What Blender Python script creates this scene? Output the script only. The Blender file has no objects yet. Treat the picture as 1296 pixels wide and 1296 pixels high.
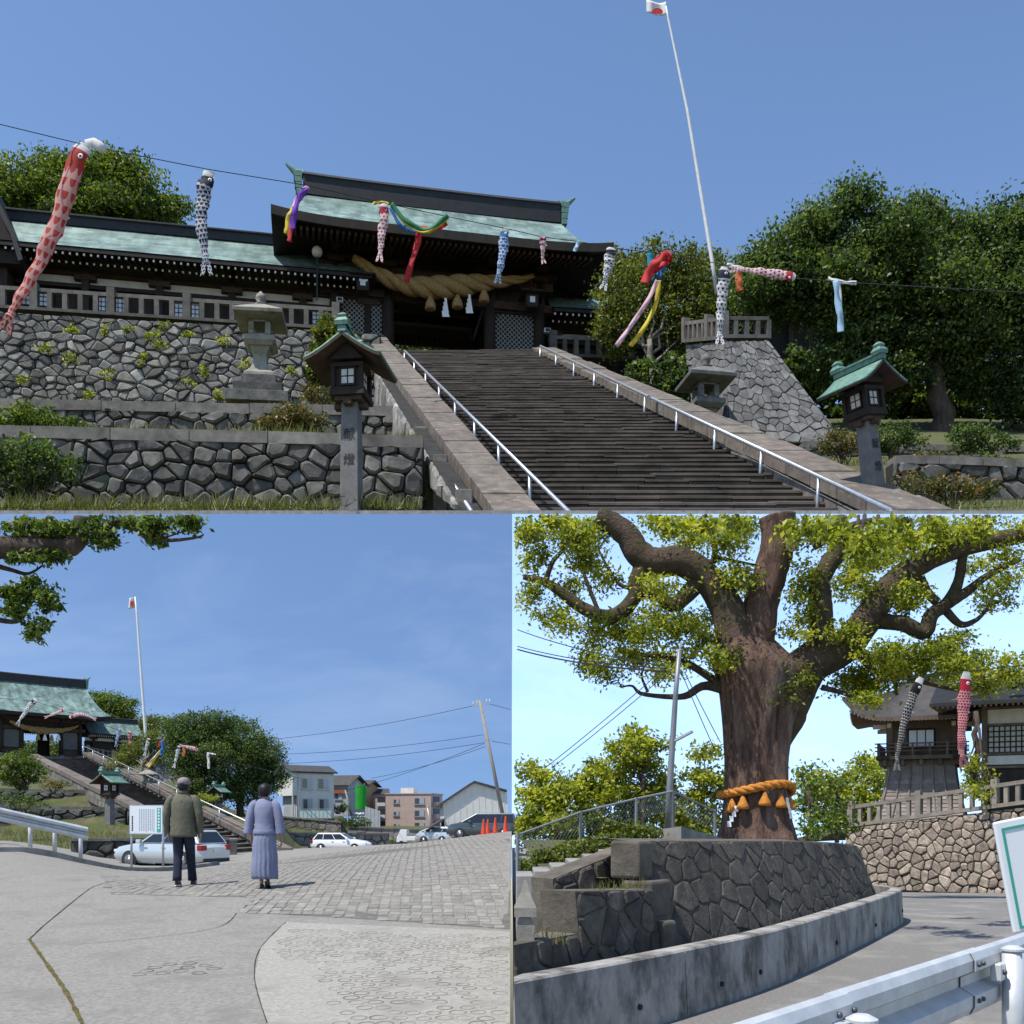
import bpy, math, random
import numpy as np
from mathutils import Vector, Matrix
R = math.radians
scene = bpy.context.scene
COL = scene.collection
# ---------------------------------------------------------------- camera, sky, sun, exposure
F = 1296.0          # focal length in pixels of a 1296 px wide picture
HV = 1040.0         # picture row of the horizon
CZ = 1.5            # eye height
cam = bpy.data.cameras.new('camera')
cam.sensor_width = 36; cam.lens = 36.0 * F / 1296.0
cam.shift_y = (HV - 648.0) / 1296.0
cam.clip_start = 0.1; cam.clip_end = 5000
camo = bpy.data.objects.new('camera', cam); COL.objects.link(camo)
camo.location = (0, 0, CZ); camo.rotation_euler = (math.pi / 2, 0, 0)
scene.camera = camo
SUN_DIR = Vector((-0.80, -0.55, 0)).normalized() * math.cos(R(64)) + Vector((0, 0, math.sin(R(64))))   # towards the sun
world = bpy.data.worlds.new('World'); scene.world = world; world.use_nodes = True
nt = world.node_tree
sky = nt.nodes.new('ShaderNodeTexSky'); sky.sky_type = 'NISHITA'; sky.sun_disc = False
sky.sun_elevation = R(64); sky.sun_rotation = math.atan2(SUN_DIR.x, SUN_DIR.y)
sky.air_density = 1.0; sky.dust_density = 0.15; sky.ozone_density = 4.5; sky.altitude = 50
bg = nt.nodes['Background']; bg.inputs['Strength'].default_value = 0.13
nt.links.new(sky.outputs[0], bg.inputs['Color'])
sl = bpy.data.lights.new('sun', 'SUN'); sl.energy = 4.2; sl.angle = R(0.53); sl.color = (1.0, 0.955, 0.88)
so = bpy.data.objects.new('sun', sl); COL.objects.link(so)
so.rotation_euler = SUN_DIR.to_track_quat('Z', 'Y').to_euler(); so.location = (-60, -40, 120)
vs = scene.view_settings
scene.display_settings.display_device = 'sRGB'
vs.view_transform = 'Standard'; vs.look = 'None'; vs.gamma = 1.0; vs.exposure = 0.55; vs.use_curve_mapping = False
try:
    scene.cycles.use_denoising = True
    scene.cycles.max_bounces = 5; scene.cycles.diffuse_bounces = 2; scene.cycles.glossy_bounces = 2
    scene.cycles.transmission_bounces = 3; scene.cycles.transparent_max_bounces = 4
    scene.cycles.caustics_reflective = False; scene.cycles.caustics_refractive = False
except Exception:
    pass
# ---------------------------------------------------------------- layout helpers
S = 7.0             # the hillside shrine of the upper view: depth d metres of its plan stand at d * S

def P(u, v, d):
    return Vector(((u - 648.0) / F * d, d, CZ + (HV - v) / F * d))

def PT(u, v, d):
    return P(u, v, d * S)

def proj(a):
    """(N,3) array -> picture u, v"""
    a = np.asarray(a, float)
    return 648 + F * a[:, 0] / a[:, 1], HV - F * (a[:, 2] - CZ) / a[:, 1]

def lerp(a, b, t):
    return a + (b - a) * t

def sstep(a, b, x):
    t = min(1, max(0, (x - a) / (b - a))); return t * t * (3 - 2 * t)

def pw(x, tab):
    return float(np.interp(x, [t[0] for t in tab], [t[1] for t in tab]))
# ---------------------------------------------------------------- mesh helpers
ROOT = {}

class MB:
    def __init__(s):
        s.v = []; s.f = []; s.uv = []; s.useuv = False; s.mi = []; s.cur = 0

    def add(s, vs, fs, uvs=None):
        b = len(s.v)
        s.v += [tuple(p) for p in vs]
        for i, f in enumerate(fs):
            s.f.append(tuple(b + k for k in f)); s.mi.append(s.cur)
            if uvs is not None:
                s.useuv = True; s.uv.append([uvs[k] for k in f])
            else:
                s.uv.append([(0, 0)] * len(f))
        return s

    def pts8(s, p):
        return s.add(p, [(0, 3, 2, 1), (4, 5, 6, 7), (0, 1, 5, 4), (1, 2, 6, 5), (2, 3, 7, 6), (3, 0, 4, 7)])

    def box(s, x0, x1, y0, y1, z0, z1, M=None):
        p = [Vector(c) for c in ((x0, y0, z0), (x1, y0, z0), (x1, y1, z0), (x0, y1, z0), (x0, y0, z1), (x1, y0, z1), (x1, y1, z1), (x0, y1, z1))]
        if M is not None: p = [M @ q for q in p]
        return s.pts8(p)

    def beam(s, a, b, w, h, up=Vector((0, 0, 1))):
        """a box running from a to b, w wide, h high, centred on the line"""
        a = Vector(a); b = Vector(b); d = (b - a).normalized()
        x = d.cross(up)
        if x.length < 1e-4: x = Vector((1, 0, 0))
        x.normalize(); z = x.cross(d)
        x = x * w / 2; z = z * h / 2
        return s.pts8([a - x - z, a + x - z, b + x - z, b - x - z, a - x + z, a + x + z, b + x + z, b - x + z])

    def prism(s, poly, axis, t0, t1, M=None):
        """2-D polygon extruded along axis ('x','y','z') from t0 to t1"""
        def mk(p, t):
            q = {'x': (t, p[0], p[1]), 'y': (p[0], t, p[1]), 'z': (p[0], p[1], t)}[axis]
            return M @ Vector(q) if M is not None else Vector(q)
        n = len(poly)
        vs = [mk(p, t0) for p in poly] + [mk(p, t1) for p in poly]
        fs = [tuple(range(n))[::-1], tuple(range(n, 2 * n))] + [(i, (i + 1) % n, n + (i + 1) % n, n + i) for i in range(n)]
        return s.add(vs, fs)

    def tube(s, pts, rads, n=8, cap=True, flat=1.0, uv=False, ref=None, jit=0, rng=None):
        pts = [Vector(p) for p in pts]; m = len(pts)
        if not hasattr(rads, '__len__'): rads = [rads] * m
        t0 = (pts[1] - pts[0]).normalized()
        x = Vector(ref) if ref is not None else (Vector((0, 0, 1)) if abs(t0.z) < 0.9 else Vector((1, 0, 0)))
        vs = []; uvs = []; L = 0
        for i in range(m):
            t = (pts[min(i + 1, m - 1)] - pts[max(i - 1, 0)])
            if t.length < 1e-9: t = t0
            t = t.normalized()
            x = (x - t * x.dot(t))
            if x.length < 1e-6: x = Vector((1, 0, 0.3)); x = x - t * x.dot(t)
            x.normalize(); y = t.cross(x)
            if i: L += (pts[i] - pts[i - 1]).length
            for k in range(n + (1 if uv else 0)):
                a = 2 * math.pi * k / n
                r = rads[i] * (1 + (rng.uniform(-jit, jit) if jit and k < n else 0))
                vs.append(pts[i] + x * math.cos(a) * r + y * math.sin(a) * r * flat)
                uvs.append((k / n, i / (m - 1)))
        w = n + (1 if uv else 0); fs = []
        for i in range(m - 1):
            for k in range(n):
                k2 = (k + 1) if uv else (k + 1) % n
                fs.append((i * w + k, i * w + k2, (i + 1) * w + k2, (i + 1) * w + k))
        if cap:
            fs.append(tuple(range(n))[::-1]); fs.append(tuple((m - 1) * w + k for k in range(n)))
        return s.add(vs, fs, uvs if uv else None)

    def lathe(s, prof, n=16, c=(0, 0, 0), sx=1, sy=1, rot=0, cap=True):
        c = Vector(c); vs = []; fs = []
        for r, z in prof:
            for k in range(n):
                a = 2 * math.pi * k / n + rot
                vs.append(c + Vector((r * math.cos(a) * sx, r * math.sin(a) * sy, z)))
        for i in range(len(prof) - 1):
            for k in range(n):
                fs.append((i * n + k, i * n + (k + 1) % n, (i + 1) * n + (k + 1) % n, (i + 1) * n + k))
        if cap:
            fs.append(tuple(range(n))[::-1]); fs.append(tuple((len(prof) - 1) * n + k for k in range(n)))
        return s.add(vs, fs)

    def sqlathe(s, prof, c=(0, 0, 0)):
        """square rings: (half side, z)"""
        return s.lathe([(r * math.sqrt(2), z) for r, z in prof], 4, c, rot=math.pi / 4)

    def grid(s, fn, nu, nv, uv=False, flip=False):
        vs = []; uvs = []
        for j in range(nv + 1):
            for i in range(nu + 1):
                vs.append(Vector(fn(i / nu, j / nv))); uvs.append((i / nu, j / nv))
        fs = []
        for j in range(nv):
            for i in range(nu):
                a = j * (nu + 1) + i
                q = (a, a + 1, a + nu + 2, a + nu + 1)
                fs.append(q[::-1] if flip else q)
        return s.add(vs, fs, uvs if uv else None)

    def ball(s, c, r, n=10, m=7, sc=(1, 1, 1)):
        prof = [(max(1e-4, math.sin(math.pi * i / m)) * 1.0, -math.cos(math.pi * i / m)) for i in range(m + 1)]
        c = Vector(c); vs = []; fs = []
        for rr, z in prof:
            for k in range(n):
                a = 2 * math.pi * k / n
                vs.append(c + Vector((rr * math.cos(a) * r * sc[0], rr * math.sin(a) * r * sc[1], z * r * sc[2])))
        for i in range(m):
            for k in range(n):
                fs.append((i * n + k, i * n + (k + 1) % n, (i + 1) * n + (k + 1) % n, (i + 1) * n + k))
        return s.add(vs, fs)

    def build(s, name, mat, parent=None, world=False, smooth=False, solid=0, bevel=0):
        me = bpy.data.meshes.new(name)
        vs = s.v
        if parent is not None and world:
            Mi = ROOT[parent.name].inverted(); vs = [tuple(Mi @ Vector(p)) for p in vs]
        me.from_pydata(vs, [], s.f)
        if s.useuv:
            l = me.uv_layers.new(name='UVMap')
            l.data.foreach_set('uv', np.array([c for f in s.uv for c in f], dtype=np.float32).ravel())
        mats = mat if isinstance(mat, (list, tuple)) else [mat]
        for m in mats: me.materials.append(m)
        if len(mats) > 1: me.polygons.foreach_set('material_index', s.mi)
        if smooth: me.polygons.foreach_set('use_smooth', [True] * len(me.polygons))
        me.validate(); me.update()
        o = bpy.data.objects.new(name, me); COL.objects.link(o)
        if parent is not None: o.parent = parent
        if solid:
            md = o.modifiers.new('solidify', 'SOLIDIFY'); md.thickness = solid; md.offset = 0
        if bevel:
            md = o.modifiers.new('bevel', 'BEVEL'); md.width = bevel; md.segments = 2; md.limit_method = 'ANGLE'; md.angle_limit = R(35)
        return o

def tag(o, label=None, cat=None, group=None, kind=None):
    if label: o['label'] = label
    if cat: o['category'] = cat
    if group: o['group'] = group
    if kind: o['kind'] = kind
    return o

def thing(name, label, cat, loc=(0, 0, 0), rz=0, s=1.0, group=None, kind=None, tilt=(0, 0)):
    o = bpy.data.objects.new(name, None); COL.objects.link(o)
    o.empty_display_size = 0.1
    o.location = loc; o.rotation_euler = (tilt[0], tilt[1], rz); o.scale = (s, s, s)
    ROOT[o.name] = Matrix.LocRotScale(Vector(loc), o.rotation_euler.to_quaternion(), Vector((s, s, s)))
    return tag(o, label, cat, group, kind)

def struct(name, mb, mat, **k):
    o = mb.build(name, mat, **k); o['kind'] = 'structure'; return o

def copy_child(o, parent, loc=None, rot=None):
    c = o.copy(); COL.objects.link(c); c.parent = parent
    if loc is not None: c.location = loc
    if rot is not None: c.rotation_euler = rot
    return c

def fast_mesh(name, V, Q, mat, parent=None, attr=None, smooth=False):
    """V (N,3) float, Q (M,k) int of equal-sided faces"""
    me = bpy.data.meshes.new(name)
    V = np.ascontiguousarray(V, dtype=np.float32); Q = np.ascontiguousarray(Q, dtype=np.int32)
    M, k = Q.shape
    me.vertices.add(len(V)); me.vertices.foreach_set('co', V.ravel())
    me.loops.add(M * k); me.loops.foreach_set('vertex_index', Q.ravel())
    me.polygons.add(M)
    me.polygons.foreach_set('loop_start', np.arange(0, M * k, k, dtype=np.int32))
    try: me.polygons.foreach_set('loop_total', np.full(M, k, dtype=np.int32))
    except Exception: pass
    if smooth: me.polygons.foreach_set('use_smooth', np.ones(M, dtype=bool))
    if attr is not None:
        a = me.attributes.new('tone', 'FLOAT', 'FACE'); a.data.foreach_set('value', np.asarray(attr, dtype=np.float32))
    me.update(calc_edges=True)
    me.materials.append(mat)
    o = bpy.data.objects.new(name, me); COL.objects.link(o)
    if parent is not None: o.parent = parent
    return o
# ---------------------------------------------------------------- materials
MATS = {}

def lin(r, g, b):
    f = lambda c: (c / 12.92 if c <= 0.04045 else ((c + 0.055) / 1.055) ** 2.4)
    return (f(r / 255), f(g / 255), f(b / 255), 1)

def newmat(name):
    m = bpy.data.materials.new(name); m.use_nodes = True
    n = m.node_tree.nodes; l = m.node_tree.links
    return m, n, l, n['Principled BSDF']

def nm(name, c1, c2=None, scale=3.0, rough=0.85, bump=0.25, bscale=25.0, bdist=0.02, rand=0.0, metal=0.0, spec=0.3, c3=None, s3=0.6, t3=0.62, contrast=0.18, stretch=None):
    """noise-mixed two-tone surface; rand = brightness spread between objects; c3 = large stains / moss"""
    if name in MATS: return MATS[name]
    m, n, l, b = newmat(name)
    if c2 is None: c2 = tuple(x * 0.7 for x in c1[:3]) + (1,)
    tc = n.new('ShaderNodeTexCoord'); co = tc.outputs['Object']
    if stretch:
        mp = n.new('ShaderNodeMapping'); mp.inputs['Scale'].default_value = stretch
        l.new(co, mp.inputs['Vector']); co = mp.outputs[0]
    no = n.new('ShaderNodeTexNoise'); no.inputs['Scale'].default_value = scale; no.inputs['Detail'].default_value = 8; no.inputs['Roughness'].default_value = 0.65
    l.new(co, no.inputs['Vector'])
    rp = n.new('ShaderNodeValToRGB')
    rp.color_ramp.elements[0].position = 0.5 - contrast; rp.color_ramp.elements[1].position = 0.5 + contrast
    rp.color_ramp.elements[0].color = c2; rp.color_ramp.elements[1].color = c1
    l.new(no.outputs['Fac'], rp.inputs['Fac']); col = rp.outputs['Color']
    if c3:
        n3 = n.new('ShaderNodeTexNoise'); n3.inputs['Scale'].default_value = s3; n3.inputs['Detail'].default_value = 6; n3.inputs['Roughness'].default_value = 0.7
        l.new(co, n3.inputs['Vector'])
        r3 = n.new('ShaderNodeValToRGB'); r3.color_ramp.elements[0].position = t3 - 0.07; r3.color_ramp.elements[1].position = t3 + 0.1
        l.new(n3.outputs['Fac'], r3.inputs['Fac'])
        mx = n.new('ShaderNodeMix'); mx.data_type = 'RGBA'
        l.new(r3.outputs['Color'], mx.inputs['Factor']); l.new(col, mx.inputs[6]); mx.inputs[7].default_value = c3
        col = mx.outputs[2]
    if rand:
        oi = n.new('ShaderNodeObjectInfo'); mr = n.new('ShaderNodeMapRange')
        mr.inputs['To Min'].default_value = 1 - rand; mr.inputs['To Max'].default_value = 1 + rand
        l.new(oi.outputs['Random'], mr.inputs['Value'])
        hs = n.new('ShaderNodeHueSaturation'); l.new(mr.outputs[0], hs.inputs['Value']); l.new(col, hs.inputs['Color'])
        mr2 = n.new('ShaderNodeMapRange'); mr2.inputs['To Min'].default_value = 0.485; mr2.inputs['To Max'].default_value = 0.515
        wn = n.new('ShaderNodeMath'); wn.operation = 'FRACT'; mu = n.new('ShaderNodeMath'); mu.operation = 'MULTIPLY'; mu.inputs[1].default_value = 17.3
        l.new(oi.outputs['Random'], mu.inputs[0]); l.new(mu.outputs[0], wn.inputs[0]); l.new(wn.outputs[0], mr2.inputs['Value']); l.new(mr2.outputs[0], hs.inputs['Hue'])
        col = hs.outputs['Color']
    l.new(col, b.inputs['Base Color'])
    b.inputs['Roughness'].default_value = rough; b.inputs['Metallic'].default_value = metal
    b.inputs['Specular IOR Level'].default_value = spec
    if bump:
        nb = n.new('ShaderNodeTexNoise'); nb.inputs['Scale'].default_value = bscale; nb.inputs['Detail'].default_value = 6; nb.inputs['Roughness'].default_value = 0.7
        l.new(co, nb.inputs['Vector'])
        bp = n.new('ShaderNodeBump'); bp.inputs['Strength'].default_value = bump; bp.inputs['Distance'].default_value = bdist
        l.new(nb.outputs['Fac'], bp.inputs['Height']); l.new(bp.outputs[0], b.inputs['Normal'])
    MATS[name] = m; return m

def plain(name, c, rough=0.5, metal=0.0, spec=0.5, emit=None, coat=0):
    if name in MATS: return MATS[name]
    m, n, l, b = newmat(name)
    b.inputs['Base Color'].default_value = c; b.inputs['Roughness'].default_value = rough
    b.inputs['Metallic'].default_value = metal; b.inputs['Specular IOR Level'].default_value = spec
    if coat: b.inputs['Coat Weight'].default_value = coat; b.inputs['Coat Roughness'].default_value = 0.05
    MATS[name] = m; return m

def leafmat(name, dark, mid, light, trans=0.35, rough=0.5):
    if name in MATS: return MATS[name]
    m, n, l, b = newmat(name)
    at = n.new('ShaderNodeAttribute'); at.attribute_name = 'tone'
    rp = n.new('ShaderNodeValToRGB'); e = rp.color_ramp.elements
    e[0].color = dark; e[0].position = 0.0; e[1].color = light; e[1].position = 1.0
    k = e.new(0.5); k.color = mid
    l.new(at.outputs['Fac'], rp.inputs['Fac']); l.new(rp.outputs['Color'], b.inputs['Base Color'])
    b.inputs['Roughness'].default_value = rough; b.inputs['Specular IOR Level'].default_value = 0.35
    tr = n.new('ShaderNodeBsdfTranslucent'); mxc = n.new('ShaderNodeMix'); mxc.data_type = 'RGBA'; mxc.blend_type = 'MULTIPLY'; mxc.inputs['Factor'].default_value = 1
    l.new(rp.outputs['Color'], mxc.inputs[6]); mxc.inputs[7].default_value = (1.5, 1.45, 0.6, 1)
    l.new(mxc.outputs[2], tr.inputs['Color'])
    ms = n.new('ShaderNodeMixShader'); ms.inputs[0].default_value = trans
    l.new(b.outputs[0], ms.inputs[1]); l.new(tr.outputs[0], ms.inputs[2])
    l.new(ms.outputs[0], n['Material Output'].inputs['Surface'])
    MATS[name] = m; return m
# ---------------------------------------------------------------- foliage
def clump_points(blobs, dens, per, spread, rng, shell=0.5):
    """blobs: (centre, radii). dens = clumps per unit of blob size, per = leaves per clump. Returns positions and tones."""
    out = []; tone = []
    blobs = list(blobs)
    for c, r in list(blobs):        # ragged outline: smaller masses breaking out of each larger one
        for _ in range(3):
            d = rng.normal(size=3); d /= np.linalg.norm(d); f = rng.uniform(.28, .5)
            blobs.append((np.array(c) + d * np.array(r) * rng.uniform(.85, 1.1), np.array(r, float) * f))
    for c, r in blobs:
        c = np.array(c); r = np.array(r, float)
        n = max(3, int(dens * (r[0] * r[1] * r[2]) ** (2 / 3.0)))
        d = rng.normal(size=(n, 3)); d /= np.linalg.norm(d, axis=1)[:, None]
        rad = rng.uniform(shell, 1.03, n)
        cc = c + d * r * rad[:, None]
        ct = rng.uniform(0.0, 0.9, n) ** 1.2
        k = rng.integers(int(per * 0.5), int(per * 1.5) + 1, n)
        idx = np.repeat(np.arange(n), k)
        g = rng.normal(size=(len(idx), 3)) * np.array([1, 1, 0.62]) * spread * rng.uniform(0.6, 1.3, n)[idx][:, None]
        out.append(cc[idx] + g); tone.append(ct[idx] + rng.normal(0, 0.16, len(idx)))
    return np.concatenate(out), np.clip(np.concatenate(tone), 0, 1)

def leaf_obj(name, C, tone, size, mat, parent, rng, aspect=0.55, up=0.5, keep=None):
    """one quad leaf at each world position"""
    if keep is not None:
        k = keep(C); C = C[k]; tone = tone[k]
    N = len(C)
    nrm = rng.normal(size=(N, 3)); nrm /= np.linalg.norm(nrm, axis=1)[:, None]; nrm[:, 2] += up
    nrm /= np.linalg.norm(nrm, axis=1)[:, None]
    t = rng.normal(size=(N, 3)); t -= nrm * (t * nrm).sum(1)[:, None]; t /= np.linalg.norm(t, axis=1)[:, None]
    b = np.cross(nrm, t)
    s = size * rng.uniform(0.65, 1.35, N)[:, None]
    fold = nrm * s * 0.12
    V = np.empty((N, 4, 3))
    V[:, 0] = C - t * s * 0.5; V[:, 1] = C + b * s * 0.5 * aspect + fold; V[:, 2] = C + t * s * 0.5; V[:, 3] = C - b * s * 0.5 * aspect + fold
    V = V.reshape(-1, 3)
    if parent is not None:
        Mi = np.array(ROOT[parent.name].inverted()); V = V @ Mi[:3, :3].T + Mi[:3, 3]
    Q = np.arange(N * 4).reshape(N, 4)
    return fast_mesh(name, V, Q, mat, parent, tone)

def px_blob(u, v, d, ru, rv, rd=None, s=1.0):
    """an ellipsoid given by its picture place and size at depth d*s"""
    D = d * s; k = D / F
    return (P(u, v, D), (ru * k, (rd if rd else ru) * k, rv * k))

def window_keep(u0, u1, v0, v1):
    def f(C):
        u, v = proj(C); return (u > u0) & (u < u1) & (v > v0) & (v < v1)
    return f

def grow_limb(rng, a, b, r0, r1, n=6, wob=0.08):
    a = Vector(a); b = Vector(b); L = (b - a).length; pts = []; rs = []
    for i in range(n + 1):
        t = i / n
        w = Vector((rng.uniform(-1, 1), rng.uniform(-1, 1), rng.uniform(-1, 1))) * L * wob * (1 if 0 < i < n else 0)
        pts.append(a.lerp(b, t) + w); rs.append(lerp(r0, r1, t ** 0.8))
    return pts, rs

def tree(name, label, cat, base, height, r0, blobs, mats, leaf, dens, per, spread, seed, keep=None, s=1.0, group=None, shell=0.5, limbs=9, trunk_top=None, aspect=0.55, up=0.5):
    """a tapered trunk with limbs reaching into the crown's masses, and a crown of leaf faces"""
    base = Vector(base); rng = random.Random(seed); nrg = np.random.default_rng(seed)
    t = thing(name, label, cat, base, 0, s, group)
    top = Vector(trunk_top) if trunk_top is not None else base + Vector((0, 0, height * 0.55))
    mb = MB(); pts, rs = grow_limb(rng, base, top, r0, r0 * 0.55, 7, 0.03); rs[0] *= 1.35
    mb.tube(pts, rs, 10, jit=0.06, rng=rng)
    order = sorted(blobs, key=lambda q: -q[1][0] * q[1][2])[:limbs]
    for c, r in order:
        st = pts[rng.randint(4, 7)]
        p2, r2 = grow_limb(rng, st, Vector(c) + Vector((0, 0, r[2] * 0.3)), r0 * 0.38, r0 * 0.07, 6, 0.07)
        mb.tube(p2, r2, 6)
        for _ in range(3):
            e = Vector(c) + Vector((rng.uniform(-.8, .8) * r[0], rng.uniform(-.8, .8) * r[1], rng.uniform(-.3, .9) * r[2]))
            p3, r3 = grow_limb(rng, p2[rng.randint(3, 5)], e, r0 * 0.13, r0 * 0.03, 4, 0.1); mb.tube(p3, r3, 5)
    mb.build('trunk', mats[0], t, world=True, smooth=True)
    C, tone = clump_points(blobs, dens, per, spread, nrg, shell)
    leaf_obj('crown', C, tone, leaf, mats[1], t, nrg, aspect, up, keep)
    return t

def shrub(name, label, base, blobs, mat, leaf, dens, per, spread, seed, s=1.0, group=None, keep=None, cat='shrub', stem=None):
    nrg = np.random.default_rng(seed); rng = random.Random(seed)
    t = thing(name, label, cat, base, 0, s, group)
    C, tone = clump_points(blobs, dens, per, spread, nrg, 0.45)
    leaf_obj('foliage', C, tone, leaf, mat, t, nrg, 0.6, 0.6, keep)
    mb = MB(); b = Vector(base)
    for c, r in blobs:
        for _ in range(3):
            e = Vector(c) + Vector((rng.uniform(-.6, .6) * r[0], rng.uniform(-.6, .6) * r[1], rng.uniform(0, .6) * r[2]))
            p, q = grow_limb(rng, b + Vector((rng.uniform(-.2, .2) * r[0], 0, 0)), e, max(r) * 0.06, max(r) * 0.015, 4, 0.08); mb.tube(p, q, 5)
    mb.build('stem', stem or MATS['bark'], t, world=True)
    return t

def grass(name, label, C, h, mat, seed, parent=None):
    """blades at world positions C (N,3), h = height"""
    nrg = np.random.default_rng(seed); N = len(C)
    hh = h * nrg.uniform(0.35, 1.3, N); a = nrg.uniform(0, 2 * np.pi, N); w = hh * 0.05
    ax = np.stack([np.cos(a), np.sin(a), np.zeros(N)], 1)
    ln = nrg.normal(size=(N, 3)) * np.array([1, 1, 0]) * 0.35
    V = np.empty((N, 4, 3))
    V[:, 0] = C - ax * w[:, None]; V[:, 1] = C + ax * w[:, None]
    top = C + (ln + np.array([0, 0, 1.0])) * hh[:, None]
    V[:, 2] = top + ax * w[:, None] * 0.15; V[:, 3] = top - ax * w[:, None] * 0.15
    o = fast_mesh(name, V.reshape(-1, 3), np.arange(N * 4).reshape(N, 4), mat, parent, np.clip(nrg.normal(0.5, 0.22, N), 0, 1))
    return tag(o, label, 'grass' if parent is None else None, kind='stuff')
# ---------------------------------------------------------------- masonry
def clip_poly(poly, a, b, c):
    """keep the side a*x+b*y<=c"""
    out = []
    for i in range(len(poly)):
        p, q = poly[i], poly[(i + 1) % len(poly)]
        dp = a * p[0] + b * p[1] - c; dq = a * q[0] + b * q[1] - c
        if dp <= 0: out.append(p)
        if (dp < 0) != (dq < 0) and abs(dp - dq) > 1e-12:
            t = dp / (dp - dq); out.append((p[0] + (q[0] - p[0]) * t, p[1] + (q[1] - p[1]) * t))
    return out

def cells(outline, nx, ny, jit, rng, sizevar=0.24):
    xs = [p[0] for p in outline]; zs = [p[1] for p in outline]
    x0, x1, z0, z1 = min(xs), max(xs), min(zs), max(zs)
    dx = (x1 - x0) / nx; dz = (z1 - z0) / ny
    pts = {}
    for j in range(-1, ny + 1):
        for i in range(-1, nx + 2):
            pts[(i, j)] = (x0 + (i + 0.5 + (0.5 if j % 2 else 0) - 0.25 + rng.uniform(-jit, jit)) * dx, z0 + (j + 0.5 + rng.uniform(-jit, jit)) * dz)
    for kk in list(pts):                # leave some out: their neighbours grow into larger stones
        if rng.random() < sizevar: del pts[kk]
    res = []
    asp = dx / dz
    for (i, j), p in pts.items():
        poly = list(outline)
        for dj in (-3, -2, -1, 0, 1, 2, 3):
            for di in (-3, -2, -1, 0, 1, 2, 3):
                q = pts.get((i + di, j + dj))
                if q is None or q is p: continue
                # bisector in a space where cells are square
                ax, az = (q[0] - p[0]), (q[1] - p[1]) * asp * asp
                c = (q[0] ** 2 - p[0] ** 2 + asp * asp * (q[1] ** 2 - p[1] ** 2)) / 2
                poly = clip_poly(poly, ax, az, c)
                if len(poly) < 3: break
            if len(poly) < 3: break
        if len(poly) < 3: continue
        A = sum(poly[k][0] * poly[(k + 1) % len(poly)][1] - poly[(k + 1) % len(poly)][0] * poly[k][1] for k in range(len(poly))) / 2
        if abs(A) < 0.06 * dx * dz: continue
        if A < 0: poly = poly[::-1]
        res.append(poly)
    return res

def inset(poly, j):
    cx = sum(p[0] for p in poly) / len(poly); cz = sum(p[1] for p in poly) / len(poly)
    out = []
    for p in poly:
        d = math.hypot(p[0] - cx, p[1] - cz); k = max(0.2, 1 - j / max(d, 1e-6)); out.append((cx + (p[0] - cx) * k, cz + (p[1] - cz) * k))
    return out, (cx, cz)

def chaikin(poly):
    o = []
    for i in range(len(poly)):
        p, q = poly[i], poly[(i + 1) % len(poly)]
        o += [(p[0] * .87 + q[0] * .13, p[1] * .87 + q[1] * .13), (p[0] * .13 + q[0] * .87, p[1] * .13 + q[1] * .87)]
    return o

def stones(root, polys, mp, mat, joint, proud, rng, name='stone', rnd=True, flat=0.72, tilt=0.35):
    """each cell becomes a stone object of its own, standing proud of the joint plane; mp(x,z,h) -> local point"""
    order = sorted(polys, key=lambda p: -abs(sum(p[k][0] * p[(k + 1) % len(p)][1] - p[(k + 1) % len(p)][0] * p[k][1] for k in range(len(p)))))
    rest = MB()
    for si, poly in enumerate(order):
        q, c = inset(poly, joint * rng.uniform(0.7, 1.6))
        if rnd: q = chaikin(q)
        n = len(q); pr = proud * rng.uniform(0.5, 1.35); tx = rng.uniform(-tilt, tilt); tz = rng.uniform(-tilt, tilt)
        sz = max(max(abs(p[0] - c[0]), abs(p[1] - c[1])) for p in q)
        def lev(k, h, jj=0.0):
            return [mp(c[0] + (p[0] - c[0]) * k, c[1] + (p[1] - c[1]) * k, h * (1 + (tx * (p[0] - c[0]) + tz * (p[1] - c[1])) / sz) + (rng.uniform(-jj, jj) * pr)) for p in q]
        vs_ = lev(1.0, -0.15 * proud) + lev(0.985, pr * 0.55, .15) + lev(flat, pr, .05)
        fs = []
        for L in (0, 1):
            fs += [(L * n + k, L * n + (k + 1) % n, (L + 1) * n + (k + 1) % n, (L + 1) * n + k) for k in range(n)]
        fs += [tuple(2 * n + k for k in range(n))]
        if si < 298:
            mb = MB(); mb.add(vs_, fs); mb.build(name, mat, root)
        else:
            rest.add(vs_, fs)
    if rest.v:
        o = rest.build(name + '_rest', mat, root); o['kind'] = 'stuff'

def planar(O, ux, uz):
    """local frame of a planar wall: x along ux, z along uz, h out of the wall (towards -y side)"""
    O = Vector(O); ux = Vector(ux); uz = Vector(uz); n = ux.cross(uz)
    n.normalize()
    def mp(x, z, h): return O + ux * x + uz * z + n * h
    return mp

def wall_backing(root, outline, mp, mat, depth, name='wall'):
    mb = MB(); n = len(outline)
    A = sum(outline[k][0] * outline[(k + 1) % n][1] - outline[(k + 1) % n][0] * outline[k][1] for k in range(n))
    if A < 0: outline = outline[::-1]
    vs_ = [mp(p[0], p[1], 0) for p in outline] + [mp(p[0], p[1], -depth) for p in outline]
    mb.add(vs_, [tuple(range(n)), tuple(range(n, 2 * n))[::-1]] + [(i, n + i, n + (i + 1) % n, (i + 1) % n) for i in range(n)])
    return mb.build(name, mat, root)

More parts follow.
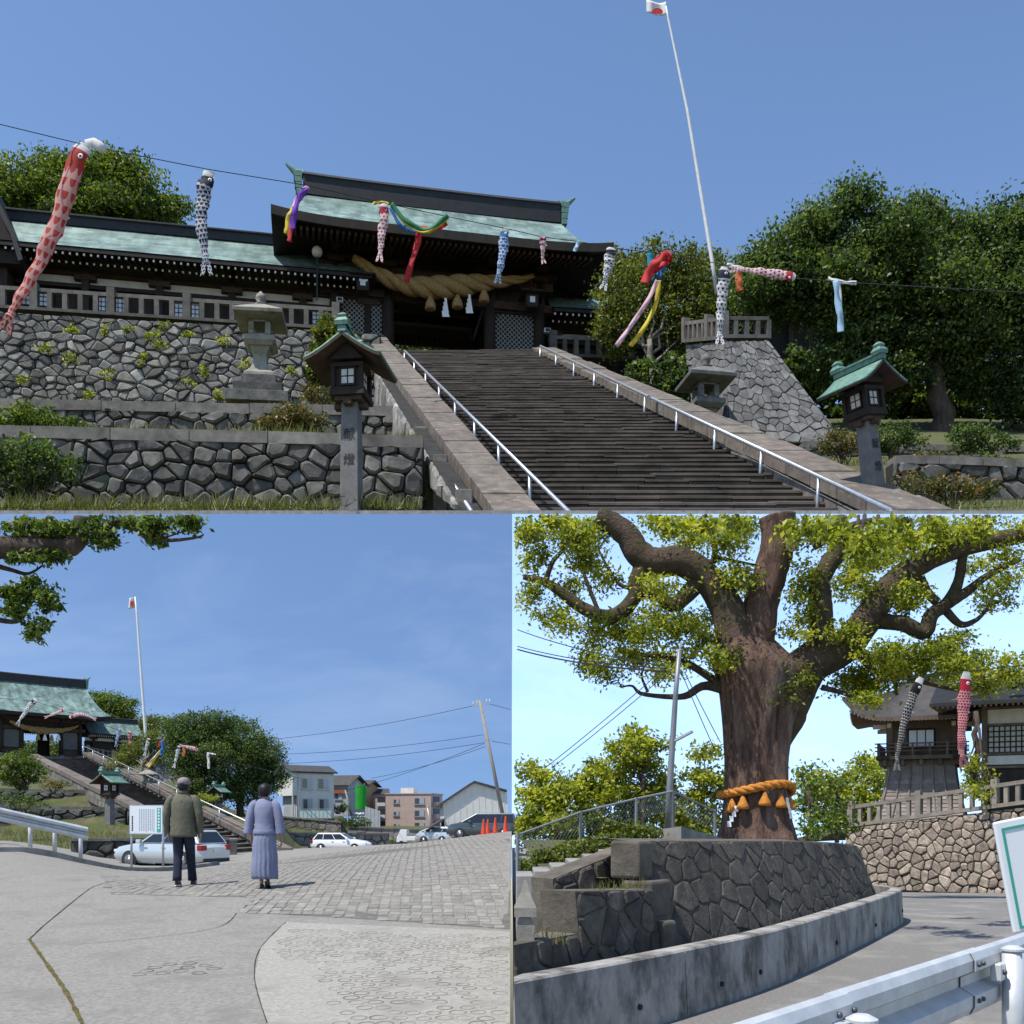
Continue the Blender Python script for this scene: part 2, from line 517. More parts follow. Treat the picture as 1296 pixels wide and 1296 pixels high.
def text_mesh(name, txt, size, mat, parent, M, extrude=0.004, align='CENTER'):
    """lettering as thin mesh; M places it (text plane x right, y up)"""
    cu = bpy.data.curves.new(name, 'FONT'); cu.body = txt; cu.size = size; cu.align_x = align; cu.align_y = 'CENTER'; cu.extrude = extrude
    cu.resolution_u = 2
    to = bpy.data.objects.new(name, cu); COL.objects.link(to)
    dg = bpy.context.evaluated_depsgraph_get(); me = bpy.data.meshes.new_from_object(to.evaluated_get(dg))
    bpy.data.objects.remove(to); bpy.data.curves.remove(cu)
    me.name = name; me.materials.clear(); me.materials.append(mat); me.transform(M)
    o = bpy.data.objects.new(name, me); COL.objects.link(o); o.parent = parent
    return o
# shared materials (real-world base colours)
bark = nm('bark', (0.105, 0.078, 0.058, 1), (0.035, 0.027, 0.022, 1), 6, 0.95, 0.9, 14, 0.05, stretch=(1, 1, 0.3))
pale_bark = nm('pale_bark', (0.30, 0.27, 0.22, 1), (0.12, 0.10, 0.08, 1), 5, 0.9, 0.5, 14, 0.03)
stone_dark = nm('stone_dark', (0.155, 0.148, 0.136, 1), (0.045, 0.043, 0.04, 1), 2.4, 0.95, 1.0, 6, 0.14, rand=0.35, c3=(0.075, 0.085, 0.045, 1), s3=0.9, t3=0.63)
stone_grey = nm('stone_grey', (0.245, 0.235, 0.215, 1), (0.10, 0.096, 0.088, 1), 2.2, 0.95, 1.0, 7, 0.12, rand=0.45, c3=(0.36, 0.34, 0.31, 1), s3=1.3, t3=.64)
stone_warm = nm('stone_warm', (0.42, 0.35, 0.28, 1), (0.17, 0.14, 0.115, 1), 4.0, 0.95, 1.0, 14, 0.06, rand=0.32)
stone_cut = nm('stone_cut', (0.24, 0.22, 0.195, 1), (0.10, 0.09, 0.08, 1), 2.2, 0.93, 0.5, 16, 0.03, rand=0.15, c3=(0.06, 0.055, 0.045, 1), s3=0.7, t3=0.6)
stone_step = nm('stone_step', (0.125, 0.105, 0.088, 1), (0.045, 0.037, 0.031, 1), 1.3, 0.95, 0.6, 9, 0.03, rand=0.2)
coping = nm('coping', (0.185, 0.158, 0.132, 1), (0.085, 0.072, 0.061, 1), 2.6, 0.95, 0.6, 14, 0.03, rand=0.12, c3=(0.36, 0.34, 0.30, 1), s3=5, t3=0.66)
joint_dark = nm('joint_dark', (0.04, 0.038, 0.034, 1), (0.018, 0.017, 0.015, 1), 3, 1.0, 0.3, 20)
wood_dark = nm('wood_dark', (0.040, 0.030, 0.024, 1), (0.018, 0.014, 0.012, 1), 3, 0.8, 0.25, 20, 0.01, rand=0.15, stretch=(1, 1, 0.25))
wood_brown = nm('wood_brown', (0.085, 0.055, 0.038, 1), (0.035, 0.024, 0.018, 1), 4, 0.8, 0.25, 24, 0.01, rand=0.12)
copper = None
plaster = nm('plaster', (0.62, 0.60, 0.55, 1), (0.48, 0.46, 0.42, 1), 2, 0.9, 0.08, 30, 0.01)
white_tip = plain('white_tip', (0.75, 0.73, 0.68, 1), 0.7)
steel = nm('steel', (0.50, 0.52, 0.54, 1), (0.36, 0.37, 0.39, 1), 5, 0.38, 0.03, 40, 0.002, metal=0.7)
galv = nm('galvanised', (0.62, 0.64, 0.66, 1), (0.44, 0.46, 0.48, 1), 4, 0.5, 0.04, 60, 0.002, metal=0.25, spec=0.5)
concrete = nm('concrete', (0.36, 0.345, 0.32, 1), (0.19, 0.18, 0.165, 1), 2.2, 0.95, 0.35, 40, 0.008, c3=(0.10, 0.095, 0.088, 1), s3=1.1, t3=0.6)
black_tile = nm('black_tile', (0.022, 0.021, 0.021, 1), (0.010, 0.010, 0.010, 1), 3, 0.55, 0.2, 20, 0.01, spec=0.4)
window_white = plain('window_white', (0.62, 0.66, 0.72, 1), 0.35)
straw = nm('straw', (0.40, 0.27, 0.115, 1), (0.20, 0.13, 0.05, 1), 9, 0.95, 0.8, 50, 0.02, stretch=(1, 1, 1))
white_cloth = plain('white_cloth', (0.78, 0.78, 0.78, 1), 0.8)
soil = nm('soil', (0.13, 0.115, 0.06, 1), (0.055, 0.05, 0.03, 1), 1.5, 1.0, 0.6, 12, 0.05, c3=(0.06, 0.085, 0.02, 1), s3=0.8, t3=0.5)

def copper_mat():
    m, n, l, b = newmat('patina_copper')
    tc = n.new('ShaderNodeTexCoord')
    no = n.new('ShaderNodeTexNoise'); no.inputs['Scale'].default_value = 1.4; no.inputs['Detail'].default_value = 7
    mp = n.new('ShaderNodeMapping'); mp.inputs['Scale'].default_value = (1.0, 0.35, 0.35); l.new(tc.outputs['Object'], mp.inputs['Vector']); l.new(mp.outputs[0], no.inputs['Vector'])
    rp = n.new('ShaderNodeValToRGB'); e = rp.color_ramp.elements
    e[0].position = 0.3; e[0].color = (0.085, 0.14, 0.125, 1); e[1].position = 0.7; e[1].color = (0.24, 0.34, 0.31, 1)
    l.new(no.outputs['Fac'], rp.inputs['Fac'])
    # shingle rows: UV v runs down the slope
    uvn = n.new('ShaderNodeUVMap'); sp = n.new('ShaderNodeSeparateXYZ'); l.new(uvn.outputs[0], sp.inputs[0])
    mu = n.new('ShaderNodeMath'); mu.operation = 'MULTIPLY'; mu.inputs[1].default_value = 46; l.new(sp.outputs['Y'], mu.inputs[0])
    fr = n.new('ShaderNodeMath'); fr.operation = 'FRACT'; l.new(mu.outputs[0], fr.inputs[0])
    bk = n.new('ShaderNodeTexBrick'); bk.inputs['Scale'].default_value = 1; bk.inputs['Mortar Size'].default_value = 0.0
    ms = n.new('ShaderNodeMapping'); ms.inputs['Scale'].default_value = (24, 10, 1); l.new(uvn.outputs[0], ms.inputs['Vector']); l.new(ms.outputs[0], bk.inputs['Vector'])
    bk.inputs['Color1'].default_value = (0.62, 0.64, 0.64, 1); bk.inputs['Color2'].default_value = (1.2, 1.2, 1.2, 1); bk.inputs['Brick Width'].default_value = 0.9; bk.inputs['Row Height'].default_value = 0.5
    mx = n.new('ShaderNodeMix'); mx.data_type = 'RGBA'; mx.blend_type = 'MULTIPLY'; mx.inputs['Factor'].default_value = 1
    l.new(rp.outputs[0], mx.inputs[6]); l.new(bk.outputs['Color'], mx.inputs[7]); l.new(mx.outputs[2], b.inputs['Base Color'])
    bp = n.new('ShaderNodeBump'); bp.inputs['Strength'].default_value = 0.8; bp.inputs['Distance'].default_value = 0.06
    l.new(fr.outputs[0], bp.inputs['Height']); l.new(bp.outputs[0], b.inputs['Normal'])
    b.inputs['Roughness'].default_value = 0.55; b.inputs['Metallic'].default_value = 0.15
    MATS['patina_copper'] = m; return m
copper = copper_mat()
patina = nm('patina_plain', (0.17, 0.30, 0.24, 1), (0.07, 0.14, 0.11, 1), 8, 0.55, 0.25, 30, 0.01, metal=0.15)
leaf_camphor = leafmat('leaf_camphor', (0.035, 0.065, 0.012, 1), (0.10, 0.16, 0.025, 1), (0.24, 0.29, 0.05, 1), 0.4)
leaf_dark = leafmat('leaf_dark', (0.026, 0.055, 0.015, 1), (0.078, 0.128, 0.034, 1), (0.165, 0.22, 0.065, 1), 0.42)
leaf_yellow = leafmat('leaf_yellow', (0.05, 0.075, 0.015, 1), (0.13, 0.165, 0.03, 1), (0.25, 0.26, 0.055, 1), 0.38)
leaf_azalea = leafmat('leaf_azalea', (0.045, 0.07, 0.015, 1), (0.12, 0.12, 0.03, 1), (0.27, 0.13, 0.06, 1), 0.3)
leaf_bright = leafmat('leaf_bright', (0.085, 0.12, 0.014, 1), (0.28, 0.325, 0.034, 1), (0.50, 0.50, 0.075, 1), 0.5)
grass_mat = leafmat('grass_blades', (0.06, 0.09, 0.02, 1), (0.14, 0.16, 0.04, 1), (0.32, 0.27, 0.10, 1), 0.3)
# black things
black_paint = plain('black_paint', (0.012, 0.012, 0.013, 1), 0.45)
ink = plain('ink', (0.03, 0.03, 0.03, 1), 0.8)
# ================================================================ builders for shrine things
def roof_fn(Lr, Le, yr, ye, zr, ze, up=0.35, pw_=1.35, ex=1.6):
    def fn(s, t):
        w = 2 * s - 1; hx = lerp(Lr, Le, t ** ex)
        return Vector((w * hx, lerp(yr, ye, t), ze + (zr - ze) * (1 - t) ** pw_ + up * abs(w) ** 5 * t))
    return fn

def hip_roof(root, Lr, Le, yr, yf, yb, zr, ze, up=0.35, thick=0.28, ridge_h=0.7, ridge_w=0.5, orn=True, wood=None, rows=14, tile=None):
    """curved copper roof: two slopes, hipped ends, fascia, soffit, ridge with end ornaments"""
    wood = wood or wood_dark
    ff = roof_fn(Lr, Le, yr, yf, zr, ze, up); fb = roof_fn(Lr, Le, yr, yb, zr, ze, up)
    mb = MB()
    mb.grid(lambda s, t: ff(s, t), 40, rows, uv=True, flip=True)
    mb.grid(lambda s, t: fb(s, t), 40, rows, uv=True)
    mb.grid(lambda s, t: ff(0, t).lerp(fb(0, t), s), 8, rows, uv=True)
    mb.grid(lambda s, t: ff(1, t).lerp(fb(1, t), s), 8, rows, uv=True, flip=True)
    rf = mb.build('roof', tile or copper, root, smooth=True)
    # fascia and soffit below the copper
    mb = MB(); dz = Vector((0, 0, -thick))
    def rim(s):
        k = (s * 4) % 4
        if k < 1: return ff(k, 1)
        if k < 2: return ff(1, 1).lerp(fb(1, 1), k - 1)
        if k < 3: return fb(3 - k, 1)
        return fb(0, 1).lerp(ff(0, 1), k - 3)
    def inner(s):
        p = rim(s); return Vector((p.x * 0.62, lerp(yr, p.y, 0.42), ze + (zr - ze) * 0.16))
    mb.grid(lambda s, t: rim(s) * 1.0 + dz * t - Vector((0, 0, 0.004)), 64, 1)
    mb.grid(lambda s, t: (rim(s) + dz).lerp(inner(s), t), 64, 2)
    mb.build('eave', wood, root)
    # ridge
    mb = MB(); prof = [(-ridge_w / 2, -0.25), (-ridge_w / 2, ridge_h * 0.75), (-ridge_w * 0.62, ridge_h * 0.8), (-ridge_w * 0.4, ridge_h), (ridge_w * 0.4, ridge_h), (ridge_w * 0.62, ridge_h * 0.8), (ridge_w / 2, ridge_h * 0.75), (ridge_w / 2, -0.25)]
    n = 12; vs_ = []; fs = []
    for i in range(n + 1):
        w = 2 * i / n - 1; sag = 0.07 * abs(w) ** 3
        for p in prof: vs_.append((w * Lr * 0.985, yr + p[0], zr + p[1] + sag))
    m = len(prof)
    for i in range(n):
        for k in range(m): fs.append((i * m + k, i * m + (k + 1) % m, (i + 1) * m + (k + 1) % m, (i + 1) * m + k))
    fs += [tuple(range(m))[::-1], tuple(n * m + k for k in range(m))]
    mb.add(vs_, fs); rd = mb.build('ridge', black_tile, root)
    if orn:
        for sg in (-1, 1):
            mb = MB(); x0 = sg * Lr
            for q in range(4):
                mb.box(min(x0 - sg * .05, x0 + sg * (.22 + .05 * q)), max(x0 - sg * .05, x0 + sg * (.22 + .05 * q)), yr - ridge_w * (.85 - .1 * q), yr + ridge_w * (.85 - .1 * q), zr - .35 + q * ridge_h * .38, zr - .35 + (q + .8) * ridge_h * .38)
            mb.tube([(x0 - sg * .1, yr, zr + ridge_h * 1.0), (x0 + sg * .3, yr, zr + ridge_h * 1.12), (x0 + sg * .75, yr, zr + ridge_h * 1.55)], [ridge_w * .42, ridge_w * .3, ridge_w * .12], 8)
            mb.build('ridge_ornament', tile or patina, root)
    return rf

def rafters(root, x0, x1, y0, z0, y1, z1, step, tips=True, w=0.07):
    mb = MB(); n = int((x1 - x0) / step)
    for i in range(n + 1):
        x = x0 + i * step; mb.beam((x, y0, z0), (x, y1, z1), w, w * 1.3)
    o = mb.build('rafter_row', wood_brown, root); o['kind'] = 'stuff'
    if tips:
        mb = MB()
        for i in range(n + 1):
            x = x0 + i * step; mb.box(x - w * .42, x + w * .42, y0 - .02, y0 - .004, z0 - w * .55, z0 + w * .5)
        o = mb.build('rafter_tips', white_tip, root); o['kind'] = 'stuff'

def lattice(root, x0, x1, z0, z1, y, step, mat, diag=True, w=0.03, name='lattice'):
    mb = MB()
    if diag:
        W = x1 - x0; Hh = z1 - z0; n = int((W + Hh) / step)
        for i in range(1, n):
            c = i * step
            for sg in (0, 1):
                a = (min(c, W), max(0, c - W)); b = (max(0, c - Hh), min(c, Hh))
                if sg: a = (W - a[0], a[1]); b = (W - b[0], b[1])
                mb.beam((x0 + a[0], y - .01 * sg, z0 + a[1]), (x0 + b[0], y - .01 * sg, z0 + b[1]), .03, w, up=Vector((0, 1, 0)))
    else:
        nx = max(1, round((x1 - x0) / step)); nz = max(1, round((z1 - z0) / step))
        for i in range(nx + 1): mb.box(x0 + (x1 - x0) * i / nx - w / 2, x0 + (x1 - x0) * i / nx + w / 2, y - .02, y, z0, z1)
        for i in range(nz + 1): mb.box(x0, x1, y - .024, y - .002, z0 + (z1 - z0) * i / nz - w / 2, z0 + (z1 - z0) * i / nz + w / 2)
    return mb.build(name, mat, root)

lattice_pale = plain('lattice_pale', (0.30, 0.32, 0.33, 1), 0.7)

def build_gate(name, label, loc, rz, s, detail=True, zr=10.4, ze=5.3):
    g = thing(name, label, 'gate', loc, rz, s)
    hip_roof(g, 6.9, 8.2, 2.2, -3.4, 7.8, zr, ze, 0.3, 0.42, 0.9, 0.6)
    rafters(g, -7.4, 7.4, -3.0, ze - 0.42, 0.2, ze + 0.75, 0.28, tips=False, w=0.11)
    mb = MB(); mb.box(-6.2, 6.2, -0.9, 5.4, -0.6, 0); mb.build('platform', stone_cut, g)
    for y in (0, 4.6):
        for x in (-5.2, -2.6, 2.6, 5.2):
            mb = MB(); mb.tube([(x, y, 0), (x, y, ze + .7)], [.3, .27], 14); mb.build('pillar', wood_dark, g, smooth=True)
            mb = MB(); mb.lathe([(.46, 0), (.46, .12), (.36, .26)], 16, (x, y, 0)); mb.build('pillar_base', stone_cut, g)
            mb = MB()
            mb.box(x - .42, x + .42, y - .42, y + .42, ze - .35, ze - .1); mb.box(x - .9, x + .9, y - .2, y + .2, ze - .1, ze + .14); mb.box(x - .2, x + .2, y - .95, y + .9, ze + .14, ze + .38)
            mb.build('bracket', wood_brown, g)
    for y in (0, 4.6):
        for z, h in ((3.55, .4), (ze - .75, .45), (ze + .5, .3)):
            mb = MB(); mb.box(-5.9, 5.9, y - .19, y + .19, z, z + h); mb.build('beam', wood_brown, g)
    for x in (-5.2, -2.6, 2.6, 5.2): MB().box(x - .16, x + .16, .2, 4.4, 3.9, 4.3).build('tie_beam', wood_dark, g)
    mb = MB(); mb.box(-5.1, 5.1, .06, .12, 3.9, ze + .5); mb.build('frieze', wood_dark, g)
    mb = MB(); mb.box(-5.6, 5.6, .2, 5.4, ze + .85, ze + .95); mb.build('ceiling_boards', wood_dark, g)
    for sx in (-1, 1):
        a, b = (-4.95, -2.85) if sx < 0 else (2.85, 4.95)
        mb = MB(); mb.box(a, b, .10, .16, 0, 3.6); mb.build('side_panel', wood_dark, g)
        lattice(g, a + .05, b - .05, 1.1, 3.4, .06, .24, lattice_pale, True, .032)
        mb = MB(); mb.box(a, b, .02, .10, .1, .95); mb.build('kick_board', wood_brown, g)
        MB().box(a, b, -.03, .10, .96, 1.08).build('rail', wood_dark, g); MB().box(a, b, -.03, .10, 3.42, 3.54).build('rail', wood_dark, g)
        mb = MB(); mb.box(sx * 5.1 - .05, sx * 5.1 + .05, .3, 4.4, 0, ze); mb.build('side_wall', wood_dark, g)
        x = -2.3 if sx < 0 else .75
        mb = MB(); mb.box(1.0 if sx > 0 else -2.42, 2.3 if sx > 0 else -2.30, 3.9 if sx > 0 else 2.4, 4.02 if sx > 0 else 4.0, 0, 3.5); mb.build('door_leaf', wood_dark, g)
    # slatted screen over the inner opening
    mb = MB(); mb.box(-2.4, 2.4, 4.3, 4.36, 3.35, 3.9); mb.build('transom', wood_dark, g)
    for i in range(16):
        mb = MB(); x = -2.3 + i * .3; mb.box(x, x + .09, 4.2, 4.29, 3.2, 3.9); mb.build('slat', wood_brown, g)
    return g

def build_corridor(name, label, L, loc, rz, s, bay=3.4, ze=4.0, zr=6.6, lit=True, cat='building', glass=True, base=True, yf=-1.7):
    c = thing(name, label, cat, loc, rz, s)
    # roof along x from 0 to L
    mb = MB(); yr, yb = 1.0, 3.7
    fz = lambda t: ze + (zr - ze) * (1 - t) ** 1.3
    mb.grid(lambda a, t: Vector((a * L, lerp(yr, yf, t), fz(t))), 30, 10, uv=True, flip=True)
    mb.grid(lambda a, t: Vector((a * L, lerp(yr, yb, t), fz(t))), 30, 6, uv=True)
    mb.build('roof', copper, c, smooth=True)
    mb = MB(); prof = [(yf + .02, ze - .05), (yf + .02, ze - .22), (0, ze + .45), (2.0, ze + .45), (yb - .02, ze - .22), (yb - .02, ze - .05), (yr, zr - .75)]
    mb.prism(prof, 'x', .05, L - .05); mb.build('eave', wood_dark, c)
    mb = MB(); mb.prism([(yr - .26, zr - .2), (yr - .26, zr + .2), (yr - .36, zr + .24), (yr - .36, zr + .3), (yr - .2, zr + .4), (yr + .2, zr + .4), (yr + .36, zr + .24), (yr + .26, zr + .2), (yr + .26, zr - .2)], 'x', -.1, L + .1)
    mb.build('ridge', black_tile, c)
    rafters(c, .1, L - .1, yf + .12, ze - .3, 0, ze + .28, .31, True, .1)
    rafters(c, .1, L - .1, yf + .75, ze - .38, 0, ze + .02, .31, True, .1)
    nb = max(1, int(L / bay))
    for i in range(nb + 1):
        x = min(L - .2, max(.2, L - i * bay))
        mb = MB(); mb.box(x - .17, x + .17, -.17, .17, 0, ze + .3); mb.build('post', wood_dark, c)
        mb = MB(); mb.box(x - .5, x + .5, -.2, .1, ze - .75, ze - .5); mb.build('bracket', wood_brown, c)
    mb = MB(); mb.box(0, L, -.08, .08, ze - 1.1, ze - .92); mb.build('beam', wood_dark, c); MB().box(0, L, -.1, .1, ze - .5, ze - .3).build('beam', wood_dark, c)
    mb = MB(); mb.box(0, L, .1, .16, ze - .92, ze - .5); mb.build('plaster_band', plaster, c)
    mb = MB(); mb.box(0, L, .3, .4, 0, ze - 1.0); mb.build('back_panel', wood_dark, c)
    mb = MB(); mb.box(0, L, -.4, 2.6, -.5, 0); mb.build('platform', stone_cut, c)
    for i in range(nb):
        x1 = L - i * bay - .35; x0 = x1 - bay + .7
        wx0 = x0 + .12; wx1 = x0 + .12 + 1.35
        if glass and x0 > 0:
            w = MB().box(wx0, wx1, .2, .26, ze - 2.0, ze - 1.12).build('window', window_white, c)
            lattice(w, wx0, wx1, ze - 2.0, ze - 1.12, .2, .2, black_paint, False, .035, 'muntin')
            MB().box(wx1, wx1 + .1, .12, .3, .2, ze - 1.1).build('jamb', wood_dark, c)
    return c

def build_balustrade(name, label, path, hgt, s, post=0.22, step=0.9, big=4, mat=None, group=None):
    """stone fence along world points path: pillars, balusters, top rail, base"""
    mat = mat or stone_cut
    t = thing(name, label, 'balustrade', path[0], 0, s, group)
    for a, b in zip(path[:-1], path[1:]):
        a = Vector(a); b = Vector(b); L = (b - a).length / s; n = max(1, round(L / step)); d = (b - a) / n; up = Vector((0, 0, s))
        for z0, z1, w in ((0, .14, .34), (hgt * .78, hgt * .93, .2)):
            MB().beam(a + up * (z0 + z1) / 2, b + up * (z0 + z1) / 2, w * s, (z1 - z0) * s).build('rail', mat, t, world=True)
        for i in range(n + 1):
            p = a + d * i; bg_ = i % big == 0
            w = post * (1.15 if bg_ else .72); h = hgt * (1.13 if bg_ else .80)
            mb = MB(); dn = d.normalized(); pr = dn.cross(Vector((0, 0, 1))).normalized()
            q = [p + (dn * x + pr * y) * w * s / 2 for x, y in ((-1, -1), (1, -1), (1, 1), (-1, 1))]
            mb.pts8([c + up * .02 for c in q] + [c + up * h for c in q]); mb.build('pillar' if bg_ else 'baluster', mat, t, world=True)
    return t

def build_lantern_post(name, label, loc, rz, s, tilt=(0, 0), post_h=2.6, txt=True):
    """inscribed stone post carrying a wooden lamp house with a green copper gable roof"""
    t = thing(name, label, 'lantern', loc, rz, s, group='roofed lantern posts beside the stairs', tilt=tilt)
    p = post_h
    mb = MB(); mb.sqlathe([(.235, 0), (.225, p * .5), (.205, p)]); mb.build('post', nm('post_stone', (0.19, 0.185, 0.18, 1), (0.12, 0.115, 0.11, 1), 3, 0.9, 0.3, 30, 0.01), t, bevel=.015)
    mb = MB(); mb.box(-.34, .34, -.34, .34, p, p + .1); mb.box(-.42, .42, -.1, .1, p - .12, p); mb.box(-.1, .1, -.42, .42, p - .12, p); mb.build('bracket', wood_brown, t)
    mb = MB(); mb.box(-.44, .44, -.44, .44, p + .1, p + .2); mb.build('base_board', wood_dark, t)
    z0 = p + .2; z1 = p + .9
    mb = MB()
    for x in (-1, 1):
        for y in (-1, 1): mb.box(x * .36 - .05, x * .36 + .05, y * .36 - .05, y * .36 + .05, z0, z1)
    mb.box(-.42, .42, -.42, .42, z1 - .1, z1); mb.box(-.42, .42, -.42, .42, z0, z0 + .09)
    mb.build('lamp_frame', wood_dark, t)
    mb = MB(); mb.box(-.32, .32, -.32, .32, z0 + .02, z1 - .02); mb.build('lamp_box', wood_dark, t)
    for k in range(4):
        M = Matrix.Rotation(k * math.pi / 2, 4, 'Z')
        pn = MB().box(-.16, .16, -.345, -.325, z0 + .2, z1 - .14, M).build('pane', nm('paper_pane', (0.62, 0.62, 0.58, 1), (0.5, 0.5, 0.46, 1), 4, 0.6, 0), t)
        mb = MB(); mb.box(-.012, .012, -.358, -.346, z0 + .2, z1 - .14, M); mb.box(-.16, .16, -.358, -.346, (z0 + z1) / 2 + .02, (z0 + z1) / 2 + .045, M)
        mb.box(-.2, -.16, -.36, -.33, z0 + .16, z1 - .1, M); mb.box(.16, .2, -.36, -.33, z0 + .16, z1 - .1, M); mb.box(-.2, .2, -.362, -.332, z0 + .15, z0 + .2, M); mb.box(-.2, .2, -.362, -.332, z1 - .14, z1 - .09, M)
        mb.build('muntin', wood_dark, pn)
    # gable roof, ridge runs front to back (y)
    zt = z1 + .62; ze_ = z1 + .02; W = .98; D = .82
    for sg in (-1, 1):
        mb = MB()
        f = lambda a, q: Vector((sg * q * W, lerp(-D, D, a), ze_ + (zt - ze_) * (1 - q) ** 1.25))
        mb.grid(f, 6, 8, uv=True, flip=(sg > 0)); o = mb.build('roof', patina, t, smooth=True); md = o.modifiers.new('solidify', 'SOLIDIFY'); md.thickness = .05; md.offset = -1
        mb = MB(); mb.grid(lambda a, q: f(a, q) * 1.0 + Vector((-sg * .03, 0, -.07)), 6, 8); o = mb.build('roof_boards', wood_brown, t); md = o.modifiers.new('solidify', 'SOLIDIFY'); md.thickness = .05; md.offset = 0
        mb = MB(); mb.prism([(-.42, ze_ + .05), (.42, ze_ + .05), (0, zt - .12)], 'y', sg * .44 - .03, sg * .44 + .03); mb.build('gable', wood_dark, t)
    mb = MB(); mb.box(-.1, .1, -D - .02, D + .02, zt - .04, zt + .1); mb.box(-.14, .14, -D - .04, D + .04, zt + .1, zt + .15); mb.build('ridge', patina, t)
    for sg in (-1, 1): MB().sqlathe([(.15, 0), (.17, .1), (.1, .2), (.12, .26), (.04, .34)], (0, sg * (D - .1), zt + .1)).build('ridge_ornament', patina, t)
    if txt:
        M = Matrix.Translation((0, -.236, p * .62)) @ Matrix.Rotation(math.pi / 2, 4, 'X')
        text_mesh('inscription', '献', .3, ink, t, Matrix.Translation((0, 0, .22)) @ M); text_mesh('inscription', '燈', .3, ink, t, Matrix.Translation((0, 0, -.42)) @ M)
    return t

def build_stone_lantern(name, label, loc, s, tiers=3, rz=0, mat=None):
    mat = mat or nm('lantern_stone', (0.36, 0.34, 0.29, 1), (0.17, 0.16, 0.13, 1), 3, 0.95, 0.5, 25, 0.02, c3=(0.10, 0.11, 0.06, 1), s3=1.5, t3=0.58)
    t = thing(name, label, 'stone lantern', loc, rz, s)
    z = 0
    for k in range(tiers):
        h = .42; w = 1.22 - k * .27; mb = MB(); mb.sqlathe([(w, z), (w, z + h)]); mb.build('base_tier', stone_dark, t, bevel=.02); z += h
    mb = MB(); mb.sqlathe([(.60, z), (.58, z + .14), (.40, z + .3), (.27, z + .6), (.26, z + .95), (.36, z + 1.18), (.40, z + 1.24)]); mb.build('shaft', mat, t, bevel=.01); z += 1.24
    mb = MB(); mb.sqlathe([(.46, z), (.62, z + .16), (.62, z + .34), (.5, z + .4)]); mb.build('platform', mat, t, bevel=.01); z += .4
    mb = MB()
    for x in (-1, 1):
        for y in (-1, 1): mb.box(x * .32 - .1, x * .32 + .1, y * .32 - .1, y * .32 + .1, z, z + .62)
    mb.box(-.42, .42, -.42, .42, z, z + .08); mb.box(-.42, .42, -.42, .42, z + .54, z + .62); mb.build('fire_box', mat, t); z += .62
    mb = MB(); mb.sqlathe([(.5, z), (.95, z + .08), (.97, z + .22), (.55, z + .5), (.22, z + .72), (.16, z + .74)]); mb.build('cap', mat, t, bevel=.015); z += .74
    mb = MB(); mb.lathe([(.14, z), (.22, z + .08), (.10, z + .14), (.21, z + .26), (.19, z + .4), (.03, z + .58)], 12); mb.build('finial', mat, t, smooth=True)
    return t
